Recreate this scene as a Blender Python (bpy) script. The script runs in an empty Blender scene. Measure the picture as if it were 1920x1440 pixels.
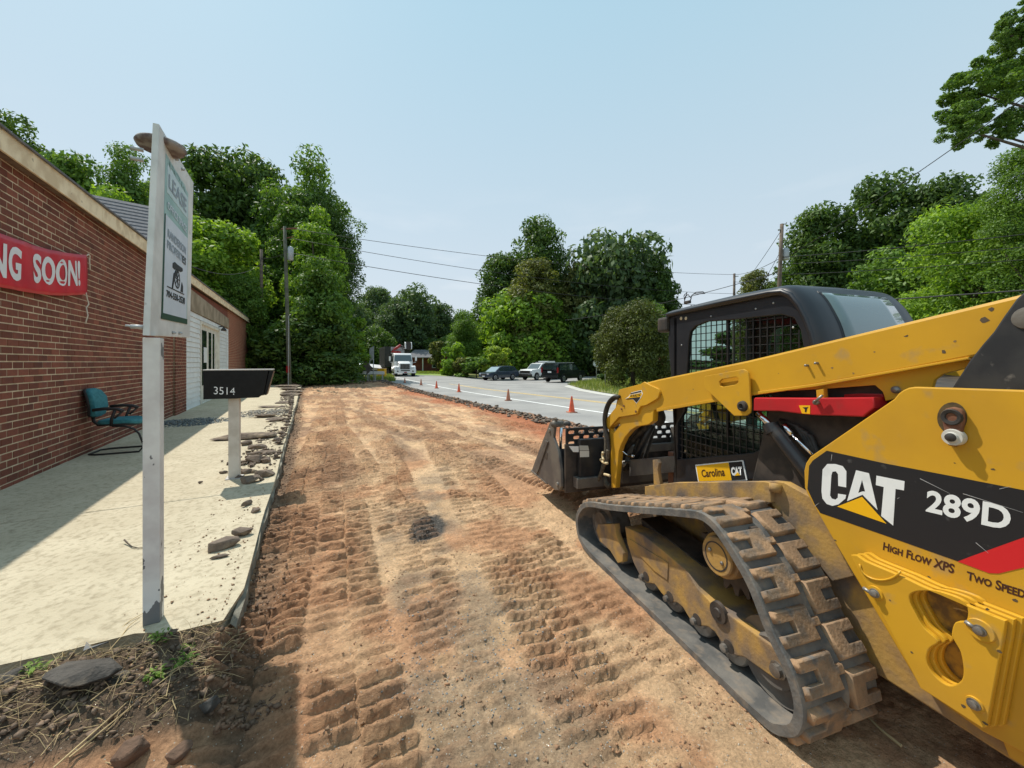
import bpy, bmesh, math, random
import numpy as np
from mathutils import Vector, Matrix, Quaternion

# ------------------------------------------------------------------ camera, light, exposure
scene = bpy.context.scene
CAM_H = 1.55
FOC, HZ = 720.0, 680.0            # focal length and horizon row of the 1920 px wide picture
cam_d = bpy.data.cameras.new('camera'); cam = bpy.data.objects.new('camera', cam_d)
scene.collection.objects.link(cam); scene.camera = cam
cam.location = (0, 0, CAM_H); cam.rotation_euler = (math.radians(90), 0, 0)
cam_d.sensor_width = 36; cam_d.lens = 13.5; cam_d.shift_y = -40 / 1920
cam_d.clip_start = 0.05; cam_d.clip_end = 3000
TOSUN = Vector((-0.49, 0.385, 1.0)).normalized()
world = bpy.data.worlds.new('World'); scene.world = world; world.use_nodes = True
wn = world.node_tree; wn.nodes.clear()
sky = wn.nodes.new('ShaderNodeTexSky'); sky.sky_type = 'NISHITA'; sky.sun_disc = False
sky.sun_elevation = math.asin(TOSUN.z); sky.sun_rotation = math.atan2(TOSUN.x, TOSUN.y)
sky.altitude = 0; sky.air_density = 1.0; sky.dust_density = 1.6; sky.ozone_density = 1.0
bg = wn.nodes.new('ShaderNodeBackground'); bg.inputs[1].default_value = 0.105
out = wn.nodes.new('ShaderNodeOutputWorld')
# thin pale summer haze over the blue: grey-white veil thickening to the horizon, a few soft clouds low down
tcw = wn.nodes.new('ShaderNodeTexCoord'); sep = wn.nodes.new('ShaderNodeSeparateXYZ')
wn.links.new(tcw.outputs['Generated'], sep.inputs[0])
rmp = wn.nodes.new('ShaderNodeValToRGB')
rmp.color_ramp.elements[0].position = 0.03; rmp.color_ramp.elements[0].color = (6.5, 7.0, 7.5, 1)
rmp.color_ramp.elements[1].position = 0.72; rmp.color_ramp.elements[1].color = (4.1, 6.3, 7.5, 1)
wn.links.new(sep.outputs[2], rmp.inputs[0])
veil = wn.nodes.new('ShaderNodeMixRGB'); veil.inputs[0].default_value = 0.85
wn.links.new(rmp.outputs[0], veil.inputs[2]); wn.links.new(sky.outputs[0], veil.inputs[1])
cmap = wn.nodes.new('ShaderNodeMapping'); cmap.inputs['Scale'].default_value = (1.0, 1.0, 3.5)
wn.links.new(tcw.outputs['Generated'], cmap.inputs[0])
cn = wn.nodes.new('ShaderNodeTexNoise'); cn.inputs['Scale'].default_value = 4.0; cn.inputs['Detail'].default_value = 6
wn.links.new(cmap.outputs[0], cn.inputs[0])
cr = wn.nodes.new('ShaderNodeValToRGB')
cr.color_ramp.elements[0].position = 0.53; cr.color_ramp.elements[0].color = (0, 0, 0, 1)
cr.color_ramp.elements[1].position = 0.72; cr.color_ramp.elements[1].color = (1, 1, 1, 1)
wn.links.new(cn.outputs[0], cr.inputs[0])
lowm = wn.nodes.new('ShaderNodeMapRange'); lowm.inputs[1].default_value = 0.42; lowm.inputs[2].default_value = 0.1
lowm.inputs[3].default_value = 0.0; lowm.inputs[4].default_value = 0.5
wn.links.new(sep.outputs[2], lowm.inputs[0])
cm = wn.nodes.new('ShaderNodeMath'); cm.operation = 'MULTIPLY'
wn.links.new(cr.outputs[0], cm.inputs[0]); wn.links.new(lowm.outputs[0], cm.inputs[1])
cl = wn.nodes.new('ShaderNodeMixRGB'); cl.inputs[2].default_value = (8.3, 8.5, 8.8, 1)
wn.links.new(cm.outputs[0], cl.inputs[0]); wn.links.new(veil.outputs[0], cl.inputs[1])
wn.links.new(cl.outputs[0], bg.inputs[0]); wn.links.new(bg.outputs[0], out.inputs[0])
sun_d = bpy.data.lights.new('sun', 'SUN'); sun_d.energy = 4.4; sun_d.angle = math.radians(0.6)
sun_d.color = (1.0, 0.94, 0.84)
sun = bpy.data.objects.new('sun', sun_d); scene.collection.objects.link(sun)
sun.rotation_mode = 'QUATERNION'; sun.rotation_quaternion = (-TOSUN).to_track_quat('-Z', 'Y')
scene.view_settings.view_transform = 'Standard'; scene.view_settings.look = 'None'
scene.view_settings.exposure = 0.14; scene.view_settings.gamma = 1
scene.cycles.max_bounces = 6; scene.cycles.transparent_max_bounces = 12

random.seed(7); rng = np.random.default_rng(7)
C = scene.collection

# ------------------------------------------------------------------ materials
def mat(name, col, col2=None, scale=6, rough=0.7, metal=0.0, bump=0.0, bscale=60, lo=0.4, hi=0.6,
        dirt=None, dscale=3, dlo=0.5, dhi=0.6, spec=0.4, coat=0.0, detail=6):
    m = bpy.data.materials.new(name); m.use_nodes = True
    nt = m.node_tree; b = nt.nodes['Principled BSDF']
    b.inputs['Roughness'].default_value = rough; b.inputs['Metallic'].default_value = metal
    b.inputs['Specular IOR Level'].default_value = spec; b.inputs['Coat Weight'].default_value = coat
    b.inputs['Base Color'].default_value = (*col, 1)
    tc = nt.nodes.new('ShaderNodeTexCoord'); src = None
    def noise_mask(sc, a, c, det=detail):
        n = nt.nodes.new('ShaderNodeTexNoise'); n.inputs['Scale'].default_value = sc; n.inputs['Detail'].default_value = det
        nt.links.new(tc.outputs['Object'], n.inputs[0])
        r = nt.nodes.new('ShaderNodeMapRange'); r.inputs[1].default_value = a; r.inputs[2].default_value = c
        nt.links.new(n.outputs[0], r.inputs[0]); return r.outputs[0]
    if col2:
        mx = nt.nodes.new('ShaderNodeMixRGB'); mx.inputs[1].default_value = (*col, 1); mx.inputs[2].default_value = (*col2, 1)
        nt.links.new(noise_mask(scale, lo, hi), mx.inputs[0]); src = mx.outputs[0]
    if dirt:
        mx = nt.nodes.new('ShaderNodeMixRGB'); mx.inputs[1].default_value = (*col, 1); mx.inputs[2].default_value = (*dirt, 1)
        if src: nt.links.new(src, mx.inputs[1])
        nt.links.new(noise_mask(dscale, dlo, dhi), mx.inputs[0]); src = mx.outputs[0]
    if src: nt.links.new(src, b.inputs['Base Color'])
    if bump:
        n = nt.nodes.new('ShaderNodeTexNoise'); n.inputs['Scale'].default_value = bscale; n.inputs['Detail'].default_value = 5
        nt.links.new(tc.outputs['Object'], n.inputs[0])
        bp = nt.nodes.new('ShaderNodeBump'); bp.inputs['Strength'].default_value = bump; bp.inputs['Distance'].default_value = 0.01
        nt.links.new(n.outputs[0], bp.inputs['Height']); nt.links.new(bp.outputs[0], b.inputs['Normal'])
    return m

def leafmat(name, dark, light, transl=0.35):
    m = bpy.data.materials.new(name); m.use_nodes = True; nt = m.node_tree; nt.nodes.clear()
    o = nt.nodes.new('ShaderNodeOutputMaterial'); at = nt.nodes.new('ShaderNodeAttribute'); at.attribute_name = 'tone'
    mx = nt.nodes.new('ShaderNodeMixRGB'); mx.inputs[1].default_value = (*dark, 1); mx.inputs[2].default_value = (*light, 1)
    nt.links.new(at.outputs['Fac'], mx.inputs[0])
    d = nt.nodes.new('ShaderNodeBsdfPrincipled'); d.inputs['Roughness'].default_value = 0.55; d.inputs['Specular IOR Level'].default_value = 0.3
    t = nt.nodes.new('ShaderNodeBsdfTranslucent'); hs = nt.nodes.new('ShaderNodeMixRGB'); hs.blend_type = 'MULTIPLY'; hs.inputs[0].default_value = 1
    hs.inputs[2].default_value = (1.5, 1.5, 0.6, 1)
    nt.links.new(mx.outputs[0], hs.inputs[1]); nt.links.new(hs.outputs[0], t.inputs[0]); nt.links.new(mx.outputs[0], d.inputs[0])
    s = nt.nodes.new('ShaderNodeMixShader'); s.inputs[0].default_value = transl
    nt.links.new(d.outputs[0], s.inputs[1]); nt.links.new(t.outputs[0], s.inputs[2]); nt.links.new(s.outputs[0], o.inputs[0])
    return m

def glassmat(name, tint, mixf=0.25, rough=0.03):
    m = bpy.data.materials.new(name); m.use_nodes = True; nt = m.node_tree; nt.nodes.clear()
    o = nt.nodes.new('ShaderNodeOutputMaterial'); t = nt.nodes.new('ShaderNodeBsdfTransparent'); t.inputs[0].default_value = (*tint, 1)
    g = nt.nodes.new('ShaderNodeBsdfGlossy'); g.inputs['Roughness'].default_value = rough; g.inputs[0].default_value = (0.85, 0.9, 0.9, 1)
    lw = nt.nodes.new('ShaderNodeLayerWeight'); lw.inputs[0].default_value = 0.5; pw = nt.nodes.new('ShaderNodeMath'); pw.operation = 'POWER'; pw.inputs[1].default_value = 4.0
    nt.links.new(lw.outputs['Facing'], pw.inputs[0]); f = nt.nodes.new('ShaderNodeMath'); f.operation = 'MULTIPLY_ADD'; f.inputs[1].default_value = 0.5; f.inputs[2].default_value = 0.03; nt.links.new(pw.outputs[0], f.inputs[0])
    a = nt.nodes.new('ShaderNodeMath'); a.operation = 'ADD'; a.inputs[1].default_value = mixf; a.use_clamp = True
    nt.links.new(f.outputs[0], a.inputs[0])
    s = nt.nodes.new('ShaderNodeMixShader'); nt.links.new(a.outputs[0], s.inputs[0])
    nt.links.new(t.outputs[0], s.inputs[1]); nt.links.new(g.outputs[0], s.inputs[2]); nt.links.new(s.outputs[0], o.inputs[0])
    return m

M = {}
M['yellow'] = mat('machine_yellow', (0.62, 0.335, 0.022), (0.55, 0.295, 0.025), 2.5, rough=0.38, dirt=(0.36, 0.25, 0.12), dscale=11, dlo=0.60, dhi=0.85, bump=0.06, bscale=18, coat=0.1, detail=10)
M['dustyyellow'] = mat('dusty_yellow_steel', (0.42, 0.25, 0.07), (0.27, 0.175, 0.09), 9, rough=0.75, dirt=(0.14, 0.11, 0.09), dscale=5, dlo=0.48, dhi=0.66, bump=0.25)
M['black'] = mat('black_paint', (0.018, 0.019, 0.022), (0.03, 0.03, 0.031), 8, rough=0.33, dirt=(0.07, 0.06, 0.05), dscale=12, dlo=0.58, dhi=0.9)
M['cabblack'] = mat('cab_black_plastic', (0.010, 0.012, 0.017), (0.014, 0.016, 0.021), 5, rough=0.38, spec=0.55)
M['decalblack'] = mat('decal_black', (0.02, 0.02, 0.023), rough=0.35, dirt=(0.10, 0.10, 0.10), dscale=20, dlo=0.66, dhi=0.8)
M['decalwhite'] = mat('decal_white', (0.78, 0.80, 0.80), (0.66, 0.68, 0.68), 14, rough=0.45, lo=0.55, hi=0.8)
M['decalyellow'] = mat('decal_yellow', (0.85, 0.46, 0.01), rough=0.4)
M['decalred'] = mat('decal_red', (0.62, 0.02, 0.025), rough=0.4)
M['redpaint'] = mat('red_paint', (0.55, 0.02, 0.025), (0.42, 0.02, 0.025), 5, rough=0.35, dirt=(0.2, 0.05, 0.04), dscale=11, dlo=0.6, dhi=0.9)
M['rubber'] = mat('track_rubber', (0.085, 0.085, 0.083), (0.16, 0.15, 0.135), 6, rough=0.85, dirt=(0.25, 0.2, 0.15), dscale=14, dlo=0.52, dhi=0.8, bump=0.4, bscale=40)
M['lug'] = mat('clay_smeared_rubber', (0.33, 0.205, 0.115), (0.19, 0.135, 0.09), 9, rough=0.9, dirt=(0.13, 0.12, 0.11), dscale=16, dlo=0.5, dhi=0.7, bump=0.6, bscale=50)
M['steel'] = mat('worn_steel', (0.30, 0.29, 0.27), (0.18, 0.16, 0.14), 12, rough=0.45, metal=0.6, bump=0.1)
M['chrome'] = mat('chrome_rod', (0.75, 0.76, 0.78), rough=0.12, metal=1.0)
M['greysteel'] = mat('scuffed_dark_steel', (0.16, 0.145, 0.125), (0.10, 0.09, 0.085), 5, rough=0.6, metal=0.25, bump=0.15)
M['darksteel'] = mat('oily_dark_metal', (0.03, 0.027, 0.025), (0.07, 0.055, 0.045), 9, rough=0.6)
M['hose'] = mat('hydraulic_hose', (0.02, 0.02, 0.02), (0.05, 0.045, 0.04), 20, rough=0.6)
M['sleeve'] = mat('hose_sleeve_brown', (0.07, 0.055, 0.04), (0.12, 0.1, 0.07), 40, rough=0.9, bump=0.6, bscale=90)
M['rust'] = mat('rusty_brown', (0.13, 0.05, 0.03), (0.2, 0.09, 0.05), 14, rough=0.85)
M['brick'] = mat('red_brick', (0.23, 0.072, 0.043), (0.15, 0.047, 0.030), 3.0, rough=0.9, lo=0.3, hi=0.7, dirt=(0.13, 0.05, 0.04), dscale=30, dlo=0.55, dhi=0.85, bump=0.5, bscale=80)
M['brick2'] = mat('dark_red_brick', (0.20, 0.065, 0.04), (0.15, 0.05, 0.035), 7, rough=0.9, bump=0.5, bscale=80)
def vary(m, lo, hi):
    nt = m.node_tree; b = nt.nodes['Principled BSDF']; src = b.inputs['Base Color'].links[0].from_socket
    g = nt.nodes.new('ShaderNodeNewGeometry'); oi = nt.nodes.new('ShaderNodeObjectInfo'); a = nt.nodes.new('ShaderNodeMath'); a.operation = 'ADD'
    nt.links.new(g.outputs['Random Per Island'], a.inputs[0]); nt.links.new(oi.outputs['Random'], a.inputs[1])
    fr = nt.nodes.new('ShaderNodeMath'); fr.operation = 'FRACT'; nt.links.new(a.outputs[0], fr.inputs[0])
    r = nt.nodes.new('ShaderNodeMapRange'); r.inputs[3].default_value = lo; r.inputs[4].default_value = hi; nt.links.new(fr.outputs[0], r.inputs[0])
    v = nt.nodes.new('ShaderNodeVectorMath'); v.operation = 'SCALE'; nt.links.new(src, v.inputs[0]); nt.links.new(r.outputs[0], v.inputs['Scale']); nt.links.new(v.outputs[0], b.inputs['Base Color'])
vary(M['brick'], 0.72, 1.28); vary(M['brick2'], 0.7, 1.3); vary(M['lug'], 0.8, 1.25)
M['mortar'] = mat('mortar', (0.66, 0.54, 0.38), (0.52, 0.42, 0.29), 9, rough=0.95, bump=0.5)
M['fascia'] = mat('weathered_wood_fascia', (0.86, 0.72, 0.50), (0.66, 0.52, 0.34), 5, rough=0.85, dirt=(0.12, 0.09, 0.07), dscale=9, dlo=0.66, dhi=0.75, bump=0.3)
M['soffit'] = mat('dark_wood_soffit', (0.20, 0.13, 0.09), (0.13, 0.085, 0.06), 6, rough=0.9)
M['shingle'] = mat('grey_shingle', (0.17, 0.17, 0.18), (0.12, 0.12, 0.13), 14, rough=0.95, bump=0.5)
M['siding'] = mat('white_siding', (0.78, 0.80, 0.80), (0.70, 0.72, 0.72), 2, rough=0.55)
M['doorpaint'] = mat('cream_door_paint', (0.72, 0.70, 0.62), (0.62, 0.58, 0.50), 4, rough=0.5)
M['darkglass'] = mat('dark_window_glass', (0.03, 0.05, 0.05), rough=0.06, spec=1.0, coat=1)
M['banner'] = mat('red_vinyl_banner', (0.60, 0.015, 0.03), (0.50, 0.012, 0.03), 3, rough=0.42)
M['whiteprint'] = mat('white_print', (0.75, 0.74, 0.76), rough=0.5)
M['rope'] = mat('white_rope', (0.65, 0.6, 0.5), rough=0.9)
M['signpaint'] = mat('weathered_white_paint', (0.74, 0.74, 0.72), (0.60, 0.60, 0.58), 5, rough=0.6, dirt=(0.34, 0.30, 0.27), dscale=9, dlo=0.68, dhi=0.74, bump=0.15)
M['postpaint'] = None
M['paper'] = mat('sign_sheet_white', (0.66, 0.72, 0.80), (0.60, 0.66, 0.74), 4, rough=0.5)
M['paper2'] = mat('sign_sheet_faded', (0.55, 0.68, 0.72), (0.48, 0.62, 0.64), 4, rough=0.5)
M['signgreen'] = mat('sign_faded_green', (0.27, 0.44, 0.42), (0.34, 0.52, 0.50), 5, rough=0.5)
M['darkgreen'] = mat('sign_dark_green', (0.01, 0.06, 0.03), rough=0.5)
M['ink'] = mat('black_ink', (0.015, 0.015, 0.018), rough=0.6)
M['fadedink'] = mat('faded_grey_ink', (0.30, 0.36, 0.42), rough=0.6)
M['capwood'] = mat('weathered_pinkish_cap', (0.13, 0.09, 0.085), (0.30, 0.27, 0.25), 14, rough=0.9, bump=0.5)
M['mailbox'] = mat('mailbox_black', (0.008, 0.008, 0.009), (0.011, 0.011, 0.012), 20, rough=0.4, spec=0.2)
M['boxlid'] = mat('mailbox_lid_grey', (0.45, 0.43, 0.41), rough=0.6)
M['teal'] = mat('teal_fabric', (0.03, 0.16, 0.19), (0.05, 0.21, 0.24), 20, rough=0.9, bump=0.4, bscale=200)
M['chairplastic'] = mat('chair_black_plastic', (0.025, 0.022, 0.022), rough=0.5)
M['concrete'] = None
M['asphaltchunk'] = mat('broken_asphalt', (0.19, 0.145, 0.11), (0.11, 0.085, 0.07), 9, rough=0.95, dirt=(0.30, 0.23, 0.16), dscale=6, dlo=0.52, dhi=0.7, bump=0.8, bscale=60)
M['pebble'] = mat('pale_gravel', (0.55, 0.48, 0.38), (0.30, 0.24, 0.18), 9, rough=0.95)
M['slag'] = mat('dark_gravel', (0.13, 0.135, 0.13), (0.30, 0.30, 0.28), 30, rough=0.95)
M['asphalt'] = mat('road_asphalt', (0.33, 0.32, 0.305), (0.235, 0.23, 0.225), 0.5, rough=0.9, lo=0.35, hi=0.65, dirt=(0.38, 0.37, 0.34), dscale=60, dlo=0.55, dhi=0.75, bump=0.4, bscale=80)
M['linewhite'] = mat('road_paint_white', (0.80, 0.80, 0.78), (0.6, 0.6, 0.58), 6, rough=0.7, lo=0.5, hi=0.8)
M['lineyellow'] = mat('road_paint_yellow', (0.75, 0.52, 0.18), (0.6, 0.45, 0.22), 6, rough=0.7)
M['grass'] = mat('grass_ground', (0.12, 0.15, 0.035), (0.20, 0.19, 0.07), 0.9, rough=0.95, bump=0.5, bscale=20)
M['cone'] = mat('cone_orange', (0.80, 0.13, 0.05), (0.62, 0.11, 0.06), 9, rough=0.6)
M['conedull'] = mat('cone_faded_dirty', (0.42, 0.20, 0.13), (0.50, 0.16, 0.09), 12, rough=0.8)
M['conebase'] = mat('cone_base', (0.20, 0.09, 0.06), rough=0.8)
M['pole'] = mat('utility_pole_wood', (0.19, 0.145, 0.11), (0.11, 0.085, 0.07), 3, rough=0.9, bump=0.5)
M['polegrn'] = mat('treated_pole_wood', (0.13, 0.135, 0.10), (0.09, 0.095, 0.07), 3, rough=0.9, bump=0.5)
M['galv'] = mat('galvanised_grey', (0.42, 0.44, 0.45), (0.35, 0.37, 0.38), 8, rough=0.5, metal=0.3)
M['wire'] = mat('black_cable', (0.02, 0.02, 0.022), rough=0.6)
M['bark'] = mat('bark', (0.11, 0.085, 0.065), (0.06, 0.05, 0.04), 6, rough=0.95, bump=0.8, bscale=12)
M['carnavy'] = mat('car_paint_slate', (0.035, 0.05, 0.075), rough=0.25, coat=0.8)
M['carblack'] = mat('car_paint_black', (0.006, 0.010, 0.012), rough=0.3, spec=.3, coat=0.35)
M['carwhite'] = mat('car_paint_white', (0.82, 0.82, 0.82), rough=0.3, coat=0.6)
M['tyre'] = mat('tyre', (0.018, 0.018, 0.018), rough=0.85)
M['alloy'] = mat('alloy_rim', (0.5, 0.5, 0.52), rough=0.35, metal=0.6)
M['headlamp'] = mat('lamp_clear', (0.6, 0.62, 0.65), rough=0.15, coat=1)
M['taillamp'] = mat('lamp_red', (0.3, 0.01, 0.015), rough=0.2, coat=1)
M['crate'] = mat('yellow_barrel', (0.75, 0.40, 0.02), rough=0.5)
M['oldred'] = mat('crane_red', (0.35, 0.03, 0.03), rough=0.5)
M['cabglass'] = glassmat('cab_glass', (0.62, 0.74, 0.70), 0.0)
M['deepgreen'] = leafmat('leaf_deep', (0.0290, 0.0686, 0.0184), (0.1503, 0.2414, 0.0463))
M['midgreen'] = leafmat('leaf_mid', (0.0406, 0.0990, 0.0184), (0.2123, 0.3427, 0.0529))
M['brightgreen'] = leafmat('leaf_bright', (0.0725, 0.1584, 0.0207), (0.3538, 0.5140, 0.0661), 0.42)
M['olive'] = leafmat('leaf_olive', (0.0653, 0.0858, 0.0253), (0.2830, 0.2959, 0.0859))
M['cedar'] = leafmat('leaf_cedar', (0.045, 0.058, 0.014), (0.150, 0.180, 0.032), 0.2)
M['heapweed'] = leafmat('leaf_weed', (.07, .14, .02), (.22, .34, .05), .35)
M['limegreen'] = leafmat('leaf_lime', (0.16, 0.26, 0.03), (0.42, 0.50, 0.08), 0.45)
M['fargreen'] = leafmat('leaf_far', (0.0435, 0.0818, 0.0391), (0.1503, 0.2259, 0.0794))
M['redleaf'] = leafmat('leaf_reddish', (0.07, 0.03, 0.012), (0.20, 0.10, 0.04))
M['straw'] = mat('dry_straw', (0.50, 0.38, 0.20), (0.36, 0.26, 0.14), 6, rough=0.9)
M['blade'] = leafmat('grass_blade', (0.10, 0.16, 0.03), (0.30, 0.33, 0.10), 0.35)

# concrete with flecks, stains and board texture
def concrete():
    m = mat('walkway_concrete', (0.47, 0.405, 0.290), (0.56, 0.49, 0.36), 2.6, rough=0.95, lo=0.3, hi=0.7, dirt=(0.30, 0.25, 0.17), dscale=26, dlo=0.48, dhi=0.80, bump=0.7, bscale=95, spec=.15, detail=9)
    return m
M['concrete'] = concrete()
M['curb'] = mat('dirty_curb_side', (0.26, 0.24, 0.19), (0.15, 0.14, 0.11), 7, rough=0.95, bump=0.5)

# peeling painted post: white over grey, more peeled towards the foot
def peeling():
    m = mat('peeling_post_paint', (0.72, 0.72, 0.70), (0.60, 0.58, 0.57), 7, rough=0.6)
    nt = m.node_tree; b = nt.nodes['Principled BSDF']; src = b.inputs['Base Color'].links[0].from_socket
    tc = nt.nodes.new('ShaderNodeTexCoord'); n = nt.nodes.new('ShaderNodeTexNoise'); n.inputs['Scale'].default_value = 13; n.inputs['Detail'].default_value = 7
    mp = nt.nodes.new('ShaderNodeMapping'); mp.inputs['Scale'].default_value = (1, 1, 0.45)
    nt.links.new(tc.outputs['Object'], mp.inputs[0]); nt.links.new(mp.outputs[0], n.inputs[0])
    sp = nt.nodes.new('ShaderNodeSeparateXYZ'); nt.links.new(tc.outputs['Object'], sp.inputs[0])
    r = nt.nodes.new('ShaderNodeMapRange'); r.inputs[1].default_value = 0.0; r.inputs[2].default_value = 0.6; r.inputs[3].default_value = 0.22; r.inputs[4].default_value = 0.0
    nt.links.new(sp.outputs[2], r.inputs[0])
    a = nt.nodes.new('ShaderNodeMath'); a.operation = 'ADD'; nt.links.new(n.outputs[0], a.inputs[0]); nt.links.new(r.outputs[0], a.inputs[1])
    g = nt.nodes.new('ShaderNodeMath'); g.operation = 'GREATER_THAN'; g.inputs[1].default_value = 0.665; nt.links.new(a.outputs[0], g.inputs[0])
    mx = nt.nodes.new('ShaderNodeMixRGB'); mx.inputs[2].default_value = (0.17, 0.175, 0.18, 1)
    nt.links.new(g.outputs[0], mx.inputs[0]); nt.links.new(src, mx.inputs[1]); nt.links.new(mx.outputs[0], b.inputs['Base Color'])
    return m
M['postpaint'] = peeling()

# ------------------------------------------------------------------ object helpers
def tag(o, label=None, cat=None, group=None, kind=None):
    if label: o['label'] = label
    if cat: o['category'] = cat
    if group: o['group'] = group
    if kind: o['kind'] = kind
    return o
def empty(name, loc, ang=0.0, label=None, cat=None, group=None):
    o = bpy.data.objects.new(name, None); C.objects.link(o); o.empty_display_size = 0.1
    o.location = loc; o.rotation_euler = (0, 0, ang); return tag(o, label, cat, group)
def link(name, me, m, parent=None, smooth=False):
    if m: me.materials.clear(); me.materials.append(m if not isinstance(m, str) else M[m])
    if smooth:
        me.polygons.foreach_set('use_smooth', [True] * len(me.polygons))
    o = bpy.data.objects.new(name, me); C.objects.link(o)
    if parent: o.parent = parent
    return o
def copy_tree(o, parent=None):
    c = o.copy(); C.objects.link(c); c.parent = parent
    for ch in o.children: copy_tree(ch, c)
    return c

class MB:
    def __init__(s): s.v = []; s.f = []
    def add(s, vs, fs):
        n = len(s.v); s.v += [tuple(a) for a in vs]; s.f += [tuple(i + n for i in f) for f in fs]; return s
    def box(s, a, b, M4=None):
        x0, y0, z0 = a; x1, y1, z1 = b
        vs = [Vector(p) for p in ((x0, y0, z0), (x1, y0, z0), (x1, y1, z0), (x0, y1, z0), (x0, y0, z1), (x1, y0, z1), (x1, y1, z1), (x0, y1, z1))]
        if M4: vs = [M4 @ p for p in vs]
        return s.add(vs, [(0, 3, 2, 1), (4, 5, 6, 7), (0, 1, 5, 4), (1, 2, 6, 5), (2, 3, 7, 6), (3, 0, 4, 7)])
    def tube(s, pts, r, n=8, r1=None, caps=True):
        pts = [Vector(p) for p in pts]; k = len(pts); base = len(s.v); prev = None
        for i, p in enumerate(pts):
            d = (pts[min(i + 1, k - 1)] - pts[max(i - 1, 0)]).normalized()
            if prev is None: u = d.orthogonal().normalized()
            else: u = (prev - d * prev.dot(d)).normalized()
            prev = u; w = d.cross(u); rr = r if r1 is None else r + (r1 - r) * i / max(1, k - 1)
            for j in range(n):
                a = 2 * math.pi * j / n; s.v.append(tuple(p + (u * math.cos(a) + w * math.sin(a)) * rr))
        for i in range(k - 1):
            for j in range(n):
                a = base + i * n + j; b = base + i * n + (j + 1) % n; s.f.append((a, b, b + n, a + n))
        if caps: s.f.append(tuple(base + j for j in reversed(range(n)))); s.f.append(tuple(base + (k - 1) * n + j for j in range(n)))
        return s
    def lathe(s, prof, c, axis='z', n=20):
        base = len(s.v)
        for (r, h) in prof:
            for j in range(n):
                a = 2 * math.pi * j / n; q = (r * math.cos(a), r * math.sin(a), h)
                if axis == 'x': q = (h, r * math.cos(a), r * math.sin(a))
                if axis == 'y': q = (r * math.sin(a), h, r * math.cos(a))
                s.v.append((q[0] + c[0], q[1] + c[1], q[2] + c[2]))
        for i in range(len(prof) - 1):
            for j in range(n):
                a = base + i * n + j; b = base + i * n + (j + 1) % n; s.f.append((a, b, b + n, a + n))
        s.f.append(tuple(base + j for j in reversed(range(n)))); s.f.append(tuple(base + (len(prof) - 1) * n + j for j in range(n)))
        return s
    def mesh(s, name):
        me = bpy.data.meshes.new(name); me.from_pydata(s.v, [], s.f); me.update(); return me
    def build(s, name, m, parent=None, smooth=False, bevel=0):
        me = s.mesh(name)
        if bevel: bevel_mesh(me, bevel)
        return link(name, me, m, parent, smooth)

def bevel_mesh(me, w, seg=2):
    bm = bmesh.new(); bm.from_mesh(me)
    bmesh.ops.recalc_face_normals(bm, faces=bm.faces)
    es = [e for e in bm.edges if len(e.link_faces) == 2 and e.calc_face_angle(0) > 0.5]
    bmesh.ops.bevel(bm, geom=es, offset=w, segments=seg, affect='EDGES', profile=0.6, clamp_overlap=True)
    bm.to_mesh(me); bm.free()
def shade_auto(o, ang=0.6):
    bm = bmesh.new(); bm.from_mesh(o.data)
    for f in bm.faces: f.smooth = True
    for e in bm.edges:
        e.smooth = not (len(e.link_faces) == 2 and e.calc_face_angle(0) > ang)
    bm.to_mesh(o.data); bm.free(); return o

# frame = (origin, angle): local x points to R, local y to D
class Frame:
    def __init__(s, x, y, deg, z=0.0):
        s.o = (x, y, z); s.a = math.radians(deg); s.R = (math.cos(s.a), math.sin(s.a)); s.D = (-math.sin(s.a), math.cos(s.a))
    def tw(s, u, v, w):          # plane local x = w  -> (local y, local z)
        r = ((u - 960) / FOC, 1.0)
        k = (w + s.o[0] * s.R[0] + s.o[1] * s.R[1]) / (r[0] * s.R[0] + r[1] * s.R[1])
        x, y = k * r[0] - s.o[0], k * r[1] - s.o[1]
        return (x * s.D[0] + y * s.D[1], CAM_H + k * (HZ - v) / FOC - s.o[2])
    def ts(s, u, v, q):          # plane local y = q -> (local x, local z)
        r = ((u - 960) / FOC, 1.0)
        k = (q + s.o[0] * s.D[0] + s.o[1] * s.D[1]) / (r[0] * s.D[0] + r[1] * s.D[1])
        x, y = k * r[0] - s.o[0], k * r[1] - s.o[1]
        return (x * s.R[0] + y * s.R[1], CAM_H + k * (HZ - v) / FOC - s.o[2])
    def wpt(s, x, y, z): return (s.o[0] + x * s.R[0] + y * s.D[0], s.o[1] + x * s.R[1] + y * s.D[1], s.o[2] + z)

def curve_mesh(name, loops, half, bevel=0.0, res=1):
    cu = bpy.data.curves.new(name, 'CURVE'); cu.dimensions = '2D'; cu.fill_mode = 'BOTH'
    cu.extrude = max(half - bevel, 0.0); cu.bevel_depth = bevel; cu.bevel_resolution = res; cu.offset = -bevel
    for lp in loops:
        sp = cu.splines.new('POLY'); sp.points.add(len(lp) - 1); sp.use_cyclic_u = True
        for i, (a, b) in enumerate(lp): sp.points[i].co = (a, b, 0, 1)
    o = bpy.data.objects.new(name, cu); C.objects.link(o)
    dg = bpy.context.evaluated_depsgraph_get()
    me = bpy.data.meshes.new_from_object(o.evaluated_get(dg)); me.name = name
    bpy.data.objects.remove(o); bpy.data.curves.remove(cu); return me
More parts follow.
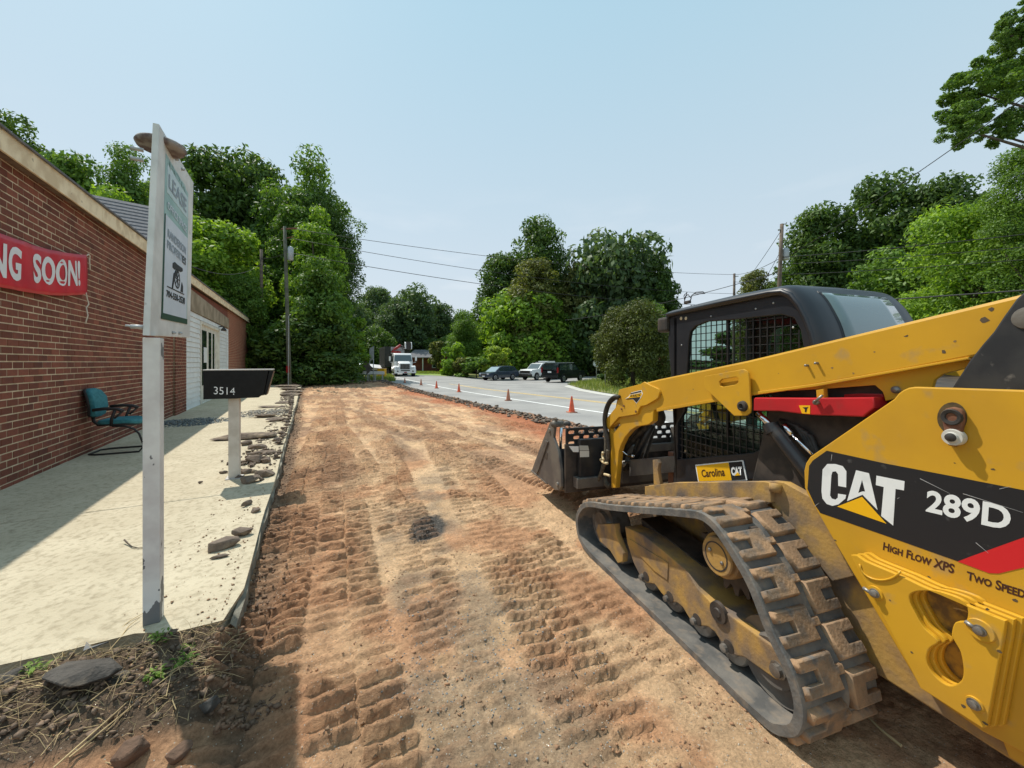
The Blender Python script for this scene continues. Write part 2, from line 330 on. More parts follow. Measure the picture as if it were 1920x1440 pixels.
# plate: outline(s) in local (y,z), spanning local x from w0 to w1
def plate(name, loops, w0, w1, m, parent, bevel=0.0, axis='w', fn=None, smooth=True):
    if not isinstance(loops[0][0], (tuple, list)): loops = [loops]
    me = curve_mesh(name, loops, abs(w1 - w0) / 2, bevel)
    n = len(me.vertices); co = np.empty(n * 3); me.vertices.foreach_get('co', co); co = co.reshape(-1, 3); c = (w0 + w1) / 2
    if axis == 'w': q = np.stack([co[:, 2] + c, co[:, 0], co[:, 1]], 1)
    elif axis == 's': q = np.stack([co[:, 0], -co[:, 2] + c, co[:, 1]], 1)
    else: q = np.stack([co[:, 0], co[:, 1], co[:, 2] + c], 1)
    if fn is not None: q = fn(q)
    me.vertices.foreach_set('co', q.ravel()); me.update()
    o = link(name, me, m, parent)
    if bevel and smooth: shade_auto(o, 0.7)
    return o
def rrect(y0, y1, z0, z1, r, n=4):
    pts = []
    for (cx, cy, a0) in ((y1 - r, z1 - r, 0), (y0 + r, z1 - r, 90), (y0 + r, z0 + r, 180), (y1 - r, z0 + r, 270)):
        for i in range(n + 1):
            a = math.radians(a0 + 90 * i / n); pts.append((cx + r * math.cos(a), cy + r * math.sin(a)))
    return pts
def circ(cy, cz, r, n=20): return [(cy + r * math.cos(2 * math.pi * i / n), cz + r * math.sin(2 * math.pi * i / n)) for i in range(n)]

FONTC = {}
def text_verts(s, small=False, fat=0.0):
    cu = bpy.data.curves.new('txt', 'FONT'); cu.body = s; cu.size = 1; cu.offset = fat; cu.resolution_u = 4
    if small:
        cu.small_caps_scale = 0.78
        for i, ch in enumerate(s):
            if ch.islower(): cu.body_format[i].use_small_caps = True
    o = bpy.data.objects.new('txt', cu); C.objects.link(o); dg = bpy.context.evaluated_depsgraph_get()
    me = bpy.data.meshes.new_from_object(o.evaluated_get(dg)); bpy.data.objects.remove(o); bpy.data.curves.remove(cu)
    n = len(me.vertices); co = np.empty(n * 3); me.vertices.foreach_get('co', co); return me, co.reshape(-1, 3)
# lettering laid flat into a quad TL,TR,BR,BL given in local (a,b) of the plane
def lettering(s, quad, w, m, parent, name='lettering', axis='w', small=False, fat=0.02, fn=None):
    me, co = text_verts(s, small, fat)
    lo = co.min(0); hi = co.max(0); a = (co[:, 0] - lo[0]) / (hi[0] - lo[0]); b = (co[:, 1] - lo[1]) / (hi[1] - lo[1])
    TL, TR, BR, BL = [np.array(q) for q in quad]; a = a[:, None]; b = b[:, None]
    p = (TL * (1 - a) + TR * a) * b + (BL * (1 - a) + BR * a) * (1 - b)
    if axis == 'w': q = np.stack([np.full(len(p), w), p[:, 0], p[:, 1]], 1)
    elif axis == 's': q = np.stack([p[:, 0], np.full(len(p), w), p[:, 1]], 1)
    if fn is not None: q = fn(q)
    me.vertices.foreach_set('co', q.ravel()); me.update(); me.name = name
    return link(name, me, m, parent)
# ------------------------------------------------------------------ terrain
D2 = (-0.4695, 0.8829); N2 = (0.8829, 0.4695)          # along the road / across it (to the right)
def PT(p, t): return (p * N2[0] + t * D2[0], p * N2[1] + t * D2[1])
def sstep(x, a, b):
    k = np.clip((x - a) / (b - a), 0, 1); return k * k * (3 - 2 * k)
def terr(x, y):
    return -0.0147 * np.clip(np.asarray(y, float) - 10, 0, 34) * sstep(np.asarray(x, float), -12, 0)
def hit(u, v, off=0.0):
    Y = 10.0
    for _ in range(30):
        X = (u - 960) * Y / FOC; Y = 0.5 * Y + 0.5 * FOC * (CAM_H - float(terr(X, Y)) - off) / (v - HZ)
    return ((u - 960) * Y / FOC, Y, float(terr((u - 960) * Y / FOC, Y)) + off)

def sheet(name, poly, off, m, cell=2.5, fn=None, parent=None, kind='structure'):
    bm = bmesh.new(); vs = [bm.verts.new((p[0], p[1], 0)) for p in poly]
    f = bm.faces.new(vs); bmesh.ops.triangulate(bm, faces=[f])
    xs = [p[0] for p in poly]; ys = [p[1] for p in poly]
    def cuts(lo, hi):
        lo, hi = max(lo, -60), min(hi, 90); k = math.ceil(lo / cell)
        while k * cell < hi: yield k * cell; k += 1
    for x in cuts(min(xs), max(xs)):
        bmesh.ops.bisect_plane(bm, geom=bm.verts[:] + bm.edges[:] + bm.faces[:], plane_co=(x, 0, 0), plane_no=(1, 0, 0))
    for y in cuts(min(ys), max(ys)):
        bmesh.ops.bisect_plane(bm, geom=bm.verts[:] + bm.edges[:] + bm.faces[:], plane_co=(0, y, 0), plane_no=(0, 1, 0))
    for v in bm.verts: v.co.z = (float(terr(v.co.x, v.co.y)) if fn is None else fn(v.co.x, v.co.y)) + off
    bmesh.ops.recalc_face_normals(bm, faces=bm.faces)
    if bm.faces and sum(f.normal.z for f in bm.faces) < 0: bmesh.ops.reverse_faces(bm, faces=bm.faces)
    me = bpy.data.meshes.new(name); bm.to_mesh(me); bm.free()
    o = link(name, me, m, parent); o['kind'] = kind; return o

def base_z(x, y):
    p = x * N2[0] + y * N2[1]; t = x * D2[0] + y * D2[1]
    ins = float(sstep(p, -5.0, -3.9) * (1 - sstep(p, 5.9, 6.6)) * (1 - sstep(t, 32.5, 34.5)))
    return float(terr(x, y)) - 0.03 - 0.30 * ins
sheet('ground', [(-500, -60), (500, -60), (500, 900), (-500, 900)], 0.0, M['grass'], 2.0, fn=base_z)

# value noise in numpy
NT = {}
def vnoise(x, y, sc, seed):
    if seed not in NT: NT[seed] = np.random.default_rng(seed).random((256, 256))
    T = NT[seed]; x = x / sc + 1000; y = y / sc + 1000
    xi = np.floor(x).astype(int); yi = np.floor(y).astype(int); fx = x - xi; fy = y - yi
    fx = fx * fx * (3 - 2 * fx); fy = fy * fy * (3 - 2 * fy); g = lambda a, b: T[a & 255, b & 255]
    return (g(xi, yi) * (1 - fx) + g(xi + 1, yi) * fx) * (1 - fy) + (g(xi, yi + 1) * (1 - fx) + g(xi + 1, yi + 1) * fx) * fy
def fbm(x, y, sc, seed, n=4):
    a = 0; w = 0.5; tot = 0
    for i in range(n): a = a + w * vnoise(x, y, sc / 2 ** i, seed + i); tot += w; w *= 0.55
    return a / tot

# tread imprints left by the loader: passes = (start x, start y, heading deg left of forward, half width, strength, phase)
PASSES = [(-1.02, 1.35, 24.5, 0.21, 1.15, 0.0), (-0.52, 1.35, 25.0, 0.22, 1.0, 0.3), (-0.12, 1.6, 22.0, 0.20, 0.7, 0.6), (0.38, 1.7, 18.0, 0.22, 0.85, 0.1),
          (0.62, 2.2, 20.5, 0.21, 0.75, 0.5), (1.7, 3.0, 17.0, 0.24, 0.7, 0.7), (-1.15, 3.8, 29.0, 0.22, 1.0, 0.2), (1.05, 4.2, 38.0, 0.22, 0.8, 0.8),
          (2.3, 5.0, 42.0, 0.22, 0.7, 0.15), (-2.0, 6.5, 30.0, 0.22, 0.8, 0.35), (-3.0, 9.0, 24.0, 0.22, 0.8, 0.55), (-0.6, 7.0, 33.0, 0.22, 0.7, 0.25), (0.2, 9.5, 36.0, 0.22, 0.7, 0.65), (-0.1, 3.6, 12.0, 0.22, 0.45, 0.45), (2.6, 7.5, 50.0, 0.22, 0.4, 0.9)]
MOUND = (-1.95, 1.62)
def relief(x, y):
    h = 0.035 * (fbm(x, y, 1.6, 3) - 0.5) + 0.020 * (fbm(x, y, 0.25, 11) - 0.5)
    wx = x + 0.05 * (fbm(x, y, 0.8, 21) - 0.5); wy = y + 0.05 * (fbm(x, y, 0.8, 27) - 0.5)
    rid = np.zeros_like(x); flat = np.zeros_like(x)
    for k, (x0, y0, dg, hw, st, ph) in enumerate(PASSES):
        a = math.radians(dg); dx, dy = -math.sin(a), math.cos(a)
        al = (wx - x0) * dx + (wy - y0) * dy; ac = (wx - x0) * dy - (wy - y0) * dx
        m = (1 - sstep(np.abs(ac), hw - 0.035, hw + 0.02)) * sstep(al, -0.6, 0.0)
        side = np.where(ac > 0, 0.5, 0.0); cyc = al / 0.096 + ph + side
        saw = 1 - np.abs((cyc % 1.0) - 0.5) * 2; prof = sstep(saw, 0.50, 0.74)
        keep = sstep(vnoise(cyc // 1 * 7.3 + k * 13, side * 9 + np.floor(al / 0.9), 1.0, 90 + k), 0.12, 0.35)
        gap = sstep(np.abs(ac + 0.03 * (fbm(x, y, 0.2, 33, 2) - 0.5)), -0.004, 0.010)
        crum = 0.55 + 0.9 * fbm(x, y, 0.07, 40 + k, 3)
        fade = 0.45 + 0.60 * sstep(fbm(x, y, 0.55, 60 + k, 2), 0.36, 0.56)
        rid = np.maximum(rid, m * prof * keep * gap * crum * st * fade); flat = np.maximum(flat, m * st)
    far_ = sstep(y, 3.2, 7.0); pp = x * N2[0] + y * N2[1]; tt = x * D2[0] + y * D2[1]
    h += 0.060 * far_ * (fbm(pp * .5, tt * 1.0, 0.34, 61, 3) - 0.5) * (.5 + fbm(x, y, 2.0, 65, 2))
    h = h + (0.043 + 0.02 * far_) * rid - 0.014 * flat
    h += 0.030 * (fbm(x, y, 0.16, 71, 3) - 0.5) * sstep(y, 3.0, 6.0)
    h += 0.018 * (fbm(x, y, 0.045, 77, 3) - 0.5) * (0.7 + fbm(x, y, 1.0, 78, 2))
    # dug-out strip beside the walkway edge, crumbly spoil near its foot and along the broken asphalt edge
    p = x * N2[0] + y * N2[1]; t = x * D2[0] + y * D2[1]
    h -= 0.035 * np.exp(-((p + 0.26) / 0.10) ** 2)
    h += 0.05 * fbm(x, y, 0.12, 81, 3) * np.exp(-((p + 0.30) / 0.16) ** 2) * sstep(fbm(x, y, 0.9, 5, 2), 0.4, 0.6)
    h += 0.10 * fbm(x, y, 0.3, 83, 3) * sstep(p, 5.1, 5.7) + 0.13 * fbm(x, y, 0.3, 84, 3) * sstep(t, 31.6, 32.9)
    # torn heap at the near end of the walkway
    dl = (2.03 - y) * 0.941 + (x + 1.78) * 0.339 + 0.18 * (fbm(x, y, 0.35, 89, 3) - 0.5)
    md = (1 - sstep(dl, 0.22, 0.72)) * sstep(dl, -0.6, -0.4) * (1 - sstep(p, -0.50, -0.22)) * (1 - sstep(t, 2.55, 2.75))
    h += md * (0.085 + 0.075 * fbm(x, y, 0.16, 85, 4) + 0.05 * fbm(x, y, 0.05, 87, 2) - .02)
    return h, rid, md
def rz(x, y):
    a, b = np.array([float(x)]), np.array([float(y)]); return float(relief(a, b)[0][0] + terr(a, b)[0])

def build_dirt():
    ps = np.concatenate([np.arange(-3.2, -1.5, 0.02), np.arange(-1.5, 2.4, 0.0122), np.arange(2.4, 5.86, 0.024)])
    ts = [-0.9]
    while ts[-1] < 33.2:
        t = ts[-1]; ts.append(t + (0.0100 if t < 4.0 else 0.0100 + 0.0042 * (t - 4.0)))
    ts = np.array(ts); P, T = np.meshgrid(ps, ts); X = P * N2[0] + T * D2[0]; Y = P * N2[1] + T * D2[1]
    X0, Y0 = X.ravel(), Y.ravel(); h, rid, md = relief(X0, Y0); Z = h + terr(X0, Y0)
    nr, nc = P.shape; me = bpy.data.meshes.new('dirt_lot')
    idx = (np.arange(nr - 1)[:, None] * nc + np.arange(nc - 1)[None]).ravel()
    keep = (P[:-1, :-1].ravel() > -0.75) | (T[:-1, :-1].ravel() < 4.2)
    idx = idx[keep]; quads = np.stack([idx, idx + 1, idx + nc + 1, idx + nc], 1).ravel()
    nq = len(idx)
    me.vertices.add(nr * nc); me.vertices.foreach_set('co', np.stack([X0, Y0, Z], 1).ravel())
    me.loops.add(nq * 4); me.loops.foreach_set('vertex_index', quads.astype(np.int32))
    me.polygons.add(nq); me.polygons.foreach_set('loop_start', np.arange(0, nq * 4, 4, dtype=np.int32)); me.polygons.foreach_set('loop_total', np.full(nq, 4, np.int32))
    me.update(calc_edges=True)
    # soil kinds: tan sandy crust, orange clay, red clay by the road, grey gravelly patches, dark humus in the heap
    p = X0 * N2[0] + Y0 * N2[1]; t = X0 * D2[0] + Y0 * D2[1]
    tan = np.array([0.60, 0.400, 0.235]); ora = np.array([0.47, 0.245, 0.132]); red = np.array([0.38, 0.135, 0.066]); gry = np.array([0.25, 0.195, 0.14]); hum = np.array([0.15, 0.105, 0.072]); brn = np.array([0.36, 0.225, 0.14])
    def mixc(c, d, k): return c * (1 - k[:, None]) + d * k[:, None]
    col = np.tile(tan, (len(p), 1))
    col = mixc(col, ora, np.clip(0.8 * sstep(fbm(X0, Y0, 0.5, 101, 5), 0.42, 0.62), 0, 1))
    col = mixc(col, ora, 0.6 * (1 - sstep(p, -0.15, 0.55)))
    col = mixc(col, brn, 0.85 * sstep(fbm(X0 * 0.6, Y0, 0.9, 103), 0.47, 0.60) * sstep(t, 3.0, 7.0))
    st_ = fbm(p * 2.6, t * 0.55, 1.0, 131, 4); col = mixc(col, brn * .75, 0.8 * sstep(st_, 0.48, 0.62) * sstep(t, 3.5, 7)); col = mixc(col, tan * 1.18, 0.6 * sstep(fbm(p * 2.2, t * .8, .8, 137, 4), .52, .66) * sstep(t, 3.0, 6))
    col = mixc(col, brn, 0.6 * sstep(t, 20, 31))
    col = mixc(col, red, 0.9 * sstep(p + 1.8 * (fbm(X0, Y0, 1.3, 105) - 0.5), 3.9, 5.1) * sstep(t, 4, 7) * (1 - 0.6 * sstep(t, 22, 30)))
    def patch(cx, cy, rx, ry, seed):
        d = np.hypot((X0 - cx) / rx, (Y0 - cy) / ry) + 1.2 * (fbm(X0, Y0, 0.35, seed) - 0.5); return 1 - sstep(d, 0.55, 1.05)
    g = np.maximum.reduce([patch(0.05, 1.65, 0.48, 0.75, 107), patch(-0.30, 2.25, 0.42, 0.7, 108), patch(-0.66, 3.2, 0.22, 0.9, 109), patch(-1.0, 4.4, 0.35, 1.5, 111), patch(-2.3, 7.5, 1.0, 1.8, 112) * .3])
    col = mixc(col, gry, 0.6 * g * sstep(fbm(X0, Y0, .2, 119, 4), .3, .55))
    col = mixc(col, np.array([0.10, 0.09, 0.08]), patch(-0.80, 3.62, 0.17, 0.32, 110))
    col = mixc(col, hum, np.clip(sstep(md, 0.10, 0.4) + 0.75 * np.exp(-((p + 0.27) / 0.12) ** 2), 0, 1))
    col = mixc(col, hum * 1.7, 0.7 * sstep(p, 5.2, 5.6))
    col = mixc(col, ora * .8, 0.55 * np.clip(rid, 0, 1))
    col *= (0.62 + 0.76 * fbm(X0, Y0, 0.10, 113, 5))[:, None]
    ca = me.color_attributes.new('soil', 'FLOAT_COLOR', 'POINT'); ca.data.foreach_set('color', np.concatenate([col, np.ones((len(p), 1))], 1).ravel())
    m = bpy.data.materials.new('compacted_clay_soil'); m.use_nodes = True; nt = m.node_tree; b = nt.nodes['Principled BSDF']; b.inputs['Roughness'].default_value = 0.95
    b.inputs['Specular IOR Level'].default_value = 0.15
    at = nt.nodes.new('ShaderNodeAttribute'); at.attribute_name = 'soil'; tc = nt.nodes.new('ShaderNodeTexCoord')
    n1 = nt.nodes.new('ShaderNodeTexNoise'); n1.inputs['Scale'].default_value = 55; n1.inputs['Detail'].default_value = 8; n1.inputs['Roughness'].default_value = 0.7
    nt.links.new(tc.outputs['Object'], n1.inputs[0])
    r1 = nt.nodes.new('ShaderNodeMapRange'); r1.inputs[1].default_value = 0.3; r1.inputs[2].default_value = 0.72; r1.inputs[3].default_value = 0.62; r1.inputs[4].default_value = 1.32
    nt.links.new(n1.outputs[0], r1.inputs[0])
    mu = nt.nodes.new('ShaderNodeVectorMath'); mu.operation = 'SCALE'; nt.links.new(at.outputs['Color'], mu.inputs[0]); nt.links.new(r1.outputs[0], mu.inputs['Scale'])
    vo = nt.nodes.new('ShaderNodeTexVoronoi'); vo.inputs['Scale'].default_value = 70; nt.links.new(tc.outputs['Object'], vo.inputs[0])
    vs = nt.nodes.new('ShaderNodeMath'); vs.operation = 'LESS_THAN'; vs.inputs[1].default_value = 0.17; nt.links.new(vo.outputs['Distance'], vs.inputs[0])
    vc = nt.nodes.new('ShaderNodeSeparateColor'); nt.links.new(vo.outputs['Color'], vc.inputs[0])
    vg = nt.nodes.new('ShaderNodeMath'); vg.operation = 'GREATER_THAN'; vg.inputs[1].default_value = 0.72; nt.links.new(vc.outputs[0], vg.inputs[0])
    vm = nt.nodes.new('ShaderNodeMath'); vm.operation = 'MULTIPLY'; nt.links.new(vs.outputs[0], vm.inputs[0]); nt.links.new(vg.outputs[0], vm.inputs[1])
    mx = nt.nodes.new('ShaderNodeMixRGB'); mx.inputs[2].default_value = (0.55, 0.50, 0.42, 1); nt.links.new(vm.outputs[0], mx.inputs[0]); nt.links.new(mu.outputs[0], mx.inputs[1])
    nt.links.new(mx.outputs[0], b.inputs['Base Color'])
    n2 = nt.nodes.new('ShaderNodeTexNoise'); n2.inputs['Scale'].default_value = 38; n2.inputs['Detail'].default_value = 9; n2.inputs['Roughness'].default_value = 0.75
    nt.links.new(tc.outputs['Object'], n2.inputs[0]); bp = nt.nodes.new('ShaderNodeBump'); bp.inputs['Strength'].default_value = 0.95; bp.inputs['Distance'].default_value = 0.028
    nt.links.new(n2.outputs[0], bp.inputs['Height']); nt.links.new(bp.outputs[0], b.inputs['Normal'])
    o = link('dirt_lot', me, m, None, True); o['kind'] = 'structure'
build_dirt()

# ------------------------------------------------------------------ road and markings
edge = []
rr = random.Random(4)
t = -2.0
while t < 34: edge.append((5.72 + rr.uniform(-0.10, 0.10), t)); t += 0.35 + 0.02 * abs(t)
road_poly = [PT(*e)[:2] for e in edge]
for (u, v) in ((700, 704), (735, 700.5), (790, 699.5), (845, 703.5), (905, 709), (1000, 706.5), (1140, 705), (1400, 706), (1900, 709), (2600, 712)): road_poly.append(hit(u, v)[:2])
road_poly += [(60, 25), (60, -20), PT(5.7, -8)[:2]]
sheet('road', road_poly, 0.012, M['asphalt'])
def strip(name, p0, p1, t0, t1, m, off=0.018, kink=None):
    ts = np.linspace(t0, t1, 24); a = [PT(p0 + (kink(t) if kink else 0), t) for t in ts]; b = [PT(p1 + (kink(t) if kink else 0), t) for t in ts][::-1]
    return sheet(name, a + b, off, m)
strip('edge_line_marking', 8.08, 8.22, -6, 46, M['linewhite'])
bend = lambda t: -0.016 * max(0, t - 8)
strip('center_line_marking', 10.45, 10.58, -6, 30, M['lineyellow'], kink=bend)
strip('center_line_marking', 10.70, 10.82, -6, 28.5, M['lineyellow'], kink=bend)
# far junction: small grass island with a pale gutter round it
isl = [(1064, 721.5), (1092, 730), (1130, 737), (1175, 744), (1255, 757), (1400, 786), (1700, 850), (2300, 990), (2600, 905), (2000, 745), (1500, 713), (1300, 708.5), (1170, 707.5), (1105, 713)]
sheet('gutter', [hit(u + (-7 if i < 8 else 0), v + (3.2 if i < 8 else -0.6))[:2] for i, (u, v) in enumerate(isl)], 0.020, mat('pale_gutter_concrete', (0.5, 0.49, 0.45), rough=0.9))
sheet('verge', [hit(u, v)[:2] for u, v in isl], 0.045, M['grass'])

# ------------------------------------------------------------------ walkway slab (one slab with saw cuts), raised 13 cm
WZ = 0.13
wf = Frame(-5.66, 4.24, 29.4)      # wall foot frame: local x towards the road, local y along the wall
def curb_p(t): return -0.36 + 0.008 * math.sin(t * 1.3)
slab_edges = []
def walkway():
    joints = [2.62, 5.1, 8.4, 11.9, 15.6, 19.6, 24.0, 28.6, 31.8]
    for i in range(len(joints) - 1):
        a, b = joints[i], joints[i + 1] - 0.012; mb = MB()
        n = 8; lo, hi = [], []
        for k in range(n + 1):
            t = a + (b - a) * k / n; q = PT(curb_p(t) + (0.006 * math.sin(k * 7.1 + i)), t); lo.append(q)
        # wall side: follow the wall foot
        for k in range(n + 1):
            t = a + (b - a) * k / n
            pw = -3.02 - 0.0245 * (t - 6.4); hi.append(PT(pw, t))
        if i == 0:      # torn near end
            lo[0] = (-1.60, 2.12); hi[0] = (-5.2, 1.0)
            mid = [(-1.78, 2.03), (-1.98, 2.02), (-2.2, 1.90), (-2.45, 1.79), (-2.7, 1.70), (-3.2, 1.52), (-4.0, 1.30), (-4.6, 1.2)]
        else: mid = []
        poly = lo + hi[::-1] + mid[::-1]
        loops = [(q[0], q[1]) for q in poly]
        zt = WZ + 0.004 * (i % 2)
        o = plate('walkway' if i == 0 else 'walkway', loops, -0.02, zt, M['concrete'], None, 0.006, axis='z', smooth=False); o['kind'] = 'structure'
        cm = mat('x', (1, 1, 1)) if False else None
walkway()
# rough formed side face of the slab, darker and earthy
mb = MB(); vs = []; k = 0; t = 2.62
while t < 31.5:
    x, y = PT(curb_p(t) + 0.012 + 0.008 * math.sin(t * 9), t); vs += [(x, y, -0.05), (x + 0.004, y, 0.085 + 0.022 * math.sin(t * 5.3) * math.sin(t * 2.1)), (x - 0.022, y - 0.01, 0.10)]; t += 0.12; k += 1
mb.add(vs, [(3 * i, 3 * i + 3, 3 * i + 4, 3 * i + 1) for i in range(k - 1)] + [(3 * i + 1, 3 * i + 4, 3 * i + 5, 3 * i + 2) for i in range(k - 1)])
o = mb.build('walkway_edge', M['curb']); o['kind'] = 'structure'

# ------------------------------------------------------------------ scattered stone stuff
def hull(seed, n=12, sx=1, sy=1, sz=1):
    r = random.Random(seed); bm = bmesh.new()
    for _ in range(n):
        v = Vector((r.gauss(0, 1), r.gauss(0, 1), r.gauss(0, 1))).normalized() * r.uniform(0.8, 1.0); bm.verts.new((v.x * sx, v.y * sy, v.z * sz))
    g = bmesh.ops.convex_hull(bm, input=bm.verts); bmesh.ops.delete(bm, geom=list(set(g['geom_interior'] + g['geom_unused'])), context='VERTS')
    bmesh.ops.triangulate(bm, faces=bm.faces); bmesh.ops.recalc_face_normals(bm, faces=bm.faces); bm.verts.index_update()
    v = np.array([x.co[:] for x in bm.verts]); f = np.array([[a.index for a in q.verts] for q in bm.faces]); bm.free(); return v, f
def scatter(name, pts, sizes, m, seeds=range(6), flat=0.6, kind='stuff', npt=9):
    r = np.random.default_rng(5); temps = [hull(s * 31 + 5, npt, 1, 0.8, flat) for s in seeds]; V = []; Fa = []; n = 0
    for (x, y, z), s in zip(pts, sizes):
        v, f = temps[r.integers(len(temps))]; a = r.random() * 6.28; ca, sa = math.cos(a), math.sin(a); tl = r.normal() * 0.35
        q = v * s; q = np.stack([q[:, 0], q[:, 1] * math.cos(tl) - q[:, 2] * math.sin(tl), q[:, 1] * math.sin(tl) + q[:, 2] * math.cos(tl)], 1)
        q = np.stack([q[:, 0] * ca - q[:, 1] * sa + x, q[:, 0] * sa + q[:, 1] * ca + y, q[:, 2] + z], 1); V.append(q); Fa.append(f + n); n += len(v)
    V = np.concatenate(V); Fa = np.concatenate(Fa); me = bpy.data.meshes.new(name)
    me.vertices.add(len(V)); me.vertices.foreach_set('co', V.ravel()); me.loops.add(Fa.size); me.loops.foreach_set('vertex_index', Fa.ravel().astype(np.int32))
    me.polygons.add(len(Fa)); me.polygons.foreach_set('loop_start', np.arange(0, Fa.size, 3, dtype=np.int32)); me.polygons.foreach_set('loop_total', np.full(len(Fa), 3, np.int32)); me.update(calc_edges=True)
    o = link(name, me, m); o['kind'] = kind; return o
def spread(n, fn):
    X, Y = fn(n); h, _, _ = relief(X, Y); return np.stack([X, Y, h + terr(X, Y)], 1)
r5 = np.random.default_rng(12)
def cone_area(n, y0, y1, lo=-1.25, hi=0.9, pw=1.0):
    Y = y0 + (y1 - y0) * r5.random(n) ** pw; X = Y * (lo + (hi - lo) * r5.random(n)); return X, Y
X, Y = cone_area(9000, 1.3, 7.5, -0.6, 1.0, 1.3); p = X * N2[0] + Y * N2[1]; k = (p > -0.2) & (p < 5.4)
dens = fbm(X, Y, 0.5, 140, 3); k &= dens > 0.46
X, Y = X[k], Y[k]; pts = np.stack([X, Y, relief(X, Y)[0] + terr(X, Y)], 1)
scatter('gravel_chips', pts, 0.0025 + 0.006 * r5.random(len(pts)) ** 3, M['pebble'], npt=7)
X, Y = cone_area(20000, 1.3, 10, -0.6, 1.0, 1.2); p = X * N2[0] + Y * N2[1]; k = (p > -0.3) & (p < 5.4) & (fbm(X, Y, 0.3, 150, 3) > 0.5)
X, Y = X[k], Y[k]; pts = np.stack([X, Y, relief(X, Y)[0] + terr(X, Y)], 1)
M['clod'] = mat('clay_clods', (0.36, 0.20, 0.11), (0.24, 0.15, 0.09), 4, rough=0.95, lo=0.4, hi=0.6)
scatter('clay_crumbs', pts, 0.003 + 0.014 * r5.random(len(pts)) ** 3.5, M['clod'], npt=7)
# grey gravel concentrated in the centre patches and round the dark patch
n = 1500; a = r5.random(n) * 6.28; q = np.sqrt(r5.random(n))
cx = np.where(r5.random(n) < 0.5, 0.0, -0.28); X = cx + 0.5 * q * np.cos(a); Y = 1.8 + 0.7 * q * np.sin(a) + np.where(cx < -0.1, 0.5, 0)
pts = np.stack([X, Y, relief(X, Y)[0]], 1); scatter('grey_gravel', pts, 0.003 + 0.007 * r5.random(n) ** 2, M['slag'])
n = 700; a = r5.random(n) * 6.28; q = np.sqrt(r5.random(n)); X = -0.80 + 0.15 * q * np.cos(a); Y = 3.6 + 0.3 * q * np.sin(a)
pts = np.stack([X, Y, relief(X, Y)[0]], 1); scatter('dark_asphalt_crumbs', pts, 0.004 + 0.008 * r5.random(n) ** 2, mat('tarry_crumbs', (0.07, 0.065, 0.06), (0.16, 0.14, 0.12), 30, rough=0.95))
# earth crumbs along the slab foot and over its edge
n = 2600; T = 2.0 + 14 * r5.random(n) ** 1.6; P = -0.30 + 0.10 * r5.normal(size=n); P = np.maximum(P, -0.335)
X = P * N2[0] + T * D2[0]; Y = P * N2[1] + T * D2[1]; pts = np.stack([X, Y, relief(X, Y)[0] + 0.004], 1)
scatter('edge_soil_crumbs', pts, 0.006 + 0.020 * r5.random(n) ** 3, mat('dark_soil_clods', (0.14, 0.09, 0.06), (0.22, 0.13, 0.08), 5, rough=0.95))
# heap: dark clods
n = 7000; X = -0.9 - 2.9 * r5.random(n); Y = 0.9 + 1.3 * r5.random(n); h, _, md = relief(X, Y); k = (md > 0.25) & (md + .4 * r5.random(n) > .6) & ((2.0 - Y) * 0.941 + (X + 1.78) * 0.339 > 0.0)
pts = np.stack([X, Y, h + 0.01], 1)[k]; scatter('heap_soil_clods', pts, 0.004 + 0.022 * r5.random(len(pts)) ** 4, mat('humus_clods', (0.10, 0.072, 0.052), (0.21, 0.145, 0.10), 5, rough=0.95, bump=0.5), flat=0.75, npt=10)
# rubble ridge on the torn asphalt edge and at the far end of the lot
n = 4200; T = 3.5 + 29.5 * r5.random(n) ** 0.8; P = 5.58 + 0.17 * r5.normal(size=n) - 0.1 * r5.random(n); s = 0.012 + 0.105 * r5.random(n) ** 3
X = P * N2[0] + T * D2[0]; Y = P * N2[1] + T * D2[1]; pts = np.stack([X, Y, relief(X, Y)[0] * (P < 5.7) + terr(X, Y) + 0.012 + s * 0.25 * r5.random(n)], 1)
scatter('asphalt_rubble', pts, s, M['asphaltchunk'], flat=0.5)
n = 420; P = -0.3 + 6.0 * r5.random(n); T = 32.6 + 0.5 * r5.normal(size=n); s = 0.04 + 0.14 * r5.random(n) ** 2
X = P * N2[0] + T * D2[0]; Y = P * N2[1] + T * D2[1]; pts = np.stack([X, Y, terr(X, Y) + 0.05 + 0.08 * r5.random(n)], 1)
scatter('far_rubble', pts, s, mat('pale_rubble', (0.30, 0.26, 0.21), (0.15, 0.12, 0.10), 1.5, rough=0.95), flat=0.5)
# loose dirt and grit on the walkway by the edge, slag gravel patches on it
n = 900; T = 2.1 + 9 * r5.random(n) ** 1.3; P = -0.42 - 0.5 * r5.random(n) ** 2.5; s = 0.003 + 0.010 * r5.random(n) ** 3
X = P * N2[0] + T * D2[0]; Y = P * N2[1] + T * D2[1]; scatter('walkway_grit', np.stack([X, Y, np.full(n, WZ + 0.004)], 1), s, M['clod'])
def blob(n, u, v, rx, ry, name, m, smin, smax, zoff=0.0):
    x0, y0, _ = hit(u, v, WZ); a = r5.random(n) * 6.28; q = np.sqrt(r5.random(n)); X = x0 + (rx * q * np.cos(a)) * N2[0] + (ry * q * np.sin(a)) * D2[0]; Y = y0 + (rx * q * np.cos(a)) * N2[1] + (ry * q * np.sin(a)) * D2[1]
    return scatter(name, np.stack([X, Y, WZ + zoff + 0.03 * (1 - q) * r5.random(n)], 1), smin + (smax - smin) * r5.random(n) ** 2, m)
blob(1500, 352, 792, 0.85, 0.75, 'slag_gravel_patch', mat('blue_grey_slag', (0.10, 0.12, 0.125), (0.22, 0.24, 0.24), 9, rough=0.9), 0.012, 0.042)
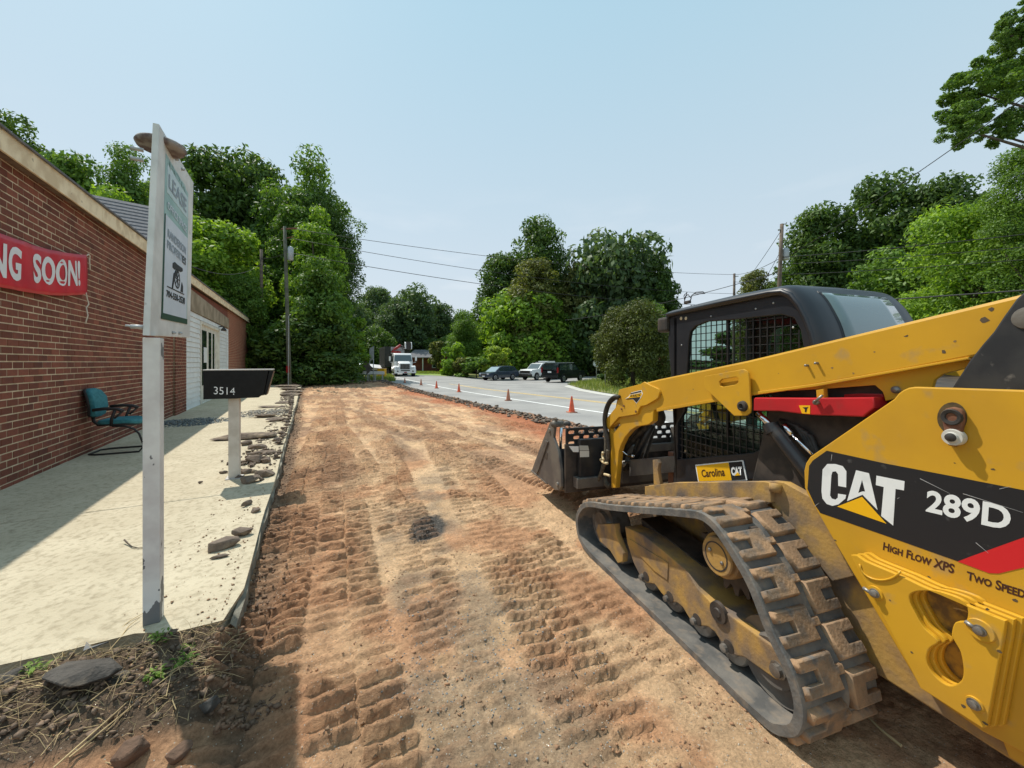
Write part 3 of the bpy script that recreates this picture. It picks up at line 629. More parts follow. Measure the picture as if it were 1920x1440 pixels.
blob(1100, 492, 775, 0.70, 0.9, 'crushed_stone_patch', mat('crushed_grey_stone', (0.34, 0.32, 0.28), (0.20, 0.18, 0.16), 9, rough=0.95), 0.01, 0.05)

# broken asphalt chunks lying on the walkway edge: each a thing
def chunk(u, v, L, Wd, Hh, rot, label, group='broken asphalt chunks along the walkway edge', seed=0, zb=WZ, m=None, tilt=0.0):
    x, y, z = hit(u, v, zb) if zb is not None else hit(u, v)
    vv, ff = hull(seed * 17 + 3, 22, L / 2, Wd / 2, Hh / 2); vv = vv.copy(); vv[:, 2] = np.clip(vv[:, 2] * 1.6, -Hh / 2, Hh / 2); vv[:, 2] += Hh / 2
    me = bpy.data.meshes.new('asphalt_chunk'); me.from_pydata([tuple(a) for a in vv], [], [tuple(a) for a in ff]); me.update()
    bevel_mesh(me, min(Hh, 0.03) * 0.15, 1)
    o = link('asphalt_chunk', me, m or M['asphaltchunk']); o.location = (x, y, z); o.rotation_euler = (tilt, 0, math.radians(rot))
    tag(o, label, 'asphalt chunk', group); return o
chs = [(418, 1027, .20, .13, .055, 25, 'flat brown asphalt chunk with a notched end, lying nearest the sign post'),
       (455, 1003, .13, .09, .055, 10, 'squarish brown chunk touching the walkway edge just behind the flat notched one'),
       (412, 1046, .10, .03, .02, 15, 'thin dark sliver in front of the flat notched chunk'),
       (463, 948, .11, .035, .04, 60, 'small upright dark splinter between mailbox shadow and walkway edge'),
       (478, 960, .09, .07, .03, 10, 'small crumbly chunk beside the dark splinter past the mailbox shadow'),
       (470, 905, .17, .13, .07, 15, 'dark rounded chunk at the front of the mailbox pile'),
       (497, 893, .20, .15, .075, 30, 'dark rough chunk behind the front one of the mailbox pile'),
       (462, 888, .12, .09, .05, 0, 'small chunk touching the foot of the mailbox post'),
       (478, 868, .22, .13, .09, -20, 'tall brown chunk leaning in the middle of the mailbox pile'),
       (499, 868, .12, .10, .06, 45, 'brown chunk at the road side of the mailbox pile'),
       (488, 851, .33, .12, .04, 12, 'pale flat slab lying slanted over the mailbox pile'),
       (456, 868, .30, .10, .03, 25, 'long thin shard slanting up from the mailbox post foot'),
       (482, 841, .26, .14, .06, 5, 'brown slab behind the slanted pale slab'),
       (462, 835, .16, .11, .07, 20, 'small mound shaped chunk just behind the mailbox post'),
       (506, 851, .18, .10, .04, 10, 'flat pale chip on the very edge of the walkway beside the pile'),
       (466, 822, .98, .30, .085, 4, 'longest slab, reaching left past the mailbox post'),
       (498, 782, .50, .28, .09, 5, 'dark slab at the near edge of the crushed stone'),
       (520, 789, .42, .26, .07, 15, 'brown slab overhanging the edge beyond the mailbox'),
       (505, 765, .75, .26, .06, -5, 'long low slab across the crushed stone'),
       (533, 757, .5, .3, .08, 10, 'slab at the edge just beyond the crushed stone'),
       (547, 742, .8, .4, .1, 5, 'dark slab fifth from the far end of the walkway'),
       (548, 737, .8, .4, .1, 5, 'dark slab fourth from the far end of the walkway'),
       (549, 731, 1.0, .45, .11, 0, 'brown slab third from the far end of the walkway'),
       (543, 726, 1.3, .5, .12, 3, 'wide dark slab second from the far end of the walkway'),
       (546, 721, 1.3, .45, .11, 0, 'dark slab at the far end of the walkway')]
rl = random.Random(9)
M['clod'] = M['clod']
for i, (u, v, L, Wd, Hh, rot, lab) in enumerate(chs): chunk(u, v, L * 1.38, Wd * 1.45, Hh * 1.2, rot + 15, lab, seed=i + 1)
chunk(1105, 0, .1, .1, .1, 0, 'x') if False else None
M['darkchunk'] = mat('old_tar_asphalt', (0.09, 0.08, 0.07), (0.05, 0.045, 0.04), 9, rough=0.95, dirt=(0.20, 0.16, 0.12), dscale=6, dlo=0.55, dhi=0.7, bump=0.9, bscale=60)
M['soilrock'] = mat('earthy_lump', (0.17, 0.10, 0.065), (0.10, 0.065, 0.045), 9, rough=.95, bump=.9, bscale=50)
n = 900; T_ = 6.5 + 19 * r5.random(n) ** .9; P_ = -.40 - .42 * r5.random(n) ** 2.2 - .15 * sstep(T_, 10, 20); s_ = (0.012 + 0.05 * r5.random(n) ** 2.2) * (1 + .05 * T_); k = (vnoise(T_, T_ * 0, .8, 9) > .22)
scatter('edge_rubble', np.stack([P_ * N2[0] + T_ * D2[0], P_ * N2[1] + T_ * D2[1], WZ + .008 + .05 * r5.random(n) * (P_ > -.6)], 1)[k], s_[k], M['asphaltchunk'], flat=.35)
# mound of small rubble in the mailbox pile
n = 160; x0, y0, _ = hit(482, 862, WZ); P_ = .17 * r5.normal(size=n); T_ = .50 * r5.normal(size=n); X = x0 + P_ * N2[0] + T_ * D2[0]; Y = y0 + P_ * N2[1] + T_ * D2[1]; k = (X * N2[0] + Y * N2[1]) < -.38
scatter('pile_rubble', np.stack([X, Y, WZ + .02 + 0 * X], 1)[k], (0.015 + 0.05 * r5.random(n) ** 2)[k], M['asphaltchunk'], flat=.5)
# slabs of torn asphalt in the heap in front of the walkway
for i, (u, v, L, Wd, Hh, rot, tl, lab) in enumerate([(150, 1300, .34, .20, .085, 0, -.12, 'large dark slab of torn asphalt tilted on the weedy heap'),
        (212, 1278, .17, .10, .03, 10, -.1, 'pale grey flake of asphalt on top of the large tilted slab'),
        (395, 1300, .085, .07, .05, 30, .2, 'grey angular chunk at the right end of the weedy heap'),
        (248, 1385, .13, .10, .08, 30, .3, 'brown lump of earth at the front of the weedy heap'),
        (336, 1375, .10, .07, .05, 50, .3, 'small brown chunk below the weeds at the heap front'),
        (20, 1290, .16, .11, .04, 50, .2, 'bluish flat stone at the left edge of the weedy heap')]):
    x, y, _ = hit(u, v, 0.10); o = chunk(u, v, L, Wd, Hh, rot, lab, 'torn slabs in the weedy heap', 40 + i, 0.0, M['soilrock'] if i in (3, 4) else M['darkchunk']); o.location = (x, y, rz(x, y) - 0.015); o.rotation_euler.x = tl
# small dark shard of plastic lying flat on the slab near the post, and a twig
x, y, z = hit(172, 1214, WZ); pf = [(-.06, .03), (-.01, -.03), (.05, .035), (.0, .0)]
o = plate('plastic_shard', [(a[0], a[1]) for a in pf], 0.0, 0.006, mat('grey_shard', (0.10, 0.11, 0.12), rough=0.5), None, axis='z'); o.location = (x, y, z)
tag(o, 'small dark grey V shaped shard lying on the walkway left of the sign post', 'debris')
x, y, z = hit(245, 1025, WZ); mb = MB(); mb.tube([(-.10, .05, .03), (-.04, .02, .014), (.03, -.02, .010), (.10, -.04, .008)], .006, 6, .003)
mb.tube([(.10, -.04, .008), (.2, -.02, .006), (.3, -.03, .006)], .003, 5, .0015)
o = mb.build('twig', M['bark'], None, True); o.location = (x, y, z); tag(o, 'thin reddish brown twig on the walkway left of the sign post', 'twig')
# ------------------------------------------------------------------ brick building on the left
def building():
    B = empty('brick_building', wf.wpt(0, 0, 0), wf.a, 'long low red brick building with wooden fascia, white siding and a cream door', 'building')
    y_sid0 = wf.tw(345, 700, 0)[0]; y_sid1 = wf.tw(426, 650, 0)[0]; y_end = wf.tw(486, 690, 0)[0]
    y_end = min(y_end, 41.0); y0 = -2.6
    OV = .13; ev = [wf.tw(0, 240, OV), wf.tw(272, 449, OV), wf.tw(361, 518, OV), wf.tw(500, 619, OV)]
    eave = [(y0 - .3, ev[0][1] + 0.0), ev[0], ev[1], ev[2], (y_end + .5, ev[3][1] * 0.6 + ev[2][1] * 0.4)]
    print('EAVE', ev, y_sid0, y_sid1, y_end)
    def ez(y): return float(np.interp(y, [e[0] for e in eave], [e[1] for e in eave]))
    FH = 0.24
    def wall(y_a, y_b, z0, name='wall', lines=True, topf=None):
        pts = [(y_a, z0), (y_b, z0), (y_b, ez(y_b) - .1), (y_a, ez(y_a) - .1)]
        return plate(name, pts, -0.30, -0.005, M['mortar'], B)
    w1 = wall(y0, y_sid0, 0.0); w2 = wall(y_sid1, y_end, 0.0); 
    # brickwork: individual bricks for the nearest courses, the rest joined
    bl, ch = 0.203, 0.0865
    def courses(ya, yb, proud=0.0):
        out = []; nrow = int(4.4 / ch)
        for r in range(nrow):
            z = 0.10 + r * ch; off = 0.5 * bl * (r % 2); k = -1
            while True:
                a = ya + off + k * bl; k += 1
                if a > yb - 0.01: break
                a2, b2 = max(a, ya), min(a + bl - 0.015, yb)
                if b2 - a2 < 0.03: continue
                if z + ch > ez(a) - 0.1: continue
                out.append((a2, b2, z, z + ch - 0.014, proud))
        return out
    bm_ = [None, None]
    base = MB(); base.box((-0.095, 0, 0), (0.0, 0.188, 0.0725)); bme = base.mesh('brick'); bevel_mesh(bme, 0.003, 1); bme.materials.append(M['brick'])
    base2 = MB(); base2.box((-0.095, 0, 0), (0.0, 0.188, 0.0725)); bme2 = base2.mesh('brick'); bevel_mesh(bme2, 0.003, 1); bme2.materials.append(M['brick2'])
    near = courses(y0, y_sid0 - 1.15)
    rb = random.Random(3)
    cand = [q for q in near if q[0] > -0.02 and q[0] < 1.45 and (q[1] - q[0]) > 0.18]
    cand.sort(key=lambda q: abs(q[2] - 1.2)); ind = set(cand[:296])
    joined = MB(); joined2 = MB()
    for q in near:
        pr = rb.uniform(-0.003, 0.003); dk = rb.random() < 0.13
        if q in ind:
            o = bpy.data.objects.new('brick', bme2 if dk else bme); C.objects.link(o); o.parent = w1; o.location = (pr, q[0], q[2])
        else: (joined2 if dk else joined).box((-0.09, q[0], q[2]), (pr, q[1], q[3]))
    for q in courses(y_sid0 - 1.15, y_sid0, 0.06):    # pier beside the siding, a little proud
        (joined2 if rb.random() < .3 else joined).box((-0.09, q[0], q[2]), (0.055, q[1], q[3]))
    o = joined.build('brick_courses', M['brick'], w1); o['kind'] = 'stuff'
    o = joined2.build('dark_brick_courses', M['brick2'], w1); o['kind'] = 'stuff'
    pr_ = plate('pier_mortar', [(y_sid0 - 1.15, 0), (y_sid0, 0), (y_sid0, ez(y_sid0) - .1), (y_sid0 - 1.15, ez(y_sid0) - .1)], -0.006, 0.044, M['mortar'], w1)
    far = MB()
    for q in courses(y_sid1, y_end): far.box((-0.09, q[0], q[2]), (0.0, q[1], q[3]))
    o = far.build('brick_courses', mat('sunlit_tone_brick', (0.36, 0.13, 0.075), (0.27, 0.095, 0.055), 3, rough=0.9), w2); o['kind'] = 'stuff'  # sunlight on the far courses put into a brighter, oranger brick colour
    # end wall of the building (faces away) closes the volume
    ends = MB(); ends.box((-9, y_end - 0.3, 0), (-0.31, y_end - 0.01, ez(y_end) - .15)); ends.box((-9, y0, 0), (-0.31, y0 + .3, ez(y0) - .15)); ends.build('end_wall', M['brick2'], B)
    # fascia board in lengths, soffit, roof edge
    cut = [y0 - .3, 2.2, 6.4, 10.8, 15.5, 21.0, 27.0, y_end + .5]
    for a, b in zip(cut[:-1], cut[1:]):
        b2 = b - 0.012
        f = plate('fascia_board', [(a, ez(a) - FH), (b2, ez(b2) - FH), (b2, ez(b2)), (a, ez(a))], OV - .025, OV, M['fascia'], B, 0.002)
    mb = MB(); n = 14; ys = np.linspace(y0 - .3, y_end + .5, n)
    for a, b in zip(ys[:-1], ys[1:]):
        mb.add([(0.0, a, ez(a) - FH + .03), (OV - .026, a, ez(a) - FH + .03), (OV - .026, b, ez(b) - FH + .03), (0.0, b, ez(b) - FH + .03), (0.0, a, ez(a) - FH + .045), (OV - .026, a, ez(a) - FH + .045), (OV - .026, b, ez(b) - FH + .045), (0.0, b, ez(b) - FH + .045)],
               [(0, 3, 2, 1), (4, 5, 6, 7), (0, 1, 5, 4), (2, 3, 7, 6)])
    mb.build('soffit', M['soffit'], B)
    for y in (y0 + .5,): pass
    mb = MB()
    for a, b in zip(ys[:-1], ys[1:]):
        mb.add([(OV + .03, a, ez(a) + .005), (OV + .03, b, ez(b) + .005), (-9.0, b, ez(b) + .45), (-9.0, a, ez(a) + .45), (OV + .03, a, ez(a) + .03), (OV + .03, b, ez(b) + .03), (-9.0, b, ez(b) + .48), (-9.0, a, ez(a) + .48)],
               [(0, 1, 2, 3), (7, 6, 5, 4), (0, 4, 5, 1)])
    mb.build('roof', M['shingle'], B)
    # raised rear roof of grey shingles seen above the fascia; courses built as thin overlapping steps
    YR = 12.6; q1 = wf.ts(166, 364, YR); q2 = wf.ts(276, 386, YR); zr = q2[1]; zl = q1[1]
    xl, xr_ = q1[0], wf.ts(277, 445, 9.4)[0]; print('XR', xl, xr_, zl, zr); up = MB(); ns = 22
    def pt(k, x): zt_ = zl + (zr - zl) * (x - xl) / (q2[0] - xl); return (x, 9.2 + (YR - 9.2) * k, 3.95 + (zt_ - 3.95) * k)
    for i in range(ns):
        k0, k1 = i / ns, (i + 1) / ns; p0, p1, p2, p3 = pt(k0, xl), pt(k0, xr_), pt(k1, xr_), pt(k1, xl); th = 0.035
        up.add([p0, p1, p2, p3, (p0[0], p0[1], p0[2] + th), (p1[0], p1[1], p1[2] + th), (p2[0], p2[1], p2[2] + .004), (p3[0], p3[1], p3[2] + .004)], [(0, 3, 2, 1), (4, 5, 6, 7), (0, 1, 5, 4), (1, 2, 6, 5), (3, 0, 4, 7)])
    p0, p1 = pt(1, xl), pt(1, xr_); e0, e1 = (xl, 16.0, 3.95), (xr_, 16.0, 3.95); up.add([p0, p1, e1, e0], [(0, 1, 2, 3)])
    ur = up.build('upper_roof', M['shingle'], B)
    plate('upper_gable', [(9.4, 3.95), (15.8, 3.95), (YR, zr - .12)], xr_ - .2, xr_ - .12, M['siding'], B)
    # header board over the siding
    hb = [wf.tw(356, 581, .04), wf.tw(431, 608, .04), wf.tw(433, 592, .04), wf.tw(356, 545, .04)]
    zb = hb[0][1]; y1h = y_sid1 + .15
    zt_ = lambda y: ez(y) - FH - 0.02
    plate('header_board', [(y_sid0 - .05, zb), (y1h, zb + .05), (y1h, zb + .5), (y_sid0 - .05, zt_(y_sid0) - .08)], -0.1, 0.05, mat('stained_header_board', (0.36, 0.30, 0.22), (0.24, 0.19, 0.13), 2, rough=0.9, bump=0.3), B, 0.004)
    plate('header_lintel_brick', [(y_sid0 - .05, zb + .55), (y1h, zb + .55), (y1h, zt_(y1h)), (y_sid0 - .05, zt_(y_sid0))], -0.2, 0.0, M['brick2'], B)
    plate('backing_wall', [(y_sid0, 0), (y_sid1, 0), (y_sid1, zb + .5), (y_sid0, zb + .5)], -0.3, -0.02, M['soffit'], B)
    # door opening from the picture, siding boards around it
    dy0 = wf.tw(373.5, 700, 0)[0]; dy1 = wf.tw(409, 680, 0)[0]; dzt = wf.tw(380, 604, 0)[1]
    nb = 19; bh = (zb - WZ) / nb
    for i in range(nb):
        z = WZ + i * bh
        def board(ya, yb):
            mb = MB(); mb.add([(0.0, ya, z), (0.034, ya, z), (0.010, ya, z + bh - .007), (0.0, ya, z + bh - .007), (0.0, yb, z), (0.034, yb, z), (0.010, yb, z + bh - .007), (0.0, yb, z + bh - .007)],
                              [(0, 1, 2, 3), (4, 7, 6, 5), (0, 4, 5, 1), (1, 5, 6, 2), (2, 6, 7, 3)]); mb.build('siding_board', M['siding'], B)
        if z < dzt - .05: board(y_sid0 + .03, dy0 - .02); board(dy1 + .02, y_sid1 - .03)
        else: board(y_sid0 + .03, y_sid1 - .03)
    for yy in (y_sid0 + .0, y_sid1 - .08): mb = MB(); mb.box((-.02, yy, WZ), (0.045, yy + .08, zb - .005)); mb.build('corner_trim', M['siding'], B)
    dr = plate('door', [(dy0 + .1, WZ + .03), (dy1 - .1, WZ + .03), (dy1 - .1, dzt - .1), (dy0 + .1, dzt - .1)], -0.05, -0.002, M['doorpaint'], B, 0.004)
    fr_ = plate('door_frame', [[(dy0, WZ), (dy1, WZ), (dy1, dzt), (dy0, dzt)], [(dy0 + .1, WZ + .03), (dy1 - .1, WZ + .03), (dy1 - .1, dzt - .1), (dy0 + .1, dzt - .1)]], -0.04, 0.055, M['doorpaint'], B, 0.004)
    L = dy1 - dy0
    for f0, f1 in ((.12, .34), (.44, .58), (.66, .76)):
        plate('pane', [(dy0 + L * f0, .75), (dy0 + L * f1, .75), (dy0 + L * f1, dzt - .28), (dy0 + L * f0, dzt - .28)], -0.002, 0.004, M['darkglass'], dr)
    plate('notice', [(dy0 + L * .2, 1.55), (dy0 + L * .36, 1.55), (dy0 + L * .36, 2.1), (dy0 + L * .2, 2.1)], 0.004, 0.007, M['decalwhite'], dr)
    for z in (1.05, 1.25): mb = MB(); mb.lathe([(.035, 0), (.035, .05), (.02, .06)], (0.0, dy0 + L * .40, z), 'x', 10); mb.build('handle', M['darksteel'], dr, True)
    yl = wf.tw(414, 612, .1)[0]; zl = wf.tw(414, 613, .1)[1]
    mb = MB(); mb.tube([(0.03, yl, zl), (0.16, yl, zl + .03), (.2, yl, zl - .02)], .025, 8); mb.lathe([(.03, 0), (.09, -.08), (.1, -.14)], (.2, yl, zl - .02), 'z', 12); mb.build('wall_lamp', M['darksteel'], B, True)
    # weatherstained plate on the far brick wall
    yy = wf.tw(480, 660, .01)[0] - .4; plate('wall_patch', [(yy, 1.1), (yy + .35, 1.1), (yy + .35, 2.2), (yy, 2.2)], 0.001, 0.02, M['fascia'], B)
    # low brick pier beyond the far corner
    x, y, z = hit(513, 716, 0.0); pr2 = empty('brick_pier', (x, y, 0), wf.a, 'low square brick pier beyond the far end of the walkway', 'brick pier')
    mb = MB(); rr2 = 0
    for r in range(11):
        for k in range(4):
            a = -0.45 + k * .225 + (r % 2) * .05; mb.box((-.3, a, r * .0865), (.3, a + .21, r * .0865 + .075))
    o = mb.build('brick_courses', M['brick'], pr2); o['kind'] = 'stuff'; mb = MB(); mb.box((-.29, -.44, 0), (.29, .44, .94)); mb.build('core', M['mortar'], pr2)
    return B, ez
BLD, EZ = building()

# banner tied to the wall
def banner():
    a = wf.tw(163, 478, .06); b = wf.tw(160, 551, .06); c = wf.tw(0, 437, .06); d = wf.tw(0, 538, .06)
    yr = a[0]; L = 4.9; 
    def topz(y): return np.interp(y, [yr - L, c[0], yr], [c[1] + .02, c[1], a[1]]) - 0.10 * np.sin(np.pi * np.clip((yr - y) / (yr - c[0]), 0, 1)) * .5
    def botz(y): return np.interp(y, [yr - L, c[0], yr], [d[1], d[1], b[1]]) - 0.10 * np.sin(np.pi * np.clip((yr - y) / (yr - c[0]), 0, 1)) * .5
    def rip(y, k): return 0.058 + 0.010 * np.sin(y * 7) * (.3 + .7 * k) + .006 * np.sin(y * 17 + 3 * k)
    o0 = wf.wpt(0, 0, 0)
    E = empty('banner', o0, wf.a, 'red vinyl banner with white letters tied to the brick wall', 'banner')
    nx, nz = 90, 10; vs = []; fs = []
    for i in range(nx + 1):
        y = yr - L + L * i / nx
        for j in range(nz + 1): k = j / nz; z = float(topz(y)) * k + float(botz(y)) * (1 - k); vs.append((float(rip(y, k)), y, z))
    for i in range(nx):
        for j in range(nz): p = i * (nz + 1) + j; fs.append((p, p + nz + 1, p + nz + 2, p + 1))
    mb = MB(); mb.add(vs, fs); sh = mb.build('banner_sheet', M['banner'], E, True)
    md = sh.modifiers.new('thick', 'SOLIDIFY'); md.thickness = 0.002
    gy0, gy1 = wf.tw(9, 490, .06)[0], wf.tw(39, 500, .06)[0]; sy0, sy1 = wf.tw(63, 500, .06)[0], wf.tw(152, 510, .06)[0]
    def fn(q):
        y = q[:, 1]; k = q[:, 2]; z = topz(y) * k + botz(y) * (1 - k); return np.stack([rip(y, k) + 0.004, y, z], 1)
    lettering('SOON!', [(sy0, .84), (sy1, .84), (sy1, .22), (sy0, .22)], 0, M['whiteprint'], sh, fn=fn, fat=0.035)
    gw = gy1 - gy0
    lettering('COMING', [(gy1 - gw * 4.9, .84), (gy1, .84), (gy1, .18), (gy1 - gw * 4.9, .18)], 0, M['whiteprint'], sh, fn=fn, fat=0.035)
    mb = MB(); z0 = a[1]
    mb.tube([(.06, yr - .02, z0 - .02), (.05, yr + .08, z0 + .03), (.04, yr + .16, z0 + .02), (.03, yr + .17, z0 - .03), (.04, yr + .16, z0 - .2)], .009, 6)
    mb.build('tie_rope', M['rope'], E, True); mb = MB(); z1 = b[1]
    mb.tube([(.06, yr - .03, z1 + .02), (.05, yr + .03, z1 - .05), (.06, yr + .06, z1 - .14), (.05, yr + .01, z1 - .2), (.06, yr + .03, z1 - .32), (.05, yr - .02, z1 - .45)], .009, 6)
    mb.build('tie_rope', M['rope'], E, True)
banner()

# ------------------------------------------------------------------ sign on its post
def sign():
    px, py, pz = hit(288, 1163, WZ)
    sf = Frame(px, py, 29.6, WZ)
    E = empty('sign_post', (px, py, WZ), sf.a, 'tall white sign board on a square post with peeling paint, on the walkway', 'sign')
    ztop = 2.36
    post = MB(); post.box((-.036, -.040, 0), (.036, .036, bl[1] + .004)) if False else post.box((-.036, -.040, 0), (.036, .036, 1.556)); p = post.build('post', M['postpaint'], E, bevel=.004)
    # board
    w = 0.0
    tl = sf.tw(299, 233, w); tr_ = sf.tw(363, 342, w); br = sf.tw(356, 633, w); bl = sf.tw(281, 629, w)
    y0 = -0.060; z0 = bl[1]; zt = tl[1]; y1 = tr_[0]
    print('SIGN', tl, tr_, br, bl)
    z0 = (bl[1] + br[1]) / 2
    bo = plate('sign_board', [bl, br, tr_, tl], -0.030, w, M['signpaint'], E, 0.004)
    q = w + .002
    def P(u, v): return sf.tw(u, v, q)
    # border sheet, from the picture corners
    S = lambda name, pts, off, m: plate(name, [sf.tw(u, v, w) for u, v in pts], w + off, w + off + .0012, m, bo)
    S('green_sheet', [(310.5, 287), (352.5, 363), (350, 605), (302, 597)], .0005, M['signgreen'])
    S('green_band', [(302.3, 586), (350, 598.5), (349.8, 608), (300.5, 597.5)], .003, M['darkgreen'])
    S('edge_strip', [(308, 400), (309.6, 400), (304, 590), (301.8, 590)], .003, M['darkgreen'])
    S('upper_sheet', [(313.5, 307), (351.5, 371), (350.5, 410), (312, 360)], .002, M['paper2'])
    S('lower_sheet', [(308.8, 400), (350.8, 447), (348.5, 598), (304, 587)], .002, M['paper'])
    def T(s, quad, m, fat=.02): lettering(s, [P(*a) for a in quad], w + .0052, m, bo, fat=fat)
    T('FOR', [(318, 302), (349, 352), (349, 364), (318, 315)], M['signgreen'])
    T('LEASE', [(316, 325), (349, 374), (348.5, 400), (315.5, 352)], M['fadedink'])
    T('OFFICE SPACE', [(313.5, 376), (349, 424), (348.7, 437), (313, 390)], M['paper'])
    T('RANDERSON', [(314, 428), (348, 464), (347.5, 478), (313.5, 444)], M['fadedink'])
    T('PROPERTIES', [(313, 449), (348, 484), (347.5, 498), (312.5, 465)], M['fadedink'])
    T('ES', [(341.2, 478), (348, 485), (347.5, 498.5), (341, 492)], M['ink'])
    T('704-550-3530', [(311, 543), (346, 558.5), (345.5, 571.5), (310.8, 556)], M['ink'], .03)
    # field gun drawing: barrel, wheel, trail, ground line, shot pile
    G = lambda name, pts: plate(name, [sf.tw(u, v, w) for u, v in pts], w + .004, w + .0055, M['ink'], bo)
    G('drawing', [(322.3, 493), (326, 491), (331, 496), (340.5, 503), (341, 508.5), (337, 510), (330, 506), (325, 505), (322, 501)])
    G('drawing', [(311.5, 535.5), (343.5, 551), (343.5, 553), (311.5, 537.5)])
    G('drawing', [(324, 512), (330, 508), (333, 510), (326, 522), (322.5, 541), (320.5, 540)])
    G('drawing', [(339.4, 529), (341.5, 537), (341.2, 548.5), (337, 546.5), (338, 537)])
    cy, cz = P(331.5, 523); ry = abs(P(336.5, 523)[0] - cy); rzz = abs(P(331.5, 541)[1] - cz)
    ring = lambda k: [(cy + ry * k * math.cos(a * math.pi / 12), cz + rzz * k * math.sin(a * math.pi / 12)) for a in range(24)]
    plate('drawing', [ring(1), ring(.86)], w + .004, w + .0055, M['ink'], bo)
    for a in range(0, 180, 45):
        ca, sa = math.cos(math.radians(a)), math.sin(math.radians(a)); e = .05
        plate('drawing', [(cy + ry * .9 * ca - sa * ry * e, cz + rzz * .9 * sa + ca * rzz * e), (cy - ry * .9 * ca - sa * ry * e, cz - rzz * .9 * sa + ca * rzz * e), (cy - ry * .9 * ca + sa * ry * e, cz - rzz * .9 * sa - ca * rzz * e), (cy + ry * .9 * ca + sa * ry * e, cz + rzz * .9 * sa - ca * rzz * e)], w + .004, w + .0055, M['ink'], bo)
    for (u, v) in ((329.5, 298), (341, 317), (323.5, 624), (336, 625)):
        y, z = P(u, v); mb = MB(); mb.lathe([(.010, 0), (.010, .012), (.004, .02)], (w, y, z), 'x', 10); mb.build('bolt', M['galv'], E, True)
    # rods projecting behind, and the round weathered cap on its stem behind the board
    for (u, v, L) in ((236, 613, .07), (236, 281, .045), (243, 300, .04)):
        x, z = sf.ts(272, v, -.06); mb = MB(); mb.tube([(-.03, -.05, z), (-.03 - L, -.05, z + .004)], .006, 6); mb.tube([(-.03, -.05, z), (-.08, -.05, z)], .011, 8); mb.build('rod', M['galv'], E, True)
    cx = Frame(px, py, 29.6, WZ)
    k = 2.36; X = (302 - 960) * k / FOC; Z = CAM_H + k * (HZ - 274) / FOC
    lx = (X - px) * sf.R[0] + (k - py) * sf.R[1]; ly = (X - px) * sf.D[0] + (k - py) * sf.D[1]
    mb = MB(); mb.lathe([(.09, -.026), (.112, -.02), (.122, 0), (.114, .016), (.09, .024)], (lx, ly, Z - WZ), 'z', 28); c = mb.build('cap', M['capwood'], E, True)
    mb = MB(); mb.tube([(lx, ly, Z - WZ - .03), (lx, ly, Z - WZ - .22), (-.032, ly, Z - WZ - .30)], .018, 10); mb.build('cap_stem', M['darksteel'], E, True)
    o = MB(); a = np.arange(0)
sign()

# ------------------------------------------------------------------ mailbox
def mailbox():
    x, y, z = hit(440, 896, WZ); f = Frame(x, y, 28.0, WZ)
    E = empty('mailbox', (x, y, WZ), f.a, 'black mailbox with white house number on a pale square post', 'mailbox')
    mb = MB(); mb.box((-.056, -.056, .012), (.056, .056, 1.0)); mb.build('post', mat('vinyl_post', (0.62, 0.58, 0.52), (0.5, 0.46, 0.4), 6, rough=0.5), E, bevel=.004)
    mb = MB(); mb.box((-.085, -.085, 0), (.085, .085, .014)); mb.build('base_plate', M['boxlid'], E, bevel=.002)
    q = -.13                                   # near long side
    A = lambda u, v: f.ts(u, v, q)
    x0 = A(381, 700)[0]; x1 = A(503, 700)[0]; zt = A(440, 695)[1]; zb = A(440, 747)[1]
    body = plate('box', [(x0, zb), (x1 - .10, zb), (x1 - .085, zb + .022), (x1 - .05, zb + .026), (x1, zt - .01), (x1, zt), (x0, zt)], q, .13, M['mailbox'], E, .004, axis='s')
    door = plate('door', [(x1 - .045, zb + .028), (x1 - .02, zb + .028), (x1 + .055, zt - .008), (x1 + .01, zt - .008)], q + .004, .126, M['mailbox'], E, .003, axis='s')
    lid = plate('lid', [(x0 - .005, zt + .002), (x1 + .05, zt + .002), (x1 + .052, zt + .016), (x0 - .005, zt + .016)], q - .006, .136, M['boxlid'], E, .003, axis='s')
    mb = MB(); mb.box((-.075, -.10, .985), (.075, .10, zb + .001)); mb.build('bracket', M['mailbox'], E, bevel=.003)
    lettering('3514', [A(401, 725), A(440.5, 727), A(440.5, 740.5), A(401, 739)], q - .0015, M['decalwhite'], body, axis='s', fat=-.004)
mailbox()

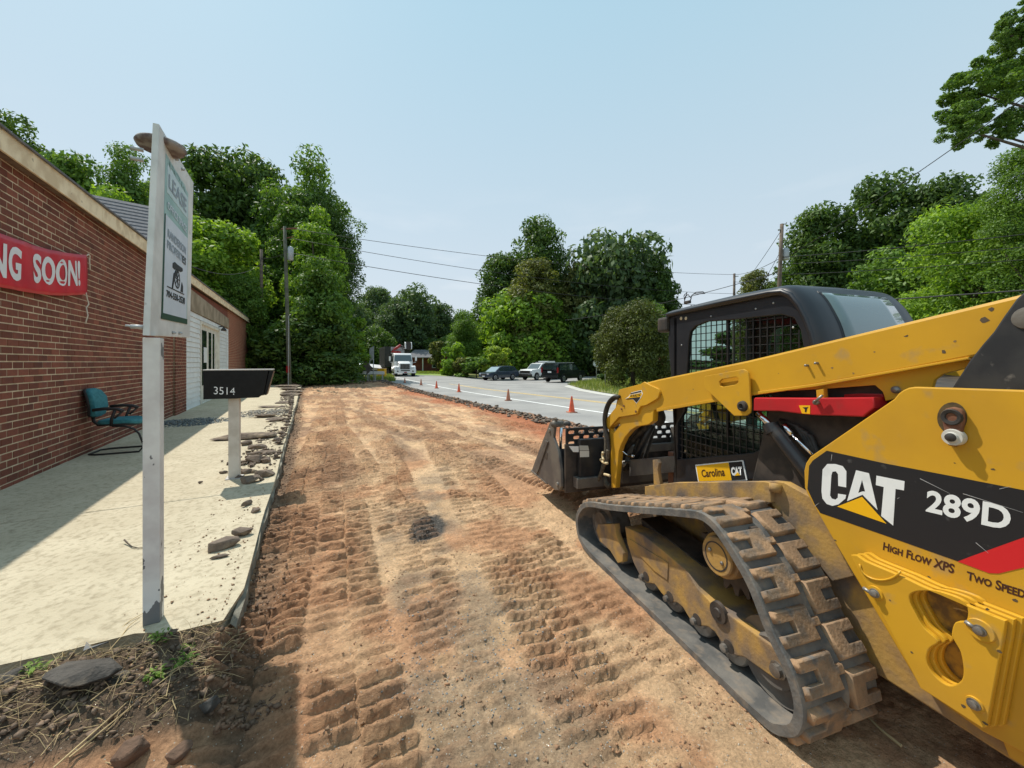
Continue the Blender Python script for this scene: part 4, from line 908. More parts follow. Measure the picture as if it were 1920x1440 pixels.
# ------------------------------------------------------------------ office chair on a sled base
def chair():
    x, y, z = hit(226, 846, WZ)
    E = empty('office_chair', (x, y, WZ), math.radians(27), 'teal fabric office chair with black arms and sled base standing by the brick wall', 'chair')
    # local x = forward (picture right), local y = away
    mb = MB(); w = .25; r = .014
    loop = [(.30, -w, .30), (.36, -w, .10), (.30, -w, .016), (-.20, -w, .016), (-.30, -w + .08, .016), (-.30, w - .08, .016), (-.20, w, .016), (.30, w, .016), (.36, w, .10), (.30, w, .30)]
    top = [(-.02, -w + .03, .435), (.12, -w + .01, .43), (.24, -w, .38)]
    mb.tube(top + loop + [(.24, w, .38), (.12, w - .01, .43), (-.02, w - .03, .435)], r, 10); mb.build('sled_base', M['chairplastic'], E, True)
    pts = []
    for i in range(24):
        a = 2 * math.pi * i / 24; c, s_ = math.cos(a), math.sin(a)
        pts.append((0.02 + .25 * (abs(c) ** .6) * (1 if c > 0 else -1), .25 * (abs(s_) ** .6) * (1 if s_ > 0 else -1)))
    def dish(q): q[:, 2] += 0.35 * np.clip(-q[:, 0] - .12, 0, 1) ** 1 * .0 + 0.9 * (q[:, 1]) ** 2 * .25 - 1.2 * np.clip(q[:, 0] - .12, 0, 1) ** 2; return q
    plate('seat', pts, .455, .525, M['teal'], E, .025, axis='z', fn=dish)
    plate('seat_shell', [(a * .95, b * .95) for a, b in pts], .435, .458, M['chairplastic'], E, .006, axis='z', fn=dish)
    bp = [(-.17, .60), (-.215, .72), (-.22, .88), (-.17, .985), (-.08, 1.02), (.08, 1.02), (.17, .985), (.22, .88), (.215, .72), (.17, .60), (.08, .57), (-.08, .57)]
    def lean(q):
        z = q[:, 2] - .5; q[:, 0] = q[:, 0] - .27 + .05 * np.sin((z - .05) * 6) - .16 * z + .55 * q[:, 1] ** 2; return q
    me = plate('backrest', [(a, b) for a, b in bp], -.035, .03, M['teal'], E, .02, fn=lean)
    plate('back_shell', [(a * .98, b * .995 + .002) for a, b in bp], -.065, -.030, M['chairplastic'], E, .01, fn=lean)
    mb = MB(); mb.tube([(-.05, 0, .44), (-.26, 0, .44), (-.31, 0, .50), (-.33, 0, .66)], .022, 8); mb.build('back_support', M['chairplastic'], E, True)
    for s_ in (-1, 1):
        a = MB(); y_ = s_ * .275
        a.tube([(-.22, y_, .70), (-.08, y_, .715), (.06, y_, .70), (.13, y_, .665)], .024, 10); a.build('armrest', M['chairplastic'], E, True)
        a = MB(); a.tube([(.03, y_, .69), (-.01, y_ * .97, .56), (-.03, y_ * .85, .445)], .020, 8); a.tube([(.11, y_, .66), (.06, y_, .60), (.02, y_ * .97, .56)], .015, 8); a.build('arm_support', M['chairplastic'], E, True)
chair()
# ------------------------------------------------------------------ compact track loader
mf = Frame(1.056, 1.661, 17.3)          # local x: across the machine (to its right), local y: forward
WC = 1.03                                # machine centre plane
LD = empty('track_loader', (mf.o[0], mf.o[1], 0), mf.a, 'yellow and black compact track loader with a cab, lift arms and front bucket', 'track loader')
def px(pts, w, sc=1.0, ox=0, oy=0): return [mf.tw(ox + u / sc, oy + v / sc, w) for u, v in pts]
def c8(pts, w): return px(pts, w, 4.0, 1080, 920)
def c3b(pts, w): return px(pts, w, 2.4833, 1500, 820)
def c5(pts, w): return px(pts, w, 3.2722, 960, 520)
def c6(pts, w): return px(pts, w, 3.2731, 1400, 520)
def c6b(pts, w): return px(pts, w, 5.3333, 1230, 530)
def c4(pts, w): return px(pts, w, 6.2611, 1120, 700)
def mirror(o, parent=LD):
    c = o.copy(); C.objects.link(c); c.parent = parent; c.location = (2 * WC - o.location.x, o.location.y, o.location.z); c.scale = (-1, 1, 1)
    for ch in o.children:
        d = ch.copy(); C.objects.link(d); d.parent = c
    return c
def discx(name, c, prof, m, parent=LD, n=24):
    mb = MB(); mb.lathe(prof, c, 'x', n); o = mb.build(name, m, parent); return shade_auto(o, 0.6)

# ---- undercarriage
prof = [(1.69, .09), (1.715, .22), (1.64, .345), (1.50, .43), (1.20, .515), (.93, .598), (.60, .705), (.44, .755), (.32, .787), (.234, .773), (.17, .735), (.10, .675), (.01, .583), (-.079, .433), (-.15, .345), (-.189, .269), (-.203, .19), (-.18, .10), (-.12, .04), (-.03, .006), (.3, 0), (.9, 0), (1.3, 0), (1.50, .005), (1.62, .035)]
def catmull(P, n=6):
    out = []; k = len(P)
    for i in range(k):
        p0, p1, p2, p3 = [np.array(P[(i + j - 1) % k]) for j in range(4)]
        for q in range(n):
            t = q / n; out.append(0.5 * ((2 * p1) + (-p0 + p2) * t + (2 * p0 - 5 * p1 + 4 * p2 - p3) * t * t + (-p0 + 3 * p1 - 3 * p2 + p3) * t ** 3))
    return np.array(out)
path = catmull(prof); seg = np.linalg.norm(np.roll(path, -1, 0) - path, axis=1); cum = np.concatenate([[0], np.cumsum(seg)]); TOT = cum[-1]
def at(s):
    s = s % TOT; i = min(int(np.searchsorted(cum, s, 'right') - 1), len(path) - 1); k = (s - cum[i]) / seg[i]; a, b = path[i], path[(i + 1) % len(path)]
    tg = (b - a) / np.linalg.norm(b - a); return a * (1 - k) + b * k, tg
BW = .42
def belt():
    mb = MB(); n = 150; cs = [(0, -.004), (.006, .0), (BW - .006, 0), (BW, -.004), (BW, -.040), (BW - .08, -.034), (.08, -.034), (0, -.040)]
    for i in range(n):
        p, tg = at(TOT * i / n); nrm = np.array([-tg[1], tg[0]]); 
        for (w, d) in cs: q = p - nrm * d * -1 if False else p + nrm * (-d if False else 0) ; q = p + NSGN * nrm * d; mb.v.append((w, q[0], q[1]))
    k = len(cs)
    for i in range(n):
        for j in range(k):
            a = i * k + j; b = i * k + (j + 1) % k; c = ((i + 1) % n) * k; mb.f.append((a, b, c + (j + 1) % k, c + j))
    return mb
# outward normal sign: profile runs front -> up and back -> down -> forward
p_, t_ = at(TOT * .25); NSGN = 1.0
ctr = path.mean(0); nn_ = np.array([-t_[1], t_[0]]); NSGN = 1.0 if np.dot(nn_, p_ - ctr) > 0 else -1.0
BELT = shade_auto(belt().build('track_belt', M['rubber'], LD), 0.5)
def lugmesh(side):
    h0, h1 = -.012, .023; L = .128; A = .018 if side == 0 else BW - .018
    s_ = 1 if side == 0 else -1; X = lambda d: A + s_ * d
    if side == 0: pts = [(X(0), 0), (X(.185), 0), (X(.185), .05), (X(.225), .05), (X(.225), .082), (X(.185), .082), (X(.185), L), (X(0), L), (X(0), L - .042), (X(.085), L - .042), (X(.085), .042), (X(0), .042)]
    else: pts = [(X(0), 0), (X(.150), 0), (X(.150), L), (X(0), L), (X(0), L - .042), (X(.075), L - .042), (X(.075), .042), (X(0), .042)]
    me = curve_mesh('track_lug', [pts], (h1 - h0) / 2, .005, 1)
    n = len(me.vertices); co = np.empty(n * 3); me.vertices.foreach_get('co', co); co = co.reshape(-1, 3)
    z = co[:, 2] + (h0 + h1) / 2; k = np.clip((z - 0) / h1, 0, 1); cx, cy = (A + s_ * .1), L / 2
    q = np.stack([cx + (co[:, 0] - cx) * (1.02 - .05 * k), cy + (co[:, 1] - cy) * (1.05 - .12 * k), z], 1)
    me.vertices.foreach_set('co', q.ravel()); me.materials.append(M['lug']); me.update(); return me
lm = [lugmesh(0), lugmesh(1)]; PITCH = TOT / round(TOT / .163); NL = round(TOT / .163)
for i in range(NL):
    for side in (0, 1):
        s0 = i * PITCH + (.5 * PITCH if side else 0) + .06
        pa, _ = at(s0); pb, _ = at(s0 + .12); tg = (pb - pa) / np.linalg.norm(pb - pa); nr_ = NSGN * np.array([-tg[1], tg[0]])
        pm, _ = at(s0 + .06); mid = (pa + pb) / 2; lift = max(0.0, float(np.dot(pm - mid, nr_))) * .75
        o_ = pa + nr_ * lift
        flip = NSGN < 0
        R4 = Matrix(((1, 0, 0, 0), (0, tg[0], nr_[0], o_[0]), (0, tg[1], nr_[1], o_[1]), (0, 0, 0, 1)))
        o = bpy.data.objects.new('track_lug', lm[side]); C.objects.link(o); o.parent = BELT; o.matrix_basis = R4
far_belt = BELT.copy(); C.objects.link(far_belt); far_belt.location = (2 * WC - BW, 0, 0)
for ch in list(BELT.children):
    d = ch.copy(); C.objects.link(d); d.parent = far_belt
TF = [(365, 270), (500, 330), (660, 455), (840, 610), (900, 720), (1030, 860), (1140, 925), (1540, 1220), (1572, 1285), (1562, 1395), (1500, 1420), (1260, 1250), (1190, 1238), (1130, 1200), (1040, 1060), (990, 1022), (920, 1012), (850, 960), (800, 875), (760, 842), (700, 832), (640, 770), (590, 702), (530, 692), (490, 660), (430, 540), (385, 400)]
tf = plate('track_frame', c8(TF, .10), .10, .33, M['dustyyellow'], LD, .006)
fk = plate('idler_fork', c8([(165, 250), (290, 250), (300, 330), (352, 470), (350, 535), (312, 545), (255, 450), (178, 380), (150, 300)], .075), .075, .12, M['dustyyellow'], LD, .005)
plate('adjuster_cover', c8([(375, 225), (500, 330), (560, 370), (840, 600), (700, 560), (400, 370)], .095), .22, .40, M['darksteel'], LD)
plate('access_plate', c8([(405, 360), (695, 540), (690, 670), (590, 600), (400, 400)], .10), .094, .0995, M['dustyyellow'], tf, .002)
def rollerat(u, v, w0, w1, r, name='roller', zc=None):
    s_, z_ = mf.tw(1080 + u / 4, 920 + v / 4, w0); z_ = zc if zc else z_
    o = discx(name, (w0, s_, z_), [(r * .35, -.012), (r * .5, -.012), (r * .55, .0), (r * .92, .0), (r, .012), (r, w1 - w0 - .012), (r * .9, w1 - w0)], M['steel'], LD, 28)
    discx('hub', (w0 - .012, s_, z_), [(.018, -.012), (.03, -.01), (.032, .0)], M['darksteel'], o); return o
for (u, v) in ((325, 520), (545, 700), (725, 860), (930, 1030), (1170, 1250)): rollerat(u, v, .12, .30, .088, zc=.135)
discx('front_idler', (.13, 1.50, .225), [(.05, 0), (.1, -.01), (.11, .02), (.155, .02), (.172, .01), (.172, .16), (.155, .17)], M['steel'], LD, 36)
discx('rear_idler', (.12, .02, .215), [(.05, 0), (.1, -.01), (.11, .02), (.155, .02), (.175, .01), (.175, .17), (.155, .18)], M['greysteel'], LD, 36)
sc_, sz_ = mf.tw(1341, 1043, .05)
hub = discx('drive_hub', (.055, sc_, sz_), [(.05, 0), (.088, 0), (.094, .006), (.094, .03), (.108, .03), (.112, .05), (.112, .22)], M['dustyyellow'], LD, 36)
plate('hub_ring', [circ(sc_, sz_, .071, 28), circ(sc_, sz_, .064, 28)], .0535, .0548, M['darksteel'], hub)
for a in (20, 200): discx('bolt', (.050, sc_ + .04 * math.cos(math.radians(a)), sz_ + .05 * math.sin(math.radians(a))), [(.006, -.004), (.010, 0), (.010, .01)], M['steel'], hub, 8)
sp = [];
for i in range(18 * 4):
    a = 2 * math.pi * i / 72; r = .205 if i % 4 in (0, 1) else .165; sp.append((sc_ + r * math.cos(a), sz_ + r * math.sin(a)))
plate('sprocket', sp, .16, .20, M['darksteel'], LD)
for (u, v, r) in ((490, 650, .018), (675, 810, .018), (880, 980, .018), (1110, 1180, .020), (1500, 1350, .026), (170, 310, .02), (320, 505, .018)):
    s_, z_ = mf.tw(1080 + u / 4, 920 + v / 4, .09); discx('bolt', (.098, s_, z_), [(r * .5, -.022), (r, -.018), (r, .0), (r * 1.4, .0), (r * 1.4, .008)], M['steel'], tf, 10)
s_, z_ = mf.tw(1080 + 1063 / 4, 920 + 915 / 4, .09); discx('torsion_pin', (.085, s_, z_), [(.012, -.004), (.02, -.004), (.024, .002), (.05, .002), (.054, .02)], M['darksteel'], tf, 20)
mirror(tf); mirror(fk)

# ---- chassis
chz = [(-.92, .30), (-.75, .22), (1.15, .22), (1.34, .36), (1.36, .56), (.95, .60), (.45, .66), (.30, .80), (.10, .93), (-.92, 1.0)]
ch = plate('chassis', chz, .47, 2 * WC - .47, M['dustyyellow'], LD, .01)
plate('inner_hull', [(-.55, .45), (.60, .45), (.50, .86), (.34, 1.52), (-.55, 1.40)], .56, 1.50, M['darksteel'], LD, .01)
bm1 = plate('side_rail', px([(1209, 912), (1262, 905), (1431, 903), (1443, 905), (1446, 942), (1209, 942)], .40), .40, .46, M['dustyyellow'], LD, .003)
plate('side_rail_rear', px([(1446, 902), (1470, 905), (1522, 934), (1600, 1080), (1560, 1090), (1446, 945)], .43), .43, .48, M['dustyyellow'], LD, .003)
mb = MB(); s1, z1 = mf.tw(1446, 915, .39); mb.tube([(.42, s1, z1 - .02), (.42, s1, z1 + .02)], .03, 10); mb.build('hinge_lug', M['dustyyellow'], LD, True)
st = plate('front_stop', c5([(862, 1120), (890, 1118), (900, 1140), (893, 1180), (905, 1250), (915, 1320), (905, 1330), (870, 1280)], .47), .47, .50, M['dustyyellow'], LD, .003)
mirror(st)
plate('front_crossmember', px([(1180, 862), (1265, 855), (1268, 885), (1180, 893)], .62), .62, 2 * WC - .62, M['greysteel'], LD, .004)
plate('lower_crossmember', [(1.25, .22), (1.42, .22), (1.42, .42), (1.25, .42)], .55, 2 * WC - .55, M['darksteel'], LD, .005)
plate('front_panel', [(1.30, .40), (1.36, .40), (1.36, .82), (1.30, .82)], .66, 2 * WC - .66, M['rust'], LD, .003)

# ---- side tower with its printed panel
PW = .40
tower = plate('tower_panel', px([(1676, 748), (1684, 738), (1693, 731.5), (1703, 727), (1715, 725.3), (1920, 731.7), (2400, 746.5), (2400, 1672), (2050, 1480), (1842, 1372), (1725.5, 1289), (1560, 1008), (1514, 927), (1508.5, 914), (1507.5, 882), (1511, 868), (1519, 856)], PW), PW, PW + .035, M['yellow'], LD, .005)
mirror(tower)
dk = M['decalblack']
D = lambda name, pts, off, m: plate(name, c3b(pts, PW), PW - off * .45, PW - off * .45 + .0003, m, tower)
D('black_band', [(125, 62), (400, 122), (700, 179), (1043, 246), (2200, 474), (2200, 700), (1043, 1030 - 565), (735, 577), (400, 458), (95, 352), (70, 315), (35, 240), (43, 132), (60, 108)], .0020, dk)
D('red_stripe', [(735, 578), (800, 553), (1043, 466), (2200, 50 + 600), (2200, 240 + 600), (1043, 606), (925, 634), (880, 632)], .0030, M['decalred'])
D('emblem_letter', [(106, 150), (128, 124), (165, 124), (200, 134), (217, 158), (216, 233), (179, 226), (178, 172), (168, 158), (152, 160), (147, 176), (141, 270), (149, 285), (166, 290), (177, 281), (178, 262), (216, 268), (212, 285), (180, 312), (152, 319), (125, 310), (105, 284), (101, 250)], .0032, M['decalwhite'])
plate('emblem_letter', [c3b([(262, 153), (322, 167), (362, 338), (292, 267), (220, 297)], PW), c3b([(290, 198), (304, 252), (291, 252), (272, 259)], PW)], PW - .00145, PW - .0011, M['decalwhite'], tower)
D('emblem_letter', [(357, 178), (488, 204), (485, 247), (446, 240), (435, 411), (379, 366), (391, 231), (354, 222)], .0032, M['decalwhite'])
D('emblem_triangle', [(174, 322), (290, 277), (404, 402)], .0036, M['decalyellow'])
def L3(s, q, m, **k): lettering(s, c3b(q, PW), PW - .0016 if m is not ink else PW - .0008, m, tower, **k)
ink = mat('decal_dark_red_ink', (0.06, 0.02, 0.012), rough=0.5)
L3('289D', [(593, 243), (987, 322), (978, 440), (586, 347)], M['decalwhite'], fat=.03)
L3('High Flow XPS', [(390, 487), (722, 592), (716, 636), (386, 524)], ink, small=True, fat=.03)
L3('Two Speed', [(778, 622), (1052, 703), (1048, 752), (776, 662)], ink, small=True, fat=.03)
# scratches in the band
for (a, b) in (((560, 192), (700, 262)), ((930, 240), (985, 228)), ((760, 262), (1040, 350)), ((150, 80), (146, 110)), ((820, 490), (880, 540)), ((70, 320), (90, 305)), ((455, 285), (465, 280))):
    dx, dy = b[0] - a[0], b[1] - a[1]; l = math.hypot(dx, dy); nx, ny = -dy / l * 1.3, dx / l * 1.3
    D('scratch', [(a[0] + nx, a[1] + ny), (b[0] + nx * .3, b[1] + ny * .3), (b[0] - nx * .3, b[1] - ny * .3), (a[0] - nx, a[1] - ny)], .0042, mat('scratch_grey', (.4, .4, .4), rough=.6) if 'scr' not in M else M['scr'])
    if 'scr' not in M: M['scr'] = bpy.data.materials['scratch_grey']
# arm pivot: flat dark oval painting the shaded hole, link, pin, washer
def pv(pts, w): return [mf.tw(1740 + a / 4, 540 + b / 4, w) for a, b in pts]
el = []
for i in range(24):
    a = 2 * math.pi * i / 24; el.append((183 + 112 * math.cos(a), 975 + 118 * math.sin(a)))
plate('pivot_hole_shade', pv(el, PW), PW - .002, PW + .001, mat('hole_dark_tone', (0.05, 0.035, 0.02), (.12, .08, .03), 30, rough=.7), tower)
lk = plate('pivot_link', pv([(105, 930), (130, 905), (183, 893), (235, 905), (262, 935), (265, 1000), (250, 1080), (235, 1170), (200, 1190), (150, 1180), (125, 1100), (105, 1000)], PW - .02), PW - .022, PW - .002, M['rust'], LD, .005)
s_, z_ = pv([(178, 968)], PW - .02)[0]; discx('pivot_pin', (PW - .022, s_, z_), [(.012, .004), (.016, -.004), (.026, -.006), (.030, .002)], M['darksteel'], LD, 16)
s_, z_ = pv([(178, 1120)], PW - .03)[0]; discx('washer', (PW - .030, s_, z_), [(.012, -.006), (.016, -.006), (.018, 0), (.027, 0), (.029, .006), (.029, .024)], mat('pale_washer', (.55, .53, .48), rough=.5), LD, 24)
discx('pin_head', (PW - .042, s_, z_), [(.006, -.004), (.014, 0), (.016, .014)], M['darksteel'], LD, 12)
for (u, v) in ((1893, 1330),): pass
# counterweight stack
KW = .335
face = [(236, 548), (262, 548), (300, 575), (345, 595), (478, 650), (560, 690), (650, 728), (752, 772), (955, 855), (948, 920), (870, 1350), (850, 1356), (560, 1168), (400, 860)]
hole = hole0 = [(515, 730), (560, 716), (640, 722), (765, 772), (775, 850), (722, 862), (705, 915), (716, 945), (748, 1005), (760, 1095), (742, 1140), (690, 1155), (628, 1112), (590, 1045), (602, 985), (642, 950), (578, 888), (538, 820), (512, 765)]
hole = [tuple(q) for q in catmull(hole0, 4)]
for i in range(3):
    w0 = KW + i * .0215; g = 1 + .01 * i
    cw = plate('weight_plate', [c3b(face, KW), c3b(hole, KW)], w0, w0 + .0200, M['yellow'], LD, .003)
    if i:
        cw.location = (0, -.010 * i, .006 * i)
plate('weight_back', c3b([(470, 660), (830, 760), (830, 1240), (530, 1110)], PW), PW - .0015, PW - .0005, mat('recess_dark_yellow', (.42, .23, .03), (.16, .09, .03), 22, rough=.6), LD)  # plate behind the keyhole in a darker, blotched yellow
for (u, v, r) in ((353, 724, .026), (842, 897, .034), (815, 1240, .022)):
    s_, z_ = c3b([(u, v)], KW)[0]; cw_ = discx('boss', (KW, s_, z_), [(r, -.004), (r, .002), (r * .9, .003)] if False else [(r * .6, -.006), (r * .95, -.006), (r, -.003), (r, .001)], M['yellow'], LD, 24)
    discx('bolt', (KW - .008, s_, z_), [(.007, -.014), (.012, -.012), (.012, -.002), (.017, -.002), (.017, .002)], M['steel'], cw_, 12)
for (u0, v0, u1, v1) in ((300, 700, 335, 722), (775, 855, 825, 890)):
    a, b = c3b([(u0, v0), (u1, v1)], KW); mb = MB(); mb.tube([(KW - .006, *a), (KW - .008, *b)], .007, 8); mb.build('tie_pin', M['steel'], LD, True)
# pulled tab shape, round lip near the top corner
arc = []
for i in range(13):
    a = math.radians(180 + 15 * i * .85); arc.append((380 + 100 * math.cos(a), 590 - 75 * math.sin(a)))
mb = MB(); mb.tube([(KW - .002, *q) for q in c3b(arc, KW)], .004, 6); mb.build('edge_lip', M['yellow'], LD, True)
plate('tower_lower', [(-.98, .25), (-.55, .25), (-.50, .40), (-.50, 1.0), (-.98, 1.0)], PW + .036, PW + .10, M['yellow'], LD, .006)
plate('bumper', [(-1.02, .28), (-.80, .28), (-.78, .55), (-1.02, .60)], .43, 2 * WC - .43, M['greysteel'], LD, .01)
plate('engine_hood', [(-.96, .62), (-.30, .62), (-.28, 1.34), (-.45, 1.42), (-.96, 1.38)], .60, 2 * WC - .60, M['black'], LD, .03)

# ---- lift arm
AW = .48
armp = [(1160, 731), (1204, 719), (1236, 711), (1400, 676.5), (1500, 652.5), (1913, 552), (2010, 520), (2060, 560), (2010, 640), (1818, 672), (1700, 694), (1531, 722.5), (1406, 739.5), (1345, 750), (1228, 769), (1190, 776), (1150, 780)]
arm = plate('lift_arm', px(armp, AW), AW, AW + .12, M['yellow'], LD, .012)
mirror(arm)
seam = px([(1290, 759), (1406, 733), (1531, 716), (1818, 666), (1818, 672), (1531, 722), (1406, 739), (1300, 757)], AW)
flange = px([(1232, 766), (1345, 747), (1406, 736), (1531, 719), (1818, 669), (1818, 674), (1531, 725), (1406, 742), (1345, 753), (1232, 772)], AW)
plate('arm_flange', flange, AW - .006, AW + .01, M['yellow'], arm, .003)
web = plate('arm_web', px([(1475, 733), (1531, 722), (1818, 672), (1835, 676), (1812, 690), (1768, 701), (1752, 712), (1745, 735), (1700, 742), (1660, 752), (1655, 735), (1640, 722), (1560, 728)], AW + .03), AW + .03, AW + .05, M['yellow'], LD, .003)
cover = plate('tower_cover', px([(1950, 530), (1925, 543), (1905, 560), (1882, 592), (1862, 622), (1842, 645), (1818, 675), (1784, 728), (1790, 760), (2150, 770), (2150, 560), (2040, 515)], PW + .045), PW + .045, PW + .07, mat('scuffed_black_cover', (.02, .021, .024), (.035, .035, .036), 9, rough=.55, dirt=(.13, .12, .11), dscale=26, dlo=.64, dhi=.75), LD, .006)
discx('cover_knob', (PW + .045, *mf.tw(1926, 596, PW + .04)), [(.02, -.008), (.034, -.005), (.036, .0)], M['greysteel'], LD, 20)
# knee plate, goose neck, bracket
KP = AW - .02
knee = plate('knee_plate', c4([(258, 190), (505, 125), (545, 100), (620, 160 - 20), (690, 172), (718, 190), (730, 225), (712, 285), (690, 305), (570, 375), (510, 385), (485, 420), (465, 480), (250, 515), (125, 655), (85, 558), (215, 400), (262, 300)], KP), KP, KP + .02, M['yellow'], LD, .003)
neck = plate('goose_neck', [c4([(125, 655), (250, 515), (465, 480), (520, 400), (600, 390), (665, 410), (655, 470), (650, 560), (600, 600), (540, 612), (455, 625), (390, 668), (320, 750), (275, 840), (250, 920), (240, 1040), (225, 1180), (212, 1345), (165, 1345), (158, 1180), (150, 960), (150, 800), (140, 700)], AW), c4([(150, 640), (190, 700), (262, 605), (262, 575)], AW)], AW + .001, AW + .05, M['yellow'], LD, .004)
mirror(knee); mirror(neck)
for (u, v) in ((314, 382), (287, 418), (455, 448)):
    s_, z_ = c4([(u, v)], KP)[0]; discx('bolt', (KP, s_, z_), [(.004, -.008), (.009, -.007), (.009, .0)], M['rust'], knee, 10)
# state shaped sticker on the knee
stk = [(330, 300), (370, 270), (400, 225), (518, 196), (535, 240), (510, 290), (462, 355), (420, 305)]
plate('sticker', c4(stk, KP), KP - .0012, KP - .0002, M['decalwhite'], knee)
plate('sticker_print', c4([(342, 296), (372, 280), (392, 252), (524, 228), (526, 246), (505, 282), (430, 300)], KP), KP - .0020, KP - .0012, M['decalyellow'], knee)
plate('sticker_print', c4([(395, 232), (515, 203), (519, 218), (388, 246)], KP), KP - .0026, KP - .0018, M['ink'], knee)
plate('sticker_print', c4([(338, 297), (412, 286), (505, 277), (500, 294), (462, 345), (420, 300), (345, 304)], KP), KP - .0026, KP - .0018, M['ink'], knee)
lettering('WE BUILD NC', c4([(385, 256), (515, 233), (512, 268), (385, 280)], KP), KP - .0030, M['ink'], knee, fat=.02)
BP = KP - .012
br_ = plate('bracket', [c6b([(485, 935), (870, 865), (905, 880), (925, 915), (945, 1240), (938, 1300), (900, 1330), (780, 1332), (480, 1045)], BP), c6b([(632, 990), (660, 965), (800, 942), (826, 955), (820, 1000), (790, 1020), (665, 1042), (638, 1030)], BP)], BP, BP + .014, M['yellow'], LD, .003)
s_, z_ = c6b([(872, 1235)], BP)[0]; discx('pin', (BP, s_, z_), [(.008, -.004), (.016, -.02), (.028, -.016), (.032, 0)], M['darksteel'], LD, 18)
for (u, v) in ((1520, 828), (1618, 805)):
    s_, z_ = c6b([(u, v)], AW)[0]; discx('bolt', (AW, s_, z_), [(.003, -.022), (.006, -.020), (.006, 0)], M['steel'], arm, 8)
# red arm brace
RW = AW - .025
rb_ = plate('arm_brace', c6([(42, 745), (50, 738), (400, 740), (780, 736), (786, 800), (715, 858), (560, 851), (400, 846), (280, 832), (200, 822), (40, 818)], RW), RW, RW + .09, M['redpaint'], LD, .006)
plate('brace_top', c6([(600, 718), (700, 712), (835, 715), (850, 740), (780, 790), (600, 738)], RW + .1), RW + .095, RW + .13, M['redpaint'], LD, .004)
plate('warning_sticker', c6([(322, 786), (390, 786), (390, 838), (340, 835)], RW), RW - .0016, RW - .0002, M['decalyellow'], rb_)
plate('warning_print', c6([(345, 798), (380, 796), (372, 808), (368, 828), (358, 826), (360, 810)], RW), RW - .0024, RW - .0016, M['ink'], rb_)
pts = c6([(418, 768), (440, 745), (465, 725)], RW - .02); mb = MB(); mb.tube([(RW - .02, *q) for q in pts], .006, 8); mb.tube([(RW - .02, *pts[0]), (RW + .01, *pts[0])], .012, 8); mb.build('brace_latch', M['steel'], LD, True)
plate('brace_bracket', c6([(425, 690), (470, 682), (475, 740), (428, 742)], AW), AW + .0, AW + .03, M['yellow'], LD, .003)
# lift cylinder
a = mf.tw(1419, 775, AW + .0); b = mf.tw(1443, 798, AW); c = mf.tw(1512, 885, AW - .0); d2 = (c[0] - .35 * (b[0] - c[0]) * 2, c[1] - .35 * (b[1] - c[1]) * 2)
xw = AW + .01
mb = MB(); mb.tube([(xw, *a), (xw, *b)], .017, 14); mb.build('cylinder_rod', M['chrome'], LD, True)
mb = MB(); mb.tube([(xw, *b), (xw, *d2)], .036, 18); mb.tube([(xw, b[0] + .005, b[1] + .005), (xw, b[0] - .02, b[1] - .035)], .041, 18); cy_ = mb.build('lift_cylinder', M['black'], LD); shade_auto(cy_)
e = mf.tw(1475, 808, AW + .02); g = mf.tw(1521, 853, AW); mb = MB(); mb.tube([(xw + .02, *e), (xw, g[0], g[1])], .009, 10); mb.tube([(xw + .02, e[0] + .02, e[1] + .03), (xw + .02, e[0] - .02, e[1] - .02)], .017, 8); mb.build('damper_rod', M['chrome'], LD, True)
for k in range(4):
    p0 = mf.tw(1500 + k * 9, 800 + k * 6, AW + .08); p1 = mf.tw(1530 + k * 6, 850 + k * 8, AW + .08); mb = MB(); mb.tube([(AW + .07, p0[0] + .1, p0[1] + .02), (AW + .06, *p0), (AW + .06, *p1), (AW + .05, p1[0] - .1, p1[1] - .1)], .013, 8); mb.build('hydraulic_hose', M['hose'], LD, True)
mb = MB(); mb.tube([(AW + .02, *mf.tw(1672, 731, AW)), (AW + .05, *mf.tw(1672, 731, AW))], .015, 14); mb.build('hose_fitting', M['steel'], LD, True)

# ---- cab
CW = .62
out_ = [(1268, 909), (1262, 795), (1258, 703), (1252, 640), (1256, 606), (1252, 592), (1262, 585.5), (1361, 562.5), (1446, 546), (1470, 543), (1488, 549), (1506, 568), (1521, 595), (1532, 622), (1540, 655), (1548, 700), (1556, 800), (1556, 900), (1449, 897)]
win = [(1291, 640), (1294, 622), (1303, 612), (1325, 603), (1370, 600), (1465, 590), (1488, 596), (1500, 618), (1506, 650), (1507, 700), (1502, 770), (1470, 815), (1431, 839), (1412, 848.5), (1310, 858), (1270, 861), (1266, 800), (1284, 770), (1288, 700)]
side = plate('cab_side', [px(out_, CW), px(win, CW)], CW, CW + .03, M['cabblack'], LD, .006)
mirror(side)
gl = plate('side_glass', px(win, CW + .045), CW + .045, CW + .05, M['cabglass'], LD)
